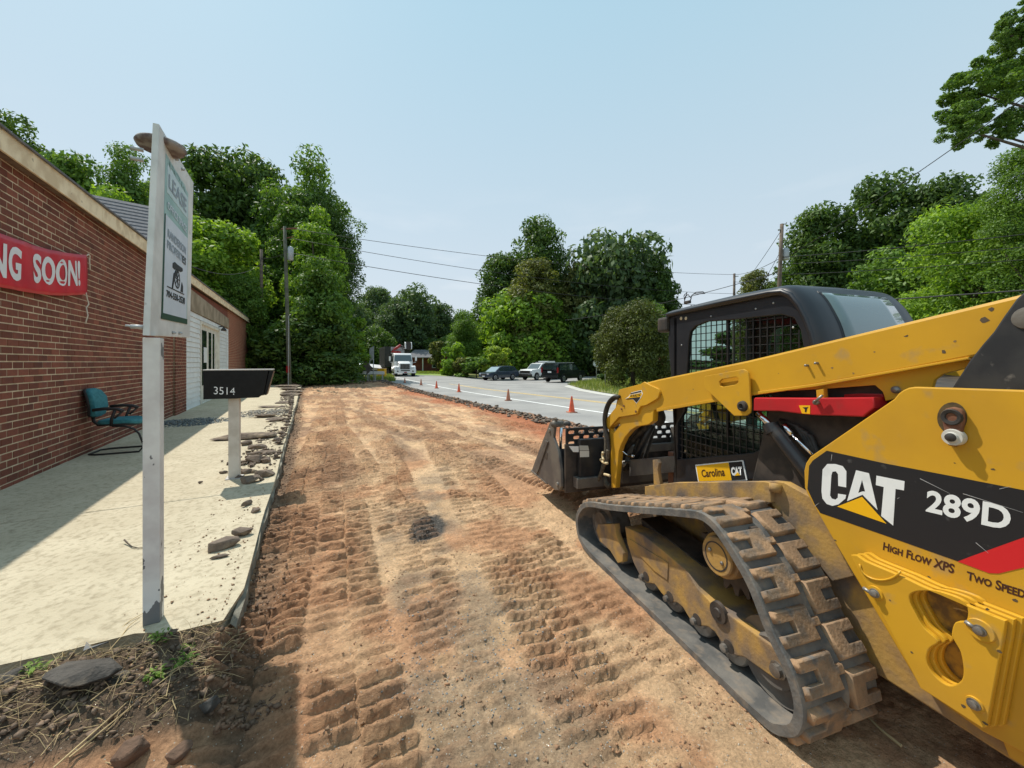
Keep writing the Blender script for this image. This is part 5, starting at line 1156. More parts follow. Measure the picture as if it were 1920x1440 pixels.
# wire guard: bars clipped to the window
wl = px(win, CW + .02)
def inside(p, poly):
    x, y = p; r = False; j = len(poly) - 1
    for i in range(len(poly)):
        a, b = poly[i], poly[j]
        if (a[1] > y) != (b[1] > y) and x < (b[0] - a[0]) * (y - a[1]) / (b[1] - a[1]) + a[0]: r = not r
        j = i
    return r
def guard(w, parent, poly, name='wire_guard'):
    mb = MB(); ys = [p[0] for p in poly]; zs = [p[1] for p in poly]
    def run(fixed, vert):
        lo, hi = (min(zs), max(zs)) if vert else (min(ys), max(ys)); st = None; k = lo
        while k <= hi + .01:
            ins = inside((fixed, k) if vert else (k, fixed), poly) and k < hi
            if ins and st is None: st = k
            if not ins and st is not None:
                if vert: mb.box((w, fixed - .0026, st), (w + .005, fixed + .0026, k))
                else: mb.box((w + .004, st, fixed - .0026), (w + .009, k, fixed + .0026))
                st = None
            k += .006
    y = min(ys) + .02
    while y < max(ys): run(y, True); y += .047
    z = min(zs) + .02
    while z < max(zs): run(z, False); z += .050
    o = mb.build(name, M['black'], parent); o['kind'] = 'stuff'; return o
guard(CW + .012, side, wl)
fs = [c_ for c_ in LD.children if c_.name.startswith('cab_side') and c_ != side][0]
guard(2 * WC - 2 * CW - .1 + CW + .05, fs, wl) if False else None
yv = mf.tw(1366, 640, CW + .03)[0]; 
plate('window_post', [(yv, 1.05), (yv + .02, 1.05), (yv + .02, 1.88), (yv, 1.88)], CW + .03, CW + .045, M['black'], LD)
# roof and rear shell: profile swept across, tucked in at both sides
rp = px(out_[5:17], CW); ctrp = (.75, 1.3)
def shell(name, pr_, stations, m, off=0.0, thick=0.025):
    vs = []; fs_ = []; n = len(pr_)
    for (w, ins) in stations:
        for (y, z) in pr_:
            dx, dz = ctrp[0] - y, ctrp[1] - z; l = math.hypot(dx, dz); vs.append((w, y + dx / l * (ins - off), z + dz / l * (ins - off)))
    for i in range(len(stations) - 1):
        for j in range(n - 1): a_ = i * n + j; fs_.append((a_, a_ + 1, a_ + n + 1, a_ + n))
    mb = MB(); mb.add(vs, fs_); o = mb.build(name, m, LD, True)
    bm = bmesh.new(); bm.from_mesh(o.data); bmesh.ops.recalc_face_normals(bm, faces=bm.faces); bm.to_mesh(o.data); bm.free()
    md = o.modifiers.new('thick', 'SOLIDIFY'); md.thickness = thick; md.offset = 0; return o
WR = 2 * WC - CW
stn = [(CW - .012, .035), (CW - .010, .012), (CW + .008, -.004), (CW + .04, -.014), (CW + .10, -.018), (WC, -.022), (WR - .10, -.018), (WR - .04, -.014), (WR - .008, -.004), (WR + .010, .012), (WR + .012, .035)]
rp2 = [tuple(q) for q in catmull(rp + rp[::-1], 4)[:4 * (len(rp) - 1) + 1]]
shell('cab_shell', rp2, stn, M['cabblack'])
# rear window pane with rubber gasket, standing on the shell
k0 = [i for i, q in enumerate(rp2) if q[1] < 1.93 and q[0] < .6]; seg_ = [rp2[i] for i in k0 if rp2[i][1] > 1.50]
wst = [(CW + .13 + i * (WR - CW - .26) / 6, -.020) for i in range(7)]
shell('window_gasket', seg_, [(w - .0, i) for w, i in wst], M['cabblack'], off=.010, thick=.006)
sg = seg_[1:]; gst = [(CW + .145 + i * (WR - CW - .29) / 6, -.020) for i in range(7)]
shell('rear_window', sg, gst, M['darkglass'] if False else mat('rear_glass_reflective', (.10, .15, .15), rough=.05, spec=1, coat=1), off=.016, thick=.003)
gut = mf.tw(1256, 600, CW)
# roof lip moulding along the side
lip = [(CW - .016, *q) for q in px([(1254, 590), (1361, 566), (1446, 549), (1470, 547), (1486, 553), (1502, 572), (1515, 597), (1526, 625), (1533, 655), (1538, 700)], CW)]
mb = MB(); mb.tube(lip, .014, 10); mb.build('gutter_moulding', M['cabblack'], LD, True)
# front frame: posts and open front
plate('front_post', [(CW, .60), (CW + .07, .60), (CW + .07, 1.90), (CW, 1.90)], mf.tw(1262, 700, CW)[0] - .05, mf.tw(1262, 700, CW)[0], M['cabblack'], LD, .01, axis='s')
plate('front_post', [(WR - .07, .60), (WR, .60), (WR, 1.90), (WR - .07, 1.90)], mf.tw(1262, 700, CW)[0] - .05, mf.tw(1262, 700, CW)[0], M['cabblack'], LD, .01, axis='s')
plate('cab_floor', [(.40, .62), (1.20, .62), (1.20, .66), (.40, .66)], CW + .03, WR - .03, M['darksteel'], LD)
plate('front_dark_fill', [(CW + .08, .62), (WR - .08, .62), (WR - .08, 1.02), (CW + .08, 1.02)], 1.17, 1.20, M['darksteel'], LD, axis='s')  # added dark sheet filling the open front, so the lower window looks shaded
plate('side_dark_fill', [(.22, .66), (1.10, .66), (1.02, 1.30), (.22, 1.62)], WR - .10, WR - .07, M['darksteel'], LD)  # added dark sheet inside the cab, darkens the view through the side window
mb = MB(); mb.box((.80, .42, .66), (1.26, .90, .98)); mb.box((.82, .36, .98), (1.24, .50, 1.60)); mb.build('operator_seat', mat('seat_cloth', (.05, .05, .05), rough=.95), LD, bevel=.04)
for x_ in (.76, 1.28): mb = MB(); mb.box((x_ - .04, .55, .66), (x_ + .04, 1.0, 1.12)); mb.tube([(x_, .95, 1.12), (x_, 1.0, 1.26)], .018, 8); mb.build('control_console', M['chairplastic'], LD, bevel=.01)
plate('rear_bulkhead', [(CW + .04, .65), (WR - .04, .65), (WR - .04, 1.40), (CW + .04, 1.40)], .22, .24, M['darksteel'], LD, axis='s')
plate('right_glass', px(win, CW + .045), WR - .05, WR - .045, glassmat('cab_glass_far', (.60, .75, .72), .0), LD)
for (u, v) in ((1333, 593), (1417, 579), (1450, 568), (1278, 647), (1487, 614)):
    s_, z_ = mf.tw(u, v, CW); discx('rivet', (CW, s_, z_), [(.003, -.003), (.006, -.001), (.006, .001)], M['galv'], side, 8)
for u in (1277, 1286):
    s_, z_ = mf.tw(u, 597, CW); discx('round_label', (CW, s_, z_), [(.005, -.003), (.013, -.001), (.013, .001)], mat('tan_label', (.55, .45, .3), rough=.6), side, 12)
# front cab corner hinge, work lamp
mb = MB(); mb.box((CW - .02, 1.30, 1.80), (CW + .08, 1.42, 1.92)); mb.build('work_lamp', M['darksteel'], LD, bevel=.02)
# beacon lead and clip on the roof
h = lambda u, v: mf.tw(u, v, 1.0)
mb = MB(); mb.tube([(1.0, *h(u, v)) for u, v in ((1282, 556), (1284, 552), (1288, 548), (1284, 562))], .004, 6)
mb.tube([(1.0, *h(u, v)) for u, v in ((1284, 566), (1283, 558), (1290, 552), (1296, 560), (1290, 568))], .004, 6)
mb.tube([(1.0, *h(u, v)) for u, v in ((1295, 563), (1297, 554), (1305, 548), (1318, 547), (1322, 550), (1310, 551), (1300, 551))], .004, 6)
mb.tube([(1.0, *h(1296, 572)), (1.0, *h(1295, 590))], .006, 6); mb.build('roof_lead', M['wire'], LD, True)
mb = MB(); s_, z_ = h(1289, 567); mb.box((.985, s_ - .03, z_ - .012), (1.015, s_ + .03, z_ + .014)); mb.build('roof_clip', M['darksteel'], LD, bevel=.005)
# dealer plate
def cr(pts): return px(pts, CW, 10.105, 1290, 850)
dp = plate('dealer_plate', cr([(148, 215), (1055, 128), (1138, 508), (205, 548)]), CW - .006, CW - .001, M['decalwhite'], side)
plate('plate_yellow', cr([(172, 238), (780, 172), (845, 510), (218, 530)]), CW - .0072, CW - .006, M['decalyellow'], dp)
plate('plate_black', cr([(785, 170), (1036, 150), (1108, 494), (845, 510)]), CW - .0072, CW - .006, M['ink'], dp)
lettering('Carolina', cr([(262, 310), (700, 265), (722, 428), (285, 450)]), CW - .0085, ink, dp, fat=.02)
lettering('CAT', cr([(828, 258), (1035, 245), (1050, 412), (848, 424)]), CW - .0085, M['decalwhite'], dp, fat=.06)
plate('plate_triangle', cr([(905, 424), (955, 355), (1015, 412)]), CW - .0096, CW - .0086, M['decalyellow'], dp)

# ---- quick coupler, hoses and bucket
BKW = .10; BKR = 2 * WC - BKW
side_o = [(1003, 874), (1010, 848), (1026, 800), (1036, 788), (1046, 792), (1050, 822), (1058, 850), (1060, 870), (1063, 905), (1050, 918), (1040, 920), (997, 882)]
def bk(pts, w=BKW): return px(pts, w)
bsl = bk([(997, 882), (1004, 862), (1019, 822), (1031, 792), (1041, 787), (1037, 820), (1046, 846), (1051, 880), (1052, 912), (1048, 920), (1040, 918)])
bs = plate('bucket_side', bsl, BKW, BKW + .03, M['greysteel'], LD, .004); mirror(bs)
ys_ = [p[0] for p in bsl]; zs_ = [p[1] for p in bsl]
tip = bsl[0]; top_ = bsl[4]; bot = bsl[9]; print('BUCKET', tip, top_, bot)
# cutting edge strip and reinforcement on the side
plate('side_rib', bk([(1003, 878), (1009, 866), (1024, 826), (1029, 828), (1010, 884), (1007, 888)]), BKW - .012, BKW, M['greysteel'], bs, .002)
plate('wear_edge', bk([(996, 881), (1024, 905), (1026, 908), (997, 885)]), BKW - .006, BKW + .034, M['steel'], bs)
plate('cast_mark', bk([(1021, 846), (1027, 850), (1026, 862), (1020, 857)]), BKW - .003, BKW + .001, M['darksteel'], bs)
for (u, v) in ((1031, 807), (1046, 908)):
    s_, z_ = mf.tw(u, v, BKW); discx('pin', (BKW, s_, z_), [(.01, -.016), (.022, -.014), (.024, 0)], M['steel'], bs, 14)
bfl = [(bot[0] - .0, bot[1]), (bot[0], bot[1] + .02), (tip[0], tip[1] + .02), (tip[0], tip[1])]
plate('bucket_floor', bfl, BKW + .03, BKR - .03, M['greysteel'], LD, .003)
yb_ = mf.tw(1060, 860, BKW)[0]
back = plate('bucket_back', [(BKW + .03, bot[1]), (BKR - .03, bot[1]), (BKR - .03, .74), (BKW + .03, .74)], yb_ + .06, yb_ + .09, M['darksteel'], LD, .004, axis='s')
# screen guard with rows of long holes
ztop = mf.ts(1110, 800, yb_ + .08)[1]; zbt = mf.ts(1110, 836, yb_ + .08)[1]; ztop, zbt = max(ztop, zbt), min(ztop, zbt)
loops = [[(BKW + .04, zbt), (BKR - .04, zbt), (BKR - .04, ztop), (BKW + .04, ztop)]]; hh = (ztop - zbt)
for r in range(3):
    zc_ = ztop - hh * (.22 + .28 * r); x_ = BKW + .10 + (.055 if r % 2 else 0)
    while x_ < BKR - .10:
        loops.append(rrect(x_ - .036, x_ + .036, zc_ - hh * .09, zc_ + hh * .09, hh * .088, 3)); x_ += .11
plate('screen_guard', loops, yb_ + .065, yb_ + .085, M['black'], back, axis='s')
# left cylinder of the bucket jaw
x_ = BKW + .075; yq = mf.tw(1054, 860, x_)[0]
mb = MB(); pA = mf.tw(1052, 802, x_); pB = mf.tw(1051, 842, x_); pC = mf.tw(1060, 915, x_)
mb.tube([(x_, pA[0], pA[1]), (x_, pB[0], pB[1])], .016, 12); mb.build('jaw_rod', M['chrome'], LD, True)
mb = MB(); mb.tube([(x_, pB[0], pB[1]), (x_, pC[0], pC[1])], .040, 16); jc = mb.build('jaw_cylinder', M['black'], LD); shade_auto(jc)
mb = MB(); mb.tube([(BKW - .01, *mf.tw(1040, 795, BKW)), (BKW + .16, *mf.tw(1044, 795, BKW + .1))], .035, 12); mb.tube([(BKW + .14, *mf.tw(1052, 793, BKW + .1)), (BKW + .20, *mf.tw(1060, 796, BKW + .15))], .022, 10); mb.build('jaw_pivot', M['greysteel'], LD, True)
pb = .0
plate('coupler_box', [(.24, .40), (.62, .40), (.62, .80), (.24, .80)], yb_ - .03, yb_ + .03, M['black'], LD, .01, axis='s')
cq = yb_ - .032
T4 = lambda u, v: mf.ts(990 + u / 6.62, 740 + v / 6.62, cq)
plate('label', [T4(508, 640), T4(628, 640), T4(628, 712), T4(560, 712)], cq - .001, cq, M['decalwhite'], LD, axis='s')
plate('label', [T4(638, 632), T4(745, 632), T4(758, 692), T4(640, 692)], cq - .001, cq, mat('grey_label', (.45, .45, .42), rough=.5), LD, axis='s')
plate('label', [T4(642, 698), T4(758, 698), T4(758, 772), T4(645, 776)], cq - .001, cq, mat('pale_label', (.6, .6, .56), rough=.5), LD, axis='s')
plate('coupler_beam', [(.20, .33), (BKR - .2, .33), (BKR - .2, .43), (.20, .43)], yb_ - .06, yb_ + .04, M['greysteel'], LD, .01, axis='s')
plate('coupler_plate', [(.66, .36), (.74, .36), (.74, .86), (.66, .86)], yb_ - .12, yb_ + .04, M['greysteel'], LD, .006, axis='s')
plate('coupler_plate', [(1.36, .36), (1.44, .36), (1.44, .86), (1.36, .86)], yb_ - .12, yb_ + .04, M['greysteel'], LD, .006, axis='s')
mb = MB(); mb.box((.72, yb_ - .02, .62), (1.4, yb_ + .03, .70)); mb.build('coupler_bar', M['greysteel'], LD, bevel=.006)
for i, x_ in enumerate((.66, .72, .80)):
    mb = MB(); mb.tube([(x_, 1.72, .95), (x_ + .02, 1.80, .80), (x_ + .03, 1.90, .62), (x_, 1.98, .50)], .018, 10); mb.build('tilt_hose', M['sleeve'] if i == 1 else M['hose'], LD, True)
mb = MB(); mb.tube([(.70, 1.62, 1.00), (.70, 1.95, .52)], .035, 14); mb.build('tilt_cylinder', M['black'], LD, True)
mb = MB(); mb.tube([(.64, 1.99, .56), (.78, 1.99, .56)], .03, 12); mb.build('coupler_pin', M['steel'], LD, True)
def hs(pts, w, r, m, name='hydraulic_hose'):
    P = [mf.tw(1120 + a / 6.2611, 700 + b / 6.2611, w) for a, b in pts]; P = [(w + .01 * math.sin(i * 1.3), *q) for i, q in enumerate(P)]
    k = [Vector(p) for p in P]; out = []
    for i in range(len(k) - 1):
        p0, p1, p2, p3 = k[max(i - 1, 0)], k[i], k[i + 1], k[min(i + 2, len(k) - 1)]
        for q in range(5):
            t = q / 5; out.append(0.5 * ((2 * p1) + (-p0 + p2) * t + (2 * p0 - 5 * p1 + 4 * p2 - p3) * t * t + (-p0 + 3 * p1 - 3 * p2 + p3) * t ** 3))
    out.append(k[-1]); mb = MB(); mb.tube(out, r, 10); mb.build(name, m, LD, True)
hs([(258, 275), (180, 280), (120, 350), (92, 480), (95, 620), (120, 760), (128, 900), (118, 1020)], AW - .035, .016, M['hose'])
hs([(240, 290), (190, 300), (138, 360), (112, 480), (110, 640), (132, 780), (112, 940), (100, 1050)], AW - .01, .016, M['hose'])
hs([(90, 560), (86, 700), (100, 820), (105, 960), (85, 1060), (50, 1150), (20, 1230), (-30, 1290)], AW - .02, .020, M['sleeve'])
hs([(125, 900), (110, 1010), (70, 1090), (40, 1200), (0, 1290)], AW - .04, .018, M['sleeve'])
hs([(65, 930), (50, 960), (62, 1000), (80, 1010)], AW - .06, .012, mat('tan_hose_end', (.6, .48, .28), rough=.5), 'hose_end')
hs([(35, 1000), (45, 1035), (90, 1055), (125, 1055)], AW - .06, .012, bpy.data.materials['tan_hose_end'], 'hose_end')
hs([(80, 1185), (110, 1195), (140, 1205)], AW - .06, .012, bpy.data.materials['tan_hose_end'], 'hose_end')
hs([(-40, 1290), (40, 1270), (90, 1240), (110, 1290), (150, 1330)], AW + .02, .024, M['sleeve'])
hs([(590, 480), (500, 560), (420, 690), (330, 800), (270, 880)], AW + .13, .030, M['hose'])
hs([(640, 500), (560, 620), (430, 760), (340, 880), (300, 1000)], AW + .16, .030, M['hose'])
hs([(250, 880), (300, 930), (360, 970), (430, 970)], AW + .10, .014, M['chrome'], 'steel_fitting')
hs([(700, 430), (720, 520), (700, 570)], AW + .14, .05, M['darksteel'], 'hose_guide')
hs([(240, 1070), (330, 1045), (430, 1040)], AW + .18, .016, M['steel'], 'steel_fitting')

wr = random.Random(14); M['chip'] = mat('paint_chip_dark', (.10, .07, .04), rough=.8); M['rustdrip'] = mat('grease_smear', (.24, .15, .06), rough=.7)
def chip(parent, w, c, r, m, n=7):
    pts = [(c[0] + r * wr.uniform(.4, 1.3) * math.cos(2 * math.pi * i / n), c[1] + r * wr.uniform(.3, 1.0) * math.sin(2 * math.pi * i / n)) for i in range(n)]
    plate('paint_chip', pts, w - .0005, w - .0002, m, parent)
for (u, v, r) in ((305, 185, .007), (420, 160, .004), (900, 150, .005), (720, 120, .004), (480, 640, .004), (165, 480, .006), (260, 560, .006), (960, 690, .006), (350, 600, .003), (1000, 760, .010), (560, 1150, .006)):
    chip(tower, PW, c3b([(u, v)], PW)[0], r, M['chip'])
for (u, v, r) in ((1300, 730, .006), (1375, 705, .005), (1560, 690, .006), (1640, 660, .004), (1700, 630, .008), (1790, 640, .006), (1845, 600, .014), (1858, 580, .010), (1600, 700, .006), (1460, 700, .004), (1240, 740, .005), (1770, 660, .010)):
    chip(arm, AW, mf.tw(u, v, AW), r, M['chip'] if r > .007 else M['rustdrip'])
for (u, v, r) in ((600, 650, .006), (870, 800, .006), (930, 1000, .007), (520, 1000, .006), (760, 1250, .008), (420, 760, .004), (860, 1330, .008)):
    chip(LD, KW, c3b([(u, v)], KW)[0], r, M['chip'])
# ------------------------------------------------------------------ traffic cones
def cones():
    spec = [(1072, 773, 30, 'cone', 'bright orange traffic cone standing nearest the loader bucket'),
            (953, 751, 21.5, 'conedull', 'faded dirty traffic cone, second from the loader'),
            (860.5, 735, 15.8, 'cone', 'orange traffic cone, third from the loader'),
            (818.5, 728, 13.7, 'cone', 'orange traffic cone, fourth from the loader'),
            (789.5, 722, 11.7, 'conedull', 'dull traffic cone, second from the white truck'),
            (759, 717.5, 9.7, 'conedull', 'small dull traffic cone in front of the white truck')]
    for u, v, hp, mk, lab in spec:
        x, y, z = hit(u, v, .02); h = hp * y / FOC
        E = empty('traffic_cone', (x, y, z), 0.3, lab, 'traffic cone', 'traffic cones along the road edge line')
        mb = MB(); s = h * .27; mb.box((-s, -s, -.02), (s, s, h * .045)); mb.build('base', M['conebase'] if mk == 'conedull' else M['conedull'], E, bevel=.012)
        mb = MB(); mb.lathe([(h * .20, h * .03), (h * .19, h * .08), (h * .055, h * .94), (h * .045, h), (h * .02, h)], (0, 0, 0), 'z', 24); o = mb.build('cone_body', M[mk], E); shade_auto(o, .7)
cones()

# ------------------------------------------------------------------ vehicles
def vehicle(name, label, cat, u0, v0, u1, v1, body, cab, W, wheels, wr, paint, glass=(), facing=0, group=None, taper=.13, scale_to=None):
    """near-side wheel contact line runs from pixel (u0,v0) front to (u1,v1) rear; body/cab outlines in metres, x forward"""
    a = hit(u0, v0, .02); ang = math.radians(u1); k = 1.0; wb = wheels[0] - wheels[-1]; cx = (wheels[0] + wheels[-1]) / 2
    ox = (wheels[v1] - cx); E = empty(name, (a[0] - math.cos(ang) * ox, a[1] - math.sin(ang) * ox, a[2]), ang, label, cat, group)
    # near side is where the camera is: local y sign
    side = 1 if ((0 - E.location.x) * (-math.sin(ang)) + (0 - E.location.y) * math.cos(ang)) > 0 else -1
    sx = lambda p: [((q[0] - cx) * k, q[1] * k) for q in p]; W *= k; y0 = -side * W; y1 = 0
    lo, hi = min(y0, y1), max(y0, y1); mid = (lo + hi) / 2
    def body_fn(q):
        z = q[:, 2]; q[:, 1] = mid + (q[:, 1] - mid) * (1 - .06 * np.clip(np.abs(z - .62 * k) / (.5 * k), 0, 1) ** 2); return q
    zc = min(p[1] for p in sx(cab)); zt = max(p[1] for p in sx(cab))
    def cab_fn(q): f = np.clip((q[:, 2] - zc) / (zt - zc), 0, 1); q[:, 1] = mid + (q[:, 1] - mid) * (1 - taper * f); return q
    bo = plate('body', sx(body), lo + .02, hi - .02, paint, E, .05 * k, axis='s', fn=body_fn)
    ca = plate('cabin', sx(cab), lo + .07, hi - .07, paint, E, .04 * k, axis='s', fn=cab_fn)
    for g in glass:
        for (ya, yb) in ((hi - .068, hi - .060), (lo + .060, lo + .068)):
            plate('side_window', sx(g), ya, yb, M['darkglass'], ca, 0, axis='s', fn=cab_fn)
    for x in wheels:
        for yy in (hi - .13, lo + .13):
            X = (x - cx) * k; r = wr * k; s2 = 1 if yy > mid else -1
            mb = MB(); mb.lathe([(r * .6, -.11), (r * .94, -.11), (r, -.08), (r, .08), (r * .94, .11), (r * .6, .11)], (X, yy, r), 'y', 22); t = mb.build('wheel', M['tyre'], E); shade_auto(t)
            mb = MB(); mb.lathe([(r * .62, s2 * .100), (r * .58, s2 * .114), (r * .2, s2 * .106), (r * .12, s2 * .116)], (X, yy, r), 'y', 18); mb.build('rim', M['alloy'], t)
    E['k'] = k; return E, k, cx, lo, hi, mid, side, bo, ca, cab_fn, sx
def lid(name, E, x0, x1, y0, y1, z0, z1, m, parent=None):
    mb = MB(); mb.box((min(x0, x1), min(y0, y1), z0), (max(x0, x1), max(y0, y1), z1)); return mb.build(name, m, parent or E, bevel=.015)
def slope_pane(name, pa, pb, y0, y1, m, parent, off=.012):
    (xa, za), (xb, zb) = pa, pb; dx, dz = xb - xa, zb - za; l = math.hypot(dx, dz); nx, nz = -dz / l * off, dx / l * off
    if nz < 0: nx, nz = -nx, -nz
    mb = MB(); ta = .06; tb = .14
    mb.add([(xa + nx, y0 + ta, za + nz), (xa + nx, y1 - ta, za + nz), (xb + nx, y1 - tb, zb + nz), (xb + nx, y0 + tb, zb + nz), (xa - nx, y0 + ta, za - nz), (xa - nx, y1 - ta, za - nz), (xb - nx, y1 - tb, zb - nz), (xb - nx, y0 + tb, zb - nz)],
           [(0, 1, 2, 3), (7, 6, 5, 4), (0, 4, 5, 1), (1, 5, 6, 2), (2, 6, 7, 3), (3, 7, 4, 0)]); return mb.build(name, m, parent)
# slate crossover, nose to the left
def arch(cx, r, n=7): return [(cx + r * math.cos(math.pi * i / n), .30 + r * math.sin(math.pi * i / n)) for i in range(n + 1)]
suv_body = [(2.25, .35), (2.28, .62), (2.15, .86), (1.2, 1.0), (-2.15, 1.05), (-2.3, .95), (-2.3, .40), (-1.74, .30)] + arch(-1.32, .42)[::-1] + [(-.88, .28), (.9, .28)] + arch(1.32, .42)[::-1]
suv_cab = [(1.35, .95), (.55, 1.48), (.2, 1.60), (-.9, 1.62), (-1.7, 1.54), (-2.2, 1.02)]
E1, k, cx, lo, hi, mid, sd, bo, ca, cf, sx = vehicle('suv', 'slate blue crossover car parked furthest left in the junction', 'car', 929.5, 713.8, 180 + 44, 0, suv_body, suv_cab, 1.85, (1.32, -1.32), .36, M['carnavy'],
    [[(1.05, 1.02), (.55, 1.40), (.05, 1.50), (.05, 1.03)], [(-.02, 1.03), (-.02, 1.50), (-.85, 1.51), (-.85, 1.04)], [(-.93, 1.05), (-.93, 1.50), (-1.55, 1.45), (-1.85, 1.08)]], group='vehicles parked in the junction')
P = sx([(1.35, .95), (.55, 1.48), (2.28, .62), (2.1, .80)])
slope_pane('windscreen', P[0], P[1], lo + .1, hi - .1, mat('sky_lit_windscreen', (.25, .33, .36), rough=.08, spec=1, coat=1), ca)
for yy in (lo + .12, hi - .42): lid('headlight', E1, P[2][0] - .20, P[2][0] - .02, yy, yy + .3, .66 * k, .80 * k, M['headlamp'])
lid('grille', E1, P[2][0] - .04, P[2][0] + .02, mid - .4, mid + .4, .55 * k, .75 * k, M['darksteel']); lid('number_plate', E1, P[2][0] - .01, P[2][0] + .03, mid - .2, mid + .2, .42 * k, .54 * k, M['decalwhite'])
lid('mirror', E1, sx([(.95, 1)])[0][0] - .1, sx([(.95, 1)])[0][0] + .05, (hi if sd > 0 else lo) - .03, (hi if sd > 0 else lo) + .15 * sd, 1.03 * k, 1.17 * k, M['carnavy'])
# white pickup with service body
pk_body = [(2.9, .55), (2.95, 1.05), (2.75, 1.22), (1.5, 1.32), (-.9, 1.32), (-.9, 1.36), (-2.9, 1.36), (-2.95, .7), (-2.3, .5)] + [(a, b + .12) for a, b in arch(-1.8, .5)[::-1]] + [(-1.25, .45), (1.35, .45)] + [(a, b + .12) for a, b in arch(1.95, .5)[::-1]]
pk_cab = [(1.65, 1.25), (.95, 1.88), (.6, 1.98), (-.6, 1.98), (-.85, 1.85), (-.92, 1.25)]
E2, k, cx, lo, hi, mid, sd, bo, ca, cf, sx = vehicle('pickup_truck', 'white pickup truck with a service body, nose towards the slate crossover', 'pickup truck', 1007.5, 713.0, 180 + 47, 0, pk_body, pk_cab, 2.0, (1.95, -1.8), .41, M['carwhite'],
    [[(1.3, 1.32), (.88, 1.78), (.4, 1.86), (.4, 1.32)], [(.32, 1.32), (.32, 1.86), (-.5, 1.86), (-.6, 1.32)]], group='vehicles parked in the junction', taper=.1)
P = sx([(1.65, 1.25), (.95, 1.88), (2.95, 1.05)]); slope_pane('windscreen', P[0], P[1], lo + .1, hi - .1, M['darkglass'], ca)
lid('grille', E2, P[2][0] - .06, P[2][0] + .02, lo + .2, hi - .2, .80 * k, 1.12 * k, M['darksteel']); lid('bumper', E2, P[2][0] - .1, P[2][0] + .12, lo + .02, hi - .02, .45 * k, .72 * k, M['darksteel'])
for yy in (lo + .04, hi - .24): lid('headlight', E2, P[2][0] - .1, P[2][0] + .03, yy, yy + .2, .86 * k, 1.1 * k, M['headlamp'])
X = sx([(-.95, 1), (-2.9, 1)]); lid('service_body', E2, X[1][0], X[0][0], lo + .02, hi - .02, 1.3 * k, 1.75 * k, M['carwhite']); lid('roof_box', E2, X[0][0] - .9, X[0][0] + .6, lo + .3, hi - .3, 2.0 * k, 2.22 * k, M['carwhite']); lid('ladder_rack', E2, X[0][0] + .6, X[0][0] + 1.2, lo + .3, hi - .3, 2.0 * k, 2.1 * k, M['galv'])
lid('mirror', E2, sx([(1.1, 1)])[0][0] - .1, sx([(1.1, 1)])[0][0] + .05, (hi if sd > 0 else lo), (hi if sd > 0 else lo) + .25 * sd, 1.35 * k, 1.65 * k, M['darksteel'])
# long black SUV, tail to the left
bk_body = [(2.75, .45), (2.8, .85), (2.6, 1.08), (1.45, 1.18), (-2.6, 1.22), (-2.78, 1.1), (-2.78, .50), (-2.25, .40)] + [(a, b + .06) for a, b in arch(-1.70, .48)[::-1]] + [(-1.2, .36), (1.2, .36)] + [(a, b + .06) for a, b in arch(1.70, .48)[::-1]]
bk_cab = [(1.55, 1.10), (.85, 1.74), (.4, 1.88), (-2.3, 1.90), (-2.62, 1.78), (-2.72, 1.15)]
E3, k, cx, lo, hi, mid, sd, bo, ca, cf, sx = vehicle('suv', 'long black sport utility vehicle, rightmost of the parked vehicles, tail to the left', 'car', 1058, 717.3, 52, -1, bk_body, bk_cab, 2.0, (1.70, -1.70), .40, M['carblack'],
    [[(1.2, 1.2), (.8, 1.62), (.3, 1.76), (.3, 1.2)], [(.2, 1.2), (.2, 1.77), (-.9, 1.78), (-.9, 1.2)], [(-1.0, 1.2), (-1.0, 1.78), (-2.2, 1.78), (-2.4, 1.22)]], group='vehicles parked in the junction', taper=.1)
P = sx([(1.55, 1.1), (.85, 1.74), (-2.78, 1), (-2.62, 1.78), (-2.72, 1.15)]); slope_pane('windscreen', P[0], P[1], lo + .1, hi - .1, M['darkglass'], ca)
lid('rear_window', E3, P[2][0] + .0, P[2][0] + .1, lo + .25, hi - .25, 1.28 * k, 1.66 * k, M['darkglass'])
for yy in (lo + .03, hi - .16): lid('tail_light', E3, P[2][0] - .04, P[2][0] + .1, yy, yy + .13, .95 * k, 1.45 * k, M['taillamp'])
lid('number_plate', E3, P[2][0] - .03, P[2][0] + .02, mid - .2, mid + .2, .95 * k, 1.1 * k, M['decalwhite']); lid('bumper', E3, P[2][0] - .08, P[2][0] + .1, lo + .02, hi - .02, .5 * k, .72 * k, M['carblack'])
for yy in (lo + .2, hi - .24): lid('roof_rail', E3, -2.0 * k, .6 * k, yy, yy + .04, 1.90 * k, 1.95 * k, M['galv'])

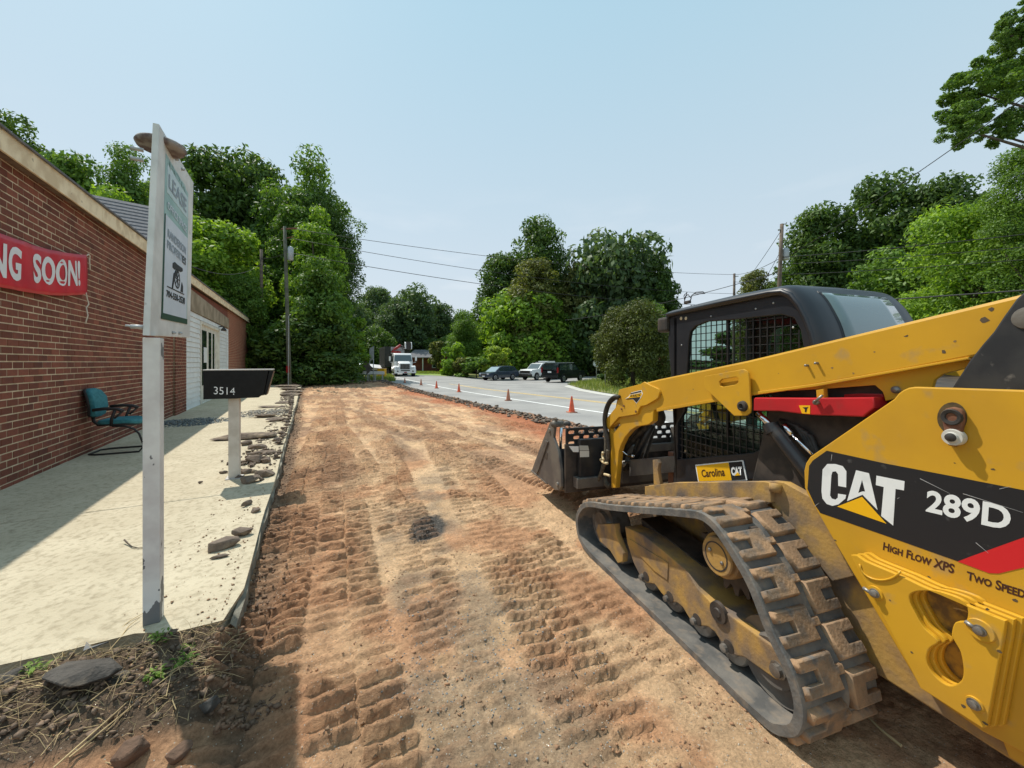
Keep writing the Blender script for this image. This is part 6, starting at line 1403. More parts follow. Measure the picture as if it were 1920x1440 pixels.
# white truck with a loader crane, coming towards the camera
def truck():
    x0, y0, _ = hit(755, 706.5); Yt = 44.0; X = (756 - 960) * Yt / FOC; gz = CAM_H + Yt * (HZ - 706.8) / FOC
    ang = math.atan2(-.90, .44)
    E = empty('crane_truck', (X, Yt, gz), ang, 'white conventional cab truck with a dark box body and red loader crane behind it', 'truck')
    # local +x = forwards (to the camera), y lateral
    pl = lambda nm, pts, a, b, m, p=None, bv=.05, fn=None: plate(nm, pts, a, b, m, p or E, bv, axis='s', fn=fn)
    W = 1.15
    hood = pl('hood', [(.1, .75), (1.1, .75), (1.18, 1.35), (1.0, 1.62), (.0, 1.85), (-.1, 1.0)], -.62, .62, M['carwhite'])
    for s in (-1, 1):
        pl('fender', [(.2, .55), (.25, 1.0), (.5, 1.28), (.95, 1.30), (1.2, 1.1), (1.28, .7), (1.28, .45), (1.05, .45), (1.0, .75), (.8, .95), (.5, .95), (.3, .7)], s * .62 if s > 0 else -1.18, 1.18 if s > 0 else -.62, M['carwhite'], bv=.06)
        lid('headlight', E, 1.18, 1.27, s * .68, s * .98, .95, 1.15, M['headlamp'])
        lid('mirror', E, -.2, 0.0, s * 1.38, s * 1.56, 1.85, 2.35, M['carwhite']); mb = MB(); mb.tube([(-.1, s * 1.05, 1.6), (-.1, s * 1.45, 1.7), (-.1, s * 1.47, 2.3)], .03, 6); mb.build('mirror_arm', M['galv'], E)
        for xx in (.75, -3.6, -4.8):
            mb = MB(); mb.lathe([(.3, -.15), (.46, -.15), (.5, -.1), (.5, .1), (.46, .15), (.3, .15)], (xx, s * .98, .5), 'y', 20); t = mb.build('wheel', M['tyre'], E); shade_auto(t)
            mb = MB(); mb.lathe([(.28, s * .1), (.26, s * .155), (.1, s * .13)], (xx, s * .98, .5), 'y', 14); mb.build('rim', M['alloy'], t)
        lid('fog_lamp', E, 1.30, 1.36, s * .75, s * .92, .62, .76, M['darksteel'])
    lid('bumper', E, 1.18, 1.34, -1.18, 1.18, .45, .88, M['carwhite']); lid('bumper_slot', E, 1.33, 1.36, -.5, .5, .70, .82, M['darksteel'])
    g = lid('grille', E, 1.10, 1.20, -.52, .52, .92, 1.50, M['darksteel'])
    for i in range(7): lid('grille_bar', E, 1.20, 1.215, -.45 + i * .15 - .012, -.45 + i * .15 + .012, .95, 1.47, M['galv'], g)
    def tp(q): q[:, 1] *= 1 - .10 * np.clip((q[:, 2] - 1.6) / 1.1, 0, 1); return q
    c = pl('cab', [(-.05, .9), (.08, 1.75), (-.22, 2.55), (-.45, 2.72), (-1.5, 2.75), (-1.6, 2.6), (-1.6, .7)], -1.08, 1.08, M['carwhite'], bv=.08, fn=tp)
    slope_pane('windscreen', (.08, 1.80), (-.20, 2.50), -1.03, 1.03, M['darkglass'], c, .03)
    for s in (-1, 1): pl('side_window', [(-.25, 1.75), (-.42, 2.45), (-1.2, 2.45), (-1.2, 1.75)], s * 1.075 if s > 0 else -1.10, 1.10 if s > 0 else -1.075, M['darkglass'], c, 0, tp)
    lid('number_plate', E, 1.34, 1.37, -.15, .15, .5, .62, M['taillamp'])
    lid('chassis', E, -7.2, .6, -.42, .42, .55, .80, M['darksteel'])
    bx = lid('box_body', E, -7.8, -2.6, -1.65, 1.22, 1.15, 3.55, mat('dark_green_box', (.03, .035, .03), (.05, .05, .045), 2, rough=.7))
    for i in range(6): lid('rib', E, -7.3 + i * .9, -7.22 + i * .9, -1.70, 1.27, 1.2, 3.5, M['darksteel'], bx)
    lid('headboard', E, -2.58, -2.5, -1.0, .6, 2.7, 3.5, M['galv'])
    cr_ = MB(); cr_.tube([(-2.2, -.1, .9), (-2.2, -.1, 3.0)], .22, 12); cr_.tube([(-2.2, -.1, 2.9), (-2.3, -.95, 2.95), (-2.2, -.45, 3.35), (-2.2, .1, 3.75)], .15, 10); cr_.build('crane_mast', M['oldred'], E, True)
    cr_ = MB(); cr_.tube([(-2.2, .1, 3.7), (-2.2, .5, 3.5), (-2.2, 1.0, 3.35)], .09, 8); cr_.tube([(-2.1, .0, 3.75), (-2.1, .35, 3.2), (-2.1, .8, 3.3)], .04, 6); cr_.build('crane_boom', M['darksteel'], E, True)
    lid('operator_pod', E, -2.6, -1.9, .72, 1.25, 3.2, 4.15, M['darksteel'])
    for yy in (.58, 1.28): pl('pod_shell', [(-2.6, 3.2), (-1.9, 3.3), (-1.95, 4.0), (-2.4, 4.15)], yy, yy + .12, M['carwhite'], bv=.03)
truck()

# ------------------------------------------------------------------ poles, wires, signs
def pole(name, u, vt, vb, Y, r, m, label, lean=0.0, extra=None, hw=0.0):
    X = (u - 960) * Y / FOC; zt = CAM_H + (HZ - vt) * Y / FOC; zb = float(terr(X, Y)) - .05
    E = empty(name, (X, Y, zb), 0, label, 'utility pole', 'wooden utility poles')
    mb = MB(); n = 5; mb.tube([(lean * i / n, 0, (zt - zb) * i / n) for i in range(n + 1)], r, 12, r * .72); mb.build('shaft', m, E, True)
    return E, X, Y, zt - zb
def wire(p, q, sag, r, label, group='overhead cables'):
    p, q = Vector(p), Vector(q); o = (p + q) / 2; o.z = min(p.z, q.z) - sag; mb = MB(); n = 26
    mb.tube([tuple(p.lerp(q, i / n) - Vector((0, 0, 4 * sag * (i / n) * (1 - i / n))) - o) for i in range(n + 1)], r, 5)
    w = mb.build('overhead_cable', M['wire'], None, True); w.location = o; tag(w, label, 'cable', group)
W3 = lambda u, v, Y: ((u - 960) * Y / FOC, Y, CAM_H + (HZ - v) * Y / FOC)
# left pair
E, X, Y, Hh = pole('utility_pole', 543, 425, 716, 23.5, .125, M['polegrn'], 'greenish utility pole with a grey transformer in front of the leafy trees', lean=-.30)
mb = MB(); zz = W3(548, 488, Y)[2] - E.location.z; zt = W3(548, 466, Y)[2] - E.location.z; mb.lathe([(.10, zz - .05), (.16, zz), (.16, zt), (.12, zt + .06), (.03, zt + .10)], (-.02 + .14, -.1, 0), 'z', 16); mb.build('transformer', M['galv'], E, True)
mb = MB(); mb.tube([(-.5, 0, Hh - .15), (.45, 0, Hh - .1)], .05, 8); mb.tube([(-.2, 0, Hh - .7), (.25, 0, Hh - .6)], .03, 8); mb.build('crossarm', M['rust'], E)
mb = MB(); mb.box((-.13, -.14, 1.0), (.05, -.10, 1.4)); mb.build('ribbon', M['taillamp'], E)
mb = MB(); mb.tube([(.0, -.14, .1), (.02, -.14, Hh * .45)], .02, 6); mb.build('conduit', M['galv'], E)
PL = (X, Y, E.location.z + Hh)
E, X, Y, Hh = pole('utility_pole', 490, 468, 716, 27.0, .13, M['pole'], 'bare brown pole with no fittings beyond the far corner of the brick building', lean=.0)
PL2 = (X, Y, E.location.z + Hh)
# right pair
E, X, Y, Hh = pole('utility_pole', 1453, 420, 700, 22.0, .13, M['pole'], 'tall leaning utility pole with a transformer behind the loader cab', lean=.40)
mb = MB(); zt = W3(1470, 468, Y)[2] - E.location.z; mb.lathe([(.14, zt - .6), (.17, zt - .55), (.17, zt), (.1, zt + .08)], (.62, 0, 0), 'z', 16); mb.build('transformer', M['galv'], E, True)
mb = MB(); mb.tube([(.35, 0, Hh - .05), (.65, 0, Hh + .02), (.66, 0, Hh + .1)], .03, 8); mb.tube([(.3, 0, Hh - .3), (.2, 0, Hh - .35)], .05, 8); mb.build('insulator_arm', M['galv'], E)
PR = (X + .4, Y, E.location.z + Hh)
E, X, Y, Hh = pole('utility_pole', 1375, 513, 700, 38.0, .15, M['pole'], 'more distant utility pole standing against the sky left of the leaning one', lean=.1)
mb = MB(); mb.tube([(.1, 0, Hh - .3), (.5, 0, Hh - .25)], .04, 8); mb.build('insulator_arm', M['galv'], E)
PB = (X + .1, Y, E.location.z + Hh)
sub = lambda a, dz, dx=0: (a[0] + dx, a[1], a[2] + dz)
wire(sub(PL, -.1), sub(PB, -.1), .6, 0.016, 'topmost cable crossing the sky from the left pole towards the distant right pole')
wire(sub(PL, -.7), sub(PB, -2.0), .7, 0.016, 'second cable from the top crossing the sky between left pole and distant right pole')
wire(sub(PL, -1.6), sub(PB, -3.2), .7, 0.019, 'lowest cable crossing the sky between left pole and distant right pole')
wire(sub(PL, -1.5), sub(PL2, -.6), .15, 0.017, 'short cable joining the greenish pole and the bare brown pole')
wire(sub(PL2, -1.0), W3(360, 500, 15), .5, 0.014, 'service cable from the bare brown pole towards the building roof')
wire(sub(PB, -.1), sub(PR, -1.9), .25, 0.017, 'cable between the distant pole and the leaning pole')
wire(sub(PB, -.8), sub(PR, -2.6), .3, 0.020, 'lower cable between the distant pole and the leaning pole')
wire(sub(PR, -.3), W3(1372, 560, 34), .2, 0.014, 'thin guy cable slanting down left from the top of the leaning pole')
wire(sub(PR, -1.4), W3(1400, 575, 30), .2, 0.014, 'second guy cable slanting down left from the leaning pole')
wire(sub(PR, -1.9), W3(2300, 392, 12), .15, 0.017, 'uppermost of the cables running right from the leaning pole across the trees')
wire(sub(PR, -2.3), W3(2300, 425, 12), .15, 0.014, 'second of the cables running right from the leaning pole across the trees')
wire(sub(PR, -2.9), W3(2300, 452, 12), .15, 0.014, 'third of the cables running right from the leaning pole across the trees')
wire(W3(1240, 590, 24), W3(2300, 518, 8), .02, 0.023, 'thick black cable just above the loader cab roof, running off to the right')
wire(W3(1060, 600, 40), sub(PR, -2.7), .4, 0.020, 'cable dipping over the loader cab towards the stop sign')
wire(W3(1480, 479, 20), W3(2250, -60, 8), .25, 0.014, 'steep thin cable rising to the upper right corner')

def post_sign(label, cat, u, vt, vb, name, Y=None, face=None, r=.03, group=None, postv=None):
    x, y, z = hit(u, vb); k = y / FOC
    E = empty(name, (x, y, z), 0, label, cat, group); top = (vb - (postv or vt)) * k
    mb = MB(); mb.tube([(0, .03, -.1), (0, .03, top)], r, 8); mb.build('post', M['galv'], E, True); return E, k
E, k = post_sign('back of an octagonal stop sign on a thin post at the grass island', 'stop sign', 1118.5, 672, 716, 'stop_sign')
pl_ = [(.38 * math.cos(math.pi / 8 + i * math.pi / 4), (716 - 681.5) * k + .38 * math.sin(math.pi / 8 + i * math.pi / 4)) for i in range(8)]
plate('sign_plate', pl_, -.012, -.002, mat('bare_aluminium', (.62, .65, .68), rough=.5, metal=.2), E, 0, axis='s')
E, k = post_sign('thin weathered grey post standing alone beside the stop sign', 'post', 1135, 674, 724, 'marker_post', r=.045)
E, k = post_sign('tall narrow grey sign panel on two posts at the far left roadside', 'sign', 693, 652, 716, 'road_sign', r=.035, postv=655)
mb = MB(); mb.tube([(.28, .03, -.1), (.31, .03, 2.9)], .035, 8); mb.build('post', M['galv'], E, True)
x_ = 64 * k; plate('sign_plate', [(-.02, x_ * .60), (.33, x_ * .66), (.36, x_ * 1.05), (.0, x_ * .98)], -.02, -.005, M['galv'], E, 0, axis='s')
E, k = post_sign('dark back of a diamond shaped warning sign beside the white truck', 'warning sign', 685.5, 680, 716, 'diamond_sign', r=.04)
d_ = .62; zc = (716 - 690.5) * k; plate('sign_plate', [(-d_, zc), (0, zc - d_), (d_, zc), (0, zc + d_)], -.02, -.005, M['greysteel'], E, 0, axis='s')
# guard rail and yellow barrel next to the truck
x, y, z = hit(703, 716); E = empty('guard_rail', (x, y, z), .1, 'pale guard rail end on short posts between the grey sign and yellow barrel', 'guard rail')
plate('rail', [(-1.3, .62), (.75, .60), (.75, .85), (-1.3, .9)], -.05, 0, mat('pale_rail', (.6, .62, .6), rough=.5), E, .01, axis='s')
for i in range(4): mb = MB(); mb.box((-1.2 + i * .58, 0, -.05), (-1.1 + i * .58, .08, .8)); mb.build('post', M['galv'], E)
x, y, z = hit(716, 709.5); E = empty('traffic_barrel', (x, y, z), 0, 'square yellow barrier box standing beside the truck wheels', 'barrier')
mb = MB(); mb.box((-.36, -.3, .0), (.36, .3, .98)); mb.build('body', M['crate'], E, bevel=.03); mb = MB(); mb.box((-.40, -.34, .96), (.40, .34, 1.0)); mb.build('lid', M['straw'], E)
x, y, z = hit(664, 706); E = empty('parked_boat', (x, y + 6, z), .2, 'upturned pale boat hull lying half hidden behind the leafy tree at the far left', 'boat')
mb = MB(); mb.add([(-1.9, -.7, 1.2), (1.6, -.7, .75), (2.3, 0, .7), (1.6, .7, .75), (-1.9, .7, 1.2), (-1.8, 0, 1.55), (.8, 0, 1.25), (-1.7, -.4, .8), (1.2, -.4, .5), (1.2, .4, .5), (-1.7, .4, .8)],
    [(0, 1, 6, 5), (1, 2, 6), (2, 3, 6), (3, 4, 5, 6), (0, 5, 4), (7, 8, 1, 0), (8, 9, 3, 2, 1), (9, 10, 4, 3), (7, 0, 4, 10), (7, 10, 9, 8)]); mb.build('hull', M['carwhite'], E); mb = MB(); mb.box((-1.3, -.3, -.1), (.8, .3, .82)); mb.build('cradle', M['darksteel'], E)

# far brick house
def house():
    Y = 70; X = (800 - 960) * Y / FOC; zb = CAM_H + (HZ - 697) * Y / FOC
    E = empty('far_house', (X, Y, zb), -.15, 'small brick house with a white porch post under the dark trees behind the truck', 'house')
    w = plate('wall', [(-3.0, -.6), (4.2, -.6), (4.2, 2.6), (2.8, 3.6), (1.4, 2.9), (-3.0, 2.6)], 0, .3, mat('far_brick', (.22, .07, .05), (.16, .05, .04), 1.5, rough=.9), E, 0, axis='s')
    mb = MB(); mb.add([(-3.4, -1.2, 2.5), (1.6, -1.2, 2.5), (1.6, 2.5, 4.0), (-3.4, 2.5, 4.0), (-3.4, -1.2, 2.62), (1.6, -1.2, 2.62), (1.6, 2.5, 4.12), (-3.4, 2.5, 4.12)], [(0, 3, 2, 1), (4, 5, 6, 7), (0, 1, 5, 4), (1, 2, 6, 5), (3, 0, 4, 7)])
    mb.add([(1.2, -.3, 2.7), (2.8, -.3, 3.7), (2.8, 6, 3.7), (1.2, 6, 2.7), (2.8, -.3, 3.7), (4.5, -.3, 2.5), (4.5, 6, 2.5), (2.8, 6, 3.7)], [(0, 1, 2, 3), (4, 5, 6, 7)]); mb.build('roof', M['shingle'], E)
    for x in (-2.9, -.4): mb = MB(); mb.box((x, -1.1, -.6), (x + .16, -.95, 2.5)); mb.build('porch_post', M['carwhite'], E)
    for x in (1.1, 3.1):
        f = plate('window', [[(x - .06, .7), (x + .86, .7), (x + .86, 2.2), (x - .06, 2.2)], [(x + .04, .8), (x + .76, .8), (x + .76, 2.1), (x + .04, 2.1)]], -.05, .0, M['carwhite'], E, 0, axis='s')
        plate('pane', [(x + .04, .8), (x + .76, .8), (x + .76, 2.1), (x + .04, 2.1)], -.03, -.02, M['darkglass'], f, 0, axis='s')
house()
# ------------------------------------------------------------------ trees and plants
def crown_mesh(name, seed, nblob=70, nleaf=15000, size=.05, shape='round', asp=1.0, rb=1.0):
    r = np.random.default_rng(seed); bl = []; nblob = int(nblob * asp ** .6); nleaf = int(nleaf * asp ** .5)
    while len(bl) < nblob:
        p = r.normal(size=3); p /= np.linalg.norm(p); k = r.random() ** .45 * .80; z = p[2] * k
        if shape == 'cone': zz = (z + 1) / 2; w = 1.15 * (1 - zz) ** .75 + .08; q = np.array([p[0] * k * w, p[1] * k * w, z])
        elif shape == 'full':
            z = -.92 + 1.75 * r.random(); ww = .86 if z < -.2 else math.sqrt(max(0, 1 - ((z + .2) / 1.12) ** 2)) * .86; q = np.array([p[0] * ww * (.5 + .5 * r.random()), p[1] * ww * (.5 + .5 * r.random()), z])
        elif shape == 'egg': ww = math.sqrt(max(0, 1 - z * z)) * (1 - .33 * z) * .80; q = np.array([math.cos(len(bl) * 2.4) * ww * r.random() ** .5, math.sin(len(bl) * 2.4) * ww * r.random() ** .5, z])
        elif shape == 'column': q = np.array([p[0] * k * .9, p[1] * k * .9, z])
        elif shape == 'wide': q = np.array([p[0] * k, p[1] * k, z * (.75 if z > 0 else .55)])
        else: q = np.array([p[0] * k, p[1] * k, z])
        bl.append((q, rb * (.13 + .17 * r.random()) * (1 if shape != 'cone' else .8)))
    C_ = np.array([b[0] for b in bl]); R_ = np.array([b[1] for b in bl]); w = R_ ** 2; idx = r.choice(len(bl), nleaf, p=w / w.sum())
    d = r.normal(size=(nleaf, 3)); d /= np.linalg.norm(d, axis=1)[:, None]; d[:, 2] = np.where(r.random(nleaf) < .25, np.abs(d[:, 2]), d[:, 2])
    P = C_[idx] + d * (R_[idx] * (.70 + .42 * r.random(nleaf)))[:, None] * np.array([1.1, 1.1, .85 / asp])
    P += r.normal(size=P.shape) * .012
    tone = np.clip(.42 + .30 * r.normal(size=nleaf) * .7 + .25 * (r.random(len(bl))[idx] - .5), 0, 1)
    n = d + r.normal(size=d.shape) * .75 + np.array([0, 0, .35]); n /= np.linalg.norm(n, axis=1)[:, None]
    a = np.cross(n, r.normal(size=n.shape)); a /= np.linalg.norm(a, axis=1)[:, None]; b = np.cross(n, a)
    s = size * (.55 + .75 * r.random(nleaf))[:, None]; l = s * (1.0 + .4 * r.random(nleaf))[:, None]
    dz = np.array([1, 1, 1 / asp]); V = np.stack([P - a * l * dz, P + (n * s * .15 - b * s * .6) * dz, P + a * l * dz, P + (b * s * .6 + n * s * .15) * dz], 1).reshape(-1, 3)
    V[:, 2] = (V[:, 2] + 1) / 2
    me = bpy.data.meshes.new(name); me.vertices.add(len(V)); me.vertices.foreach_set('co', V.ravel()); me.loops.add(nleaf * 4); me.loops.foreach_set('vertex_index', np.arange(nleaf * 4, dtype=np.int32))
    me.polygons.add(nleaf); me.polygons.foreach_set('loop_start', np.arange(0, nleaf * 4, 4, dtype=np.int32)); me.polygons.foreach_set('loop_total', np.full(nleaf, 4, np.int32)); me.update(calc_edges=True)
    at_ = me.attributes.new('tone', 'FLOAT', 'FACE'); at_.data.foreach_set('value', tone.astype(np.float32)); return me
base_crowns = {}
def crown_for(kind, var, mk, asp=1.0):
    var = var % 2 if kind != 'limb' else var; asp = min((0.8, 1.2, 1.8, 2.8), key=lambda q: abs(math.log(q / asp))); key = (kind, var, mk, asp)
    if key not in base_crowns:
        src = base_crowns.get((kind, var, asp))
        if src is None:
            args = {'round': dict(nblob=75, nleaf=17000, size=.040), 'tall': dict(nblob=110, nleaf=21000, size=.030, shape='column'), 'cone': dict(nblob=90, nleaf=15000, size=.032, shape='cone'),
                    'wide': dict(nblob=95, nleaf=18000, size=.036, shape='wide'), 'near': dict(nblob=110, nleaf=38000, size=.021, shape='round'), 'full': dict(nblob=110, nleaf=20000, size=.038, shape='full'), 'nearfull': dict(nblob=120, nleaf=36000, size=.023, shape='full'), 'limb': dict(nblob=42, nleaf=9500, size=.040, rb=.72),
                    'cedar': dict(nblob=170, nleaf=44000, size=.024, shape='egg', rb=.85), 'bush': dict(nblob=30, nleaf=4500, size=.085, shape='full')}[kind]
            src = crown_mesh('crown', hash_(kind) + var * 7, asp=asp, **args); base_crowns[(kind, var, asp)] = src
        if not src.materials: src.materials.append(None)
        base_crowns[key] = src
    return base_crowns[key]
def hash_(s): return sum(ord(c) * (i + 1) for i, c in enumerate(s))
trunks = {}
def trunk_mesh(var):
    if var not in trunks:
        r = random.Random(var + 50); mb = MB(); pts = [(0, 0, -.02)]; 
        for i in range(1, 7): pts.append((r.uniform(-.03, .03) * i / 3, r.uniform(-.03, .03) * i / 3, i / 6 * .66))
        mb.tube(pts, .030, 9, .010)
        for i in range(9):
            z = .22 + .045 * i; a = r.uniform(0, 6.28); l = r.uniform(.12, .24); mb.tube([(0, 0, z), (math.cos(a) * l * .5, math.sin(a) * l * .5, z + .08), (math.cos(a) * l, math.sin(a) * l, z + .16)], .012, 6, .004)
        me = mb.mesh('trunk'); me.materials.append(M['bark']); me.polygons.foreach_set('use_smooth', [True] * len(me.polygons)); trunks[var] = me
    return trunks[var]
tr_rng = random.Random(31)
def tree(name, label, cat, u, vtop, hw, Y, kind, mk, cb=.12, var=0, group=None, vb=None, depth=1.0, sink=0.0, trunkw=1.0):
    X = (u - 960) * Y / FOC; zt = CAM_H + (HZ - vtop) * Y / FOC; zg = float(terr(X, Y)) - .03 - sink; Hh = zt - zg; R = hw * 1.14 * Y / FOC
    if cb <= .05 and kind in ('round', 'wide'): kind = 'full'
    if cb <= .05 and kind == 'near': kind = 'nearfull'
    E = empty(name, (X, Y, zg), tr_rng.uniform(0, 6.28), label, cat, group)
    o = bpy.data.objects.new('crown', crown_for(kind, var, mk, Hh * (1 - cb) / (2 * R))); C.objects.link(o); o.parent = E; o.material_slots[0].link = 'OBJECT'; o.material_slots[0].material = M[mk]; o.location = (0, 0, Hh * cb); o.scale = (R, R * depth, Hh * (1 - cb) * 1.06)
    t = bpy.data.objects.new('trunk', trunk_mesh(var % 3)); C.objects.link(t); t.parent = E; s = Hh; t.scale = (min(R * 2.2, s) * trunkw, min(R * 2.2, s) * trunkw, Hh); return E
G1 = 'woodland trees behind the brick building'; G2 = 'trees around the junction'; G3 = 'trees on the right beyond the loader'; G4 = 'far tree line behind the truck'
T = tree
# left of frame behind the building
T('oak_tree', 'dark tree at the left frame edge above the fascia', 'tree', 10, 203, 75, 24, 'round', 'deepgreen', var=0, group=G1)
T('oak_tree', 'dark tree above the banner, second from the left edge', 'tree', 95, 232, 72, 27, 'wide', 'deepgreen', var=1, group=G1)
T('maple_tree', 'mid green tree with a ragged top above the middle of the fascia', 'tree', 165, 272, 85, 23, 'round', 'midgreen', var=1, group=G1)
T('maple_tree', 'light green airy tree just left of the sign board', 'tree', 248, 252, 60, 25, 'tall', 'midgreen', var=2, group=G1)
T('maple_tree', 'low yellow green tree between grey roof and sign board', 'tree', 215, 345, 70, 19, 'round', 'brightgreen', var=2, group=G1)
T('maple_tree', 'tree hidden behind the sign board', 'tree', 318, 300, 60, 30, 'round', 'midgreen', var=0, group=G1)
T('oak_tree', 'dark rounded tree just right of the sign board top', 'tree', 392, 296, 95, 38, 'wide', 'deepgreen', var=2, group=G1, cb=.05)
T('oak_tree', 'dark rounded tree left of the tallest tree', 'tree', 482, 302, 85, 40, 'round', 'deepgreen', var=2, group=G1, cb=.05)
T('poplar_tree', 'tallest tree of the left wood with a pointed crown', 'tree', 570, 277, 88, 37, 'tall', 'midgreen', var=0, group=G1, cb=.05)
T('poplar_tree', 'right shoulder of the left wood, slightly lower than the tallest tree', 'tree', 622, 345, 62, 36, 'tall', 'deepgreen', var=1, group=G1, cb=.05)
T('maple_tree', 'bright green tree standing over the siding part of the building', 'tree', 402, 398, 84, 27, 'round', 'brightgreen', var=1, group=G1, cb=.10)
T('maple_tree', 'small bright tree between the siding roof and the brown pole', 'tree', 455, 520, 42, 26, 'round', 'midgreen', var=0, group=G1, cb=.05)
T('poplar_tree', 'mid green pointed tree behind the pole with the transformer', 'tree', 592, 372, 72, 31, 'cone', 'brightgreen', var=0, group=G1, cb=.03)
T('maple_tree', 'small tree directly behind the transformer', 'tree', 548, 385, 50, 33, 'round', 'midgreen', var=2, group=G1, cb=.05)
T('oak_tree', 'dark low tree between the two left poles', 'tree', 518, 500, 62, 33, 'round', 'deepgreen', var=1, group=G1, cb=.0)
T('beech_tree', 'nearest leafy tree of the left wood, foliage down to the ground', 'tree', 598, 482, 78, 28, 'cone', 'midgreen', var=1, group=G1, cb=.0)
T('beech_tree', 'leafy skirt of low branches at the foot of the left wood', 'bush', 580, 600, 92, 27.5, 'round', 'deepgreen', var=0, group=G1, cb=.0)
T('bush', 'light green sapling sticking out right of the left wood', 'bush', 655, 592, 34, 31, 'bush', 'brightgreen', var=0, cb=.0)
T('bush', 'dark understory bush at the end of the walkway', 'bush', 525, 640, 48, 29, 'bush', 'deepgreen', var=1, cb=.0)
# far tree line
for i, (u, vt, hw, Y, lab, mk) in enumerate([(655, 565, 48, 62, 'far dark tree just right of the left wood', 'fargreen'), (702, 538, 42, 85, 'far tree with a flat grey green crown left of the gap', 'fargreen'),
        (772, 540, 56, 80, 'far rounded dark tree above the truck', 'fargreen'), (735, 565, 40, 78, 'far tree directly above the truck crane', 'fargreen'), (822, 572, 40, 88, 'far low tree right of the rounded one', 'fargreen'), (868, 588, 42, 92, 'lowest far tree in the gap under the cloud', 'fargreen'),
        (700, 620, 50, 60, 'dark understory tree behind the truck body', 'deepgreen'), (770, 632, 46, 84, 'dark understory tree behind the far house', 'deepgreen'), (835, 635, 44, 76, 'dark understory tree right of the far house', 'deepgreen')]):
    T('far_tree', lab, 'tree', u, vt, hw, Y, 'wide' if i % 2 else 'round', mk, var=i % 3, group=G4, cb=.0)
T('shrub', 'pinkish bare topped shrub beside the far house', 'bush', 818, 640, 16, 66, 'bush', 'olive', var=2, cb=.1)
# centre group
T('oak_tree', 'tall dark tree with a square top in the centre group', 'tree', 1012, 417, 58, 66, 'round', 'deepgreen', var=0, group=G2, cb=.05)
T('oak_tree', 'dark tree stepping down left of the square topped one', 'tree', 945, 472, 58, 68, 'round', 'deepgreen', var=1, group=G2, cb=.05)
T('oak_tree', 'brownish green tree between the dark tree and the big round one', 'tree', 1000, 492, 60, 60, 'wide', 'olive', var=2, group=G2, cb=.05)
T('oak_tree', 'biggest round crowned tree of the centre group', 'tree', 1150, 454, 108, 62, 'wide', 'fargreen', var=0, group=G2, cb=.05)
T('oak_tree', 'right shoulder of the biggest round tree, overhanging the wires', 'tree', 1225, 478, 44, 58, 'round', 'deepgreen', var=2, group=G2, cb=.1)
T('oak_tree', 'olive lit tree low in front of the biggest round tree', 'tree', 1085, 500, 62, 64, 'round', 'olive', var=1, group=G2, cb=.0)
T('poplar_tree', 'light green tree at the left end of the centre group', 'tree', 872, 578, 34, 56, 'tall', 'midgreen', var=2, group=G2, cb=.0)
T('maple_tree', 'bright green maple behind the parked crossover', 'tree', 975, 556, 86, 60, 'round', 'brightgreen', var=2, group=G2, cb=.04)
T('maple_tree', 'pale leaved tree behind the pickup truck', 'tree', 1055, 590, 46, 60, 'round', 'midgreen', var=1, group=G2, cb=.0)
T('oak_tree', 'dark understory behind the black vehicle', 'tree', 1110, 580, 70, 61, 'round', 'deepgreen', var=0, group=G2, cb=.0)
T('oak_tree', 'dark understory left of the stop sign, behind all vehicles', 'tree', 905, 610, 60, 68, 'round', 'deepgreen', var=1, group=G2, cb=.0)
T('oak_tree', 'tree seen between the cedar and the loader cab', 'tree', 1225, 570, 38, 48, 'round', 'midgreen', var=0, group=G2, cb=.0)
T('cedar_tree', 'egg shaped brownish cedar between the stop sign and the loader', 'tree', 1186, 556, 68, 27, 'cedar', 'cedar', var=0, cb=-.10)
T('bush', 'light green shrub at the left end of the junction bushes', 'bush', 855, 650, 30, 50, 'bush', 'brightgreen', var=1, cb=0)
T('bush', 'grey green feathery bush left of the crossover', 'bush', 893, 672, 32, 47, 'bush', 'midgreen', var=2, cb=0)
T('bush', 'small pale bush in front of the left junction bushes', 'bush', 868, 672, 20, 48, 'bush', 'olive', var=0, cb=0)
T('bush', 'yellow leaved shrub above the crossover roof', 'bush', 934, 652, 27, 47.5, 'bush', 'limegreen', var=0, cb=.25)
T('bush', 'reddish shrub against the loader cab', 'bush', 1243, 672, 22, 30, 'bush', 'redleaf', var=1, cb=0)
T('bush', 'dark low bush right of the black vehicle', 'bush', 1150, 690, 25, 40, 'bush', 'deepgreen', var=1, cb=0)
# right side
T('oak_tree', 'dark tree at the left end of the right wood behind the leaning pole', 'tree', 1545, 388, 72, 48, 'round', 'deepgreen', var=1, group=G3, cb=.02)
T('oak_tree', 'tallest dark rounded tree of the right wood', 'tree', 1655, 340, 80, 46, 'round', 'deepgreen', var=0, group=G3, cb=.02)
T('oak_tree', 'dark tree between the rounded tree and the right frame edge', 'tree', 1765, 345, 80, 42, 'round', 'deepgreen', var=2, group=G3, cb=.02)
T('maple_tree', 'large bright green tree behind the loader cab', 'tree', 1815, 395, 115, 26, 'near', 'brightgreen', var=0, group=G3, cb=.02)
T('maple_tree', 'bright tree at the right frame edge under the overhanging branch', 'tree', 1935, 268, 75, 22, 'near', 'midgreen', var=1, group=G3, cb=.05)
T('oak_tree', 'low green wood behind the cab rear window', 'tree', 1690, 470, 90, 36, 'round', 'midgreen', var=2, group=G3, cb=.0)
T('oak_tree', 'far dark filler tree behind the leaning pole', 'tree', 1600, 440, 80, 60, 'wide', 'deepgreen', var=2, group=G3, cb=.0)
T('shrub_tree', 'small distant green tree left of the leaning pole', 'tree', 1412, 512, 40, 60, 'round', 'olive', var=0, group=G3, cb=.0)
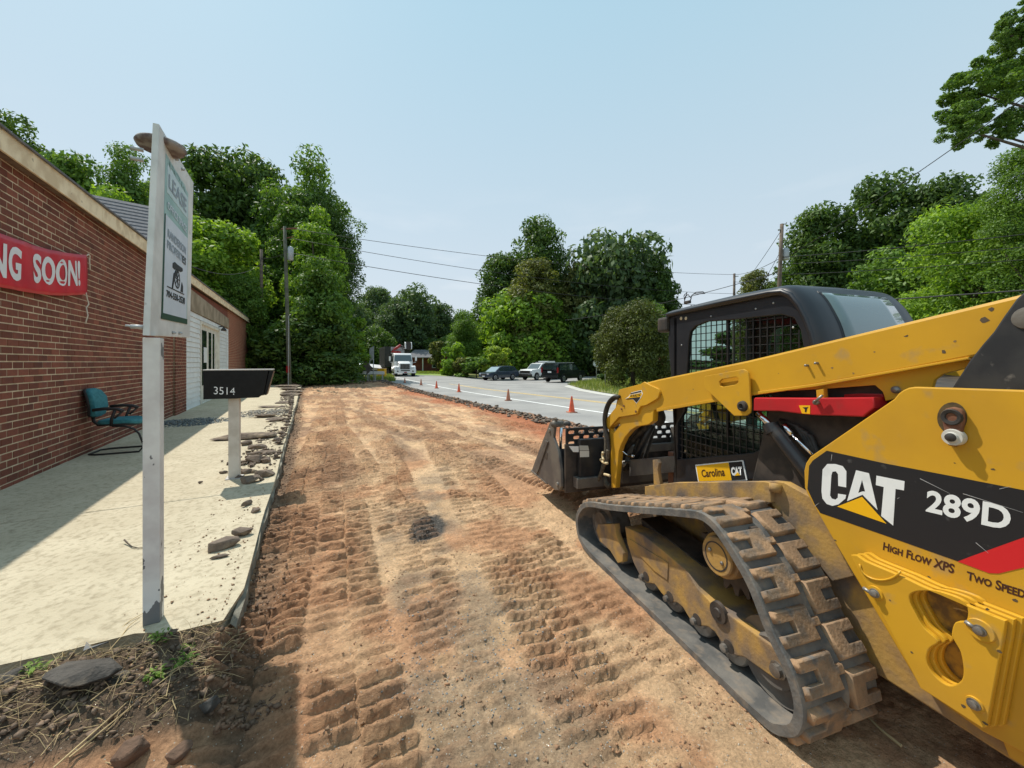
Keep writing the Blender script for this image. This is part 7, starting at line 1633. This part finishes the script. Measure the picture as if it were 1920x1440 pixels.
T('shrub_tree', 'low distant tree line behind the cab roof', 'tree', 1475, 530, 60, 62, 'wide', 'midgreen', var=1, group=G3, cb=.0)
T('oak_tree', 'tree out to the right, screening the street beyond the loader', 'tree', 2150, 300, 200, 24, 'round', 'deepgreen', var=1, group=G3, cb=.0)
# big overhanging tree: several leafy limbs on one trunk off to the right
def overhang():
    Y = 16.0; X = (2120 - 960) * Y / FOC
    E = empty('overhanging_tree', (X, Y, -.05), 0, 'tall tree overhanging the upper right corner with sky between its limbs', 'tree')
    mb = MB(); mb.tube([(0, 0, 0), (.1, 0, 6), (-.3, .2, 12), (-.2, 0, 18)], .42, 12, .12); mb.build('trunk', M['bark'], E, True)
    me = crown_for('limb', 2, 'midgreen')
    for (u, v, rw, rh, dy, rot) in ((1838, 170, 72, 66, 0, 0), (1905, 120, 70, 70, .8, 1), (1805, 235, 42, 48, -.5, 2), (1925, 30, 50, 50, 0, 3), (1965, 190, 70, 80, .5, 4), (1895, 60, 30, 38, 0, 5), (1870, 245, 34, 38, .2, 2.5), (2050, 80, 110, 120, 0, 1.5)):
        z = CAM_H + (HZ - v) * (Y + dy) / FOC; x = (u - 960) * (Y + dy) / FOC - X
        o = bpy.data.objects.new('foliage_limb', me); C.objects.link(o); o.material_slots[0].link = 'OBJECT'; o.material_slots[0].material = M['midgreen']; o.parent = E; o.rotation_euler = (0, 0, rot); a = rw * Y / FOC; b = rh * Y / FOC
        o.scale = (a, a * .9, b * 2); o.location = (x, dy, z - b + .05)
        mb = MB(); mb.tube([(-.2, 0, max(z - 3.0, 6) + .05), (x * .5, dy * .5, z - 1.0), (x, dy, z - .1)], .10, 8, .03); mb.build('limb', M['bark'], E, True)
overhang()

# woodland floor mass closing the horizon far behind everything
def backdrop_wood():
    src = crown_mesh('far', 5, nblob=30, nleaf=3600, size=.09, shape='full'); n0 = len(src.vertices); co = np.empty(n0 * 3); src.vertices.foreach_get('co', co); co = co.reshape(-1, 3)
    r = random.Random(77); V = []
    for a in range(-64, 66, 4):
        an = math.radians(a); R = 120 + r.uniform(-8, 8); X = math.sin(an) * R; Y = math.cos(an) * R + 10; h = 11 + r.uniform(-1.5, 1.5)
        if 19 < a < 31: h = 3.5
        c = math.cos(a * 3.7); s_ = math.sin(a * 3.7); V.append(np.stack([(co[:, 0] * c - co[:, 1] * s_) * 9.5 + X, (co[:, 0] * s_ + co[:, 1] * c) * 9.5 + Y, co[:, 2] * h - 1.0], 1))
    k = len(V); V = np.concatenate(V); me = bpy.data.meshes.new('far_wood'); nf = len(V) // 4
    me.vertices.add(len(V)); me.vertices.foreach_set('co', V.ravel()); me.loops.add(len(V)); me.loops.foreach_set('vertex_index', np.arange(len(V), dtype=np.int32)); me.polygons.add(nf)
    me.polygons.foreach_set('loop_start', np.arange(0, len(V), 4, dtype=np.int32)); me.polygons.foreach_set('loop_total', np.full(nf, 4, np.int32)); me.update(calc_edges=True)
    at_ = me.attributes.new('tone', 'FLOAT', 'FACE'); at_.data.foreach_set('value', np.random.default_rng(2).random(nf).astype(np.float32)); o = link('far_wood', me, M['fargreen']); o['kind'] = 'stuff'
backdrop_wood()

# ------------------------------------------------------------------ grasses and weeds
def blades(name, X, Y, Z, h, w, m, seed, lean=.35, kind='stuff'):
    r = np.random.default_rng(seed); n = len(X); a = r.random(n) * 6.28; dx, dy = np.cos(a), np.sin(a); la = r.random(n) * 6.28; hl = h * (.5 + r.random(n)); l = lean * hl * (.3 + r.random(n) * 1.4)
    b = np.stack([X, Y, Z], 1); p0 = b + np.stack([-dx * w, -dy * w, 0 * X], 1); p1 = b + np.stack([dx * w, dy * w, 0 * X], 1)
    m_ = b + np.stack([np.cos(la) * l * .35, np.sin(la) * l * .35, hl * .6], 1); t = b + np.stack([np.cos(la) * l, np.sin(la) * l, hl], 1)
    p2 = m_ + np.stack([dx * w * .7, dy * w * .7, 0 * X], 1); p3 = m_ + np.stack([-dx * w * .7, -dy * w * .7, 0 * X], 1)
    V = np.stack([p0, p1, p2, p3, t], 1).reshape(-1, 3); i = np.arange(n)[:, None] * 5; F = np.concatenate([i + [0, 1, 2], i + [0, 2, 3], i + [3, 2, 4]], 1).reshape(-1)
    me = bpy.data.meshes.new(name); me.vertices.add(len(V)); me.vertices.foreach_set('co', V.ravel()); me.loops.add(len(F)); me.loops.foreach_set('vertex_index', F.astype(np.int32))
    me.polygons.add(len(F) // 3); me.polygons.foreach_set('loop_start', np.arange(0, len(F), 3, dtype=np.int32)); me.polygons.foreach_set('loop_total', np.full(len(F) // 3, 3, np.int32)); me.update(calc_edges=True)
    at_ = me.attributes.new('tone', 'FLOAT', 'FACE'); at_.data.foreach_set('value', np.repeat(r.random(n), 3).astype(np.float32)); o = link(name, me, m)
    if kind: o['kind'] = kind
    return o
def inpoly(X, Y, poly):
    r = np.zeros(len(X), bool); j = len(poly) - 1
    for i in range(len(poly)):
        a, b = poly[i], poly[j]; c = ((a[1] > Y) != (b[1] > Y)) & (X < (b[0] - a[0]) * (Y - a[1]) / (b[1] - a[1] + 1e-9) + a[0]); r ^= c; j = i
    return r
r8 = np.random.default_rng(21)
ip = [hit(u, v)[:2] for u, v in isl]; xs = [p[0] for p in ip]; ys = [p[1] for p in ip]
n = 15000; X = min(xs) + (min(max(xs), 16) - min(xs)) * r8.random(n); Y = min(ys) + (max(ys) - min(ys)) * r8.random(n); k = inpoly(X, Y, ip); X, Y = X[k], Y[k]
blades('island_grass', X, Y, terr(X, Y) + .03, .24, .022, M['blade'], 1)
n = 14000; X = -14.5 + 9.0 * r8.random(n); Y = 30.5 + 14 * r8.random(n) ** 1.4; u = 960 + X / Y * FOC; k = (u > 560) & (u < 742 - (Y - 30) * .5) & (X * D2[0] + Y * D2[1] > 33.0); X, Y = X[k], Y[k]
blades('roadside_grass', X, Y, terr(X, Y) - .03, .30, .03, M['blade'], 2)
n = 14000; X = -22 + 16 * r8.random(n); Y = 52 + 22 * r8.random(n); u = 960 + X / Y * FOC; k = (u > 765) & (u < 850); X, Y = X[k], Y[k]
blades('lawn_grass', X, Y, terr(X, Y), .10, .06, mat('lawn', (.16, .26, .04), rough=.8) if False else M['blade'], 3)
sheet('lawn', [hit(u, v)[:2] for u, v in ((768, 703.5), (845, 706), (862, 700), (840, 696), (775, 695.5))], .03, mat('bright_lawn', (.17, .27, .05), (.24, .30, .09), .5, rough=.95))
# straw and roots lying over the heap
def straws():
    r = random.Random(5); mb = MB()
    for i in range(800):
        x = -1.0 - 2.6 * r.random() ** .8; y = 2.0 + .36 * (x + 1.78) - r.uniform(-.06, .5); z = rz(x, y)
        if z < .03: continue
        a = r.gauss(.5, .7); L = r.uniform(.03, .17); dx, dy = math.cos(a) * L / 2, math.sin(a) * L / 2; e = r.uniform(-.01, .03)
        mb.tube([(x - dx, y - dy, z + .008), (x, y, z + .014 + e), (x + dx, y + dy, z + .010 + e * .6)], r.uniform(.0008, .0022), 4, .0006)
    for (u0, v0, u1, v1, zz) in ((100, 1440, 350, 1225, .11), (130, 1420, 330, 1265, .10), (0, 1410, 85, 1345, .08), (120, 1432, 215, 1432, .03), (185, 1215, 268, 1150, .14), (200, 1225, 262, 1158, .145), (0, 1310, 60, 1260, .1), (320, 1290, 330, 1330, .1)):
        a, b = hit(u0, v0, zz - .05), hit(u1, v1, zz); p, q = Vector(a), Vector(b); mb.tube([p, p.lerp(q, .35) + Vector((0.01, 0, .015)), p.lerp(q, .7) + Vector((-.008, 0, .01)), q], .0035, 5, .0015)
    o = mb.build('dry_straw', M['straw'], None); o['kind'] = 'stuff'
    n = 3000; X = -1.0 - 2.6 * r8.random(n); Y = .9 + 1.3 * r8.random(n); h, _, md = relief(X, Y); k = (md > .3) & ((2.0 - Y) * 0.941 + (X + 1.78) * 0.339 > -.05)
    blades('dry_grass', X[k], Y[k], h[k], .045, .0012, M['straw'], 9, lean=1.6)
    mb = MB(); 
    p = [hit(1620, 1345, .0), hit(1655, 1380, .0), hit(1690, 1408, .0)]; mb.tube([(a[0], a[1], .02) for a in p], .004, 5, .006); o = mb.build('straw_stalk', M['straw']); tag(o, 'single pale stalk lying on the dark ground behind the loader track', 'stalk')
straws()
def weed(u, v, zz, s, label, seed):
    x, y, _ = hit(u, v, zz); z = max(rz(x, y), WZ - .04 if v > 1200 else -1) if zz < WZ else WZ
    r = np.random.default_rng(seed); n = 46; ph = r.random(n) * 6.28; rad = s * (.15 + .85 * r.random(n)); hz = s * (.15 + .9 * r.random(n))
    V = []; 
    for i in range(n):
        c = np.array([math.cos(ph[i]) * rad[i], math.sin(ph[i]) * rad[i], hz[i]]); d = np.array([math.cos(ph[i] + r.normal() * .5), math.sin(ph[i] + r.normal() * .5), r.normal() * .35]); d /= np.linalg.norm(d)
        sd_ = np.cross(d, [0, 0, 1]); sd_ /= np.linalg.norm(sd_); L = s * (.16 + .2 * r.random()); V += [c - d * L, c + sd_ * L * .45 + [0, 0, L * .15], c + d * L, c - sd_ * L * .45 + [0, 0, L * .15]]
    me = bpy.data.meshes.new('leaves'); me.from_pydata([tuple(a) for a in V], [], [(4 * i, 4 * i + 1, 4 * i + 2, 4 * i + 3) for i in range(n)])
    at_ = me.attributes.new('tone', 'FLOAT', 'FACE'); at_.data.foreach_set('value', r.random(n).astype(np.float32))
    E = empty('weed', (x, y, z - .01), 0, label, 'weed', 'weeds'); link('leaves', me, M['heapweed'], E)
    mb = MB()
    for i in range(0, n, 5): mb.tube([(0, 0, 0), (math.cos(ph[i]) * rad[i] * .4, math.sin(ph[i]) * rad[i] * .4, hz[i] * .6), (math.cos(ph[i]) * rad[i], math.sin(ph[i]) * rad[i], hz[i])], .0015, 4)
    mb.build('stem', M['brightgreen'], E)
weed(300, 1222, .10, .045, 'green weed at the foot of the sign post shadow', 1)
weed(352, 1225, .10, .035, 'small green weed right of the sign post foot', 2)
weed(348, 1255, .09, .05, 'broad leaved green weed in the middle of the heap', 3)
weed(293, 1290, .08, .045, 'green weed hanging low on the heap', 4)
weed(96, 1258, .10, .055, 'feathery green weed at the left of the heap', 5)
weed(62, 1280, .09, .045, 'small weed at the far left of the heap', 6)
weed(428, 1165, .0, .03, 'tiny weed at the near corner of the walkway', 7)
weed(345, 757, WZ, .16, 'grassy weed growing at the foot of the siding', 8)
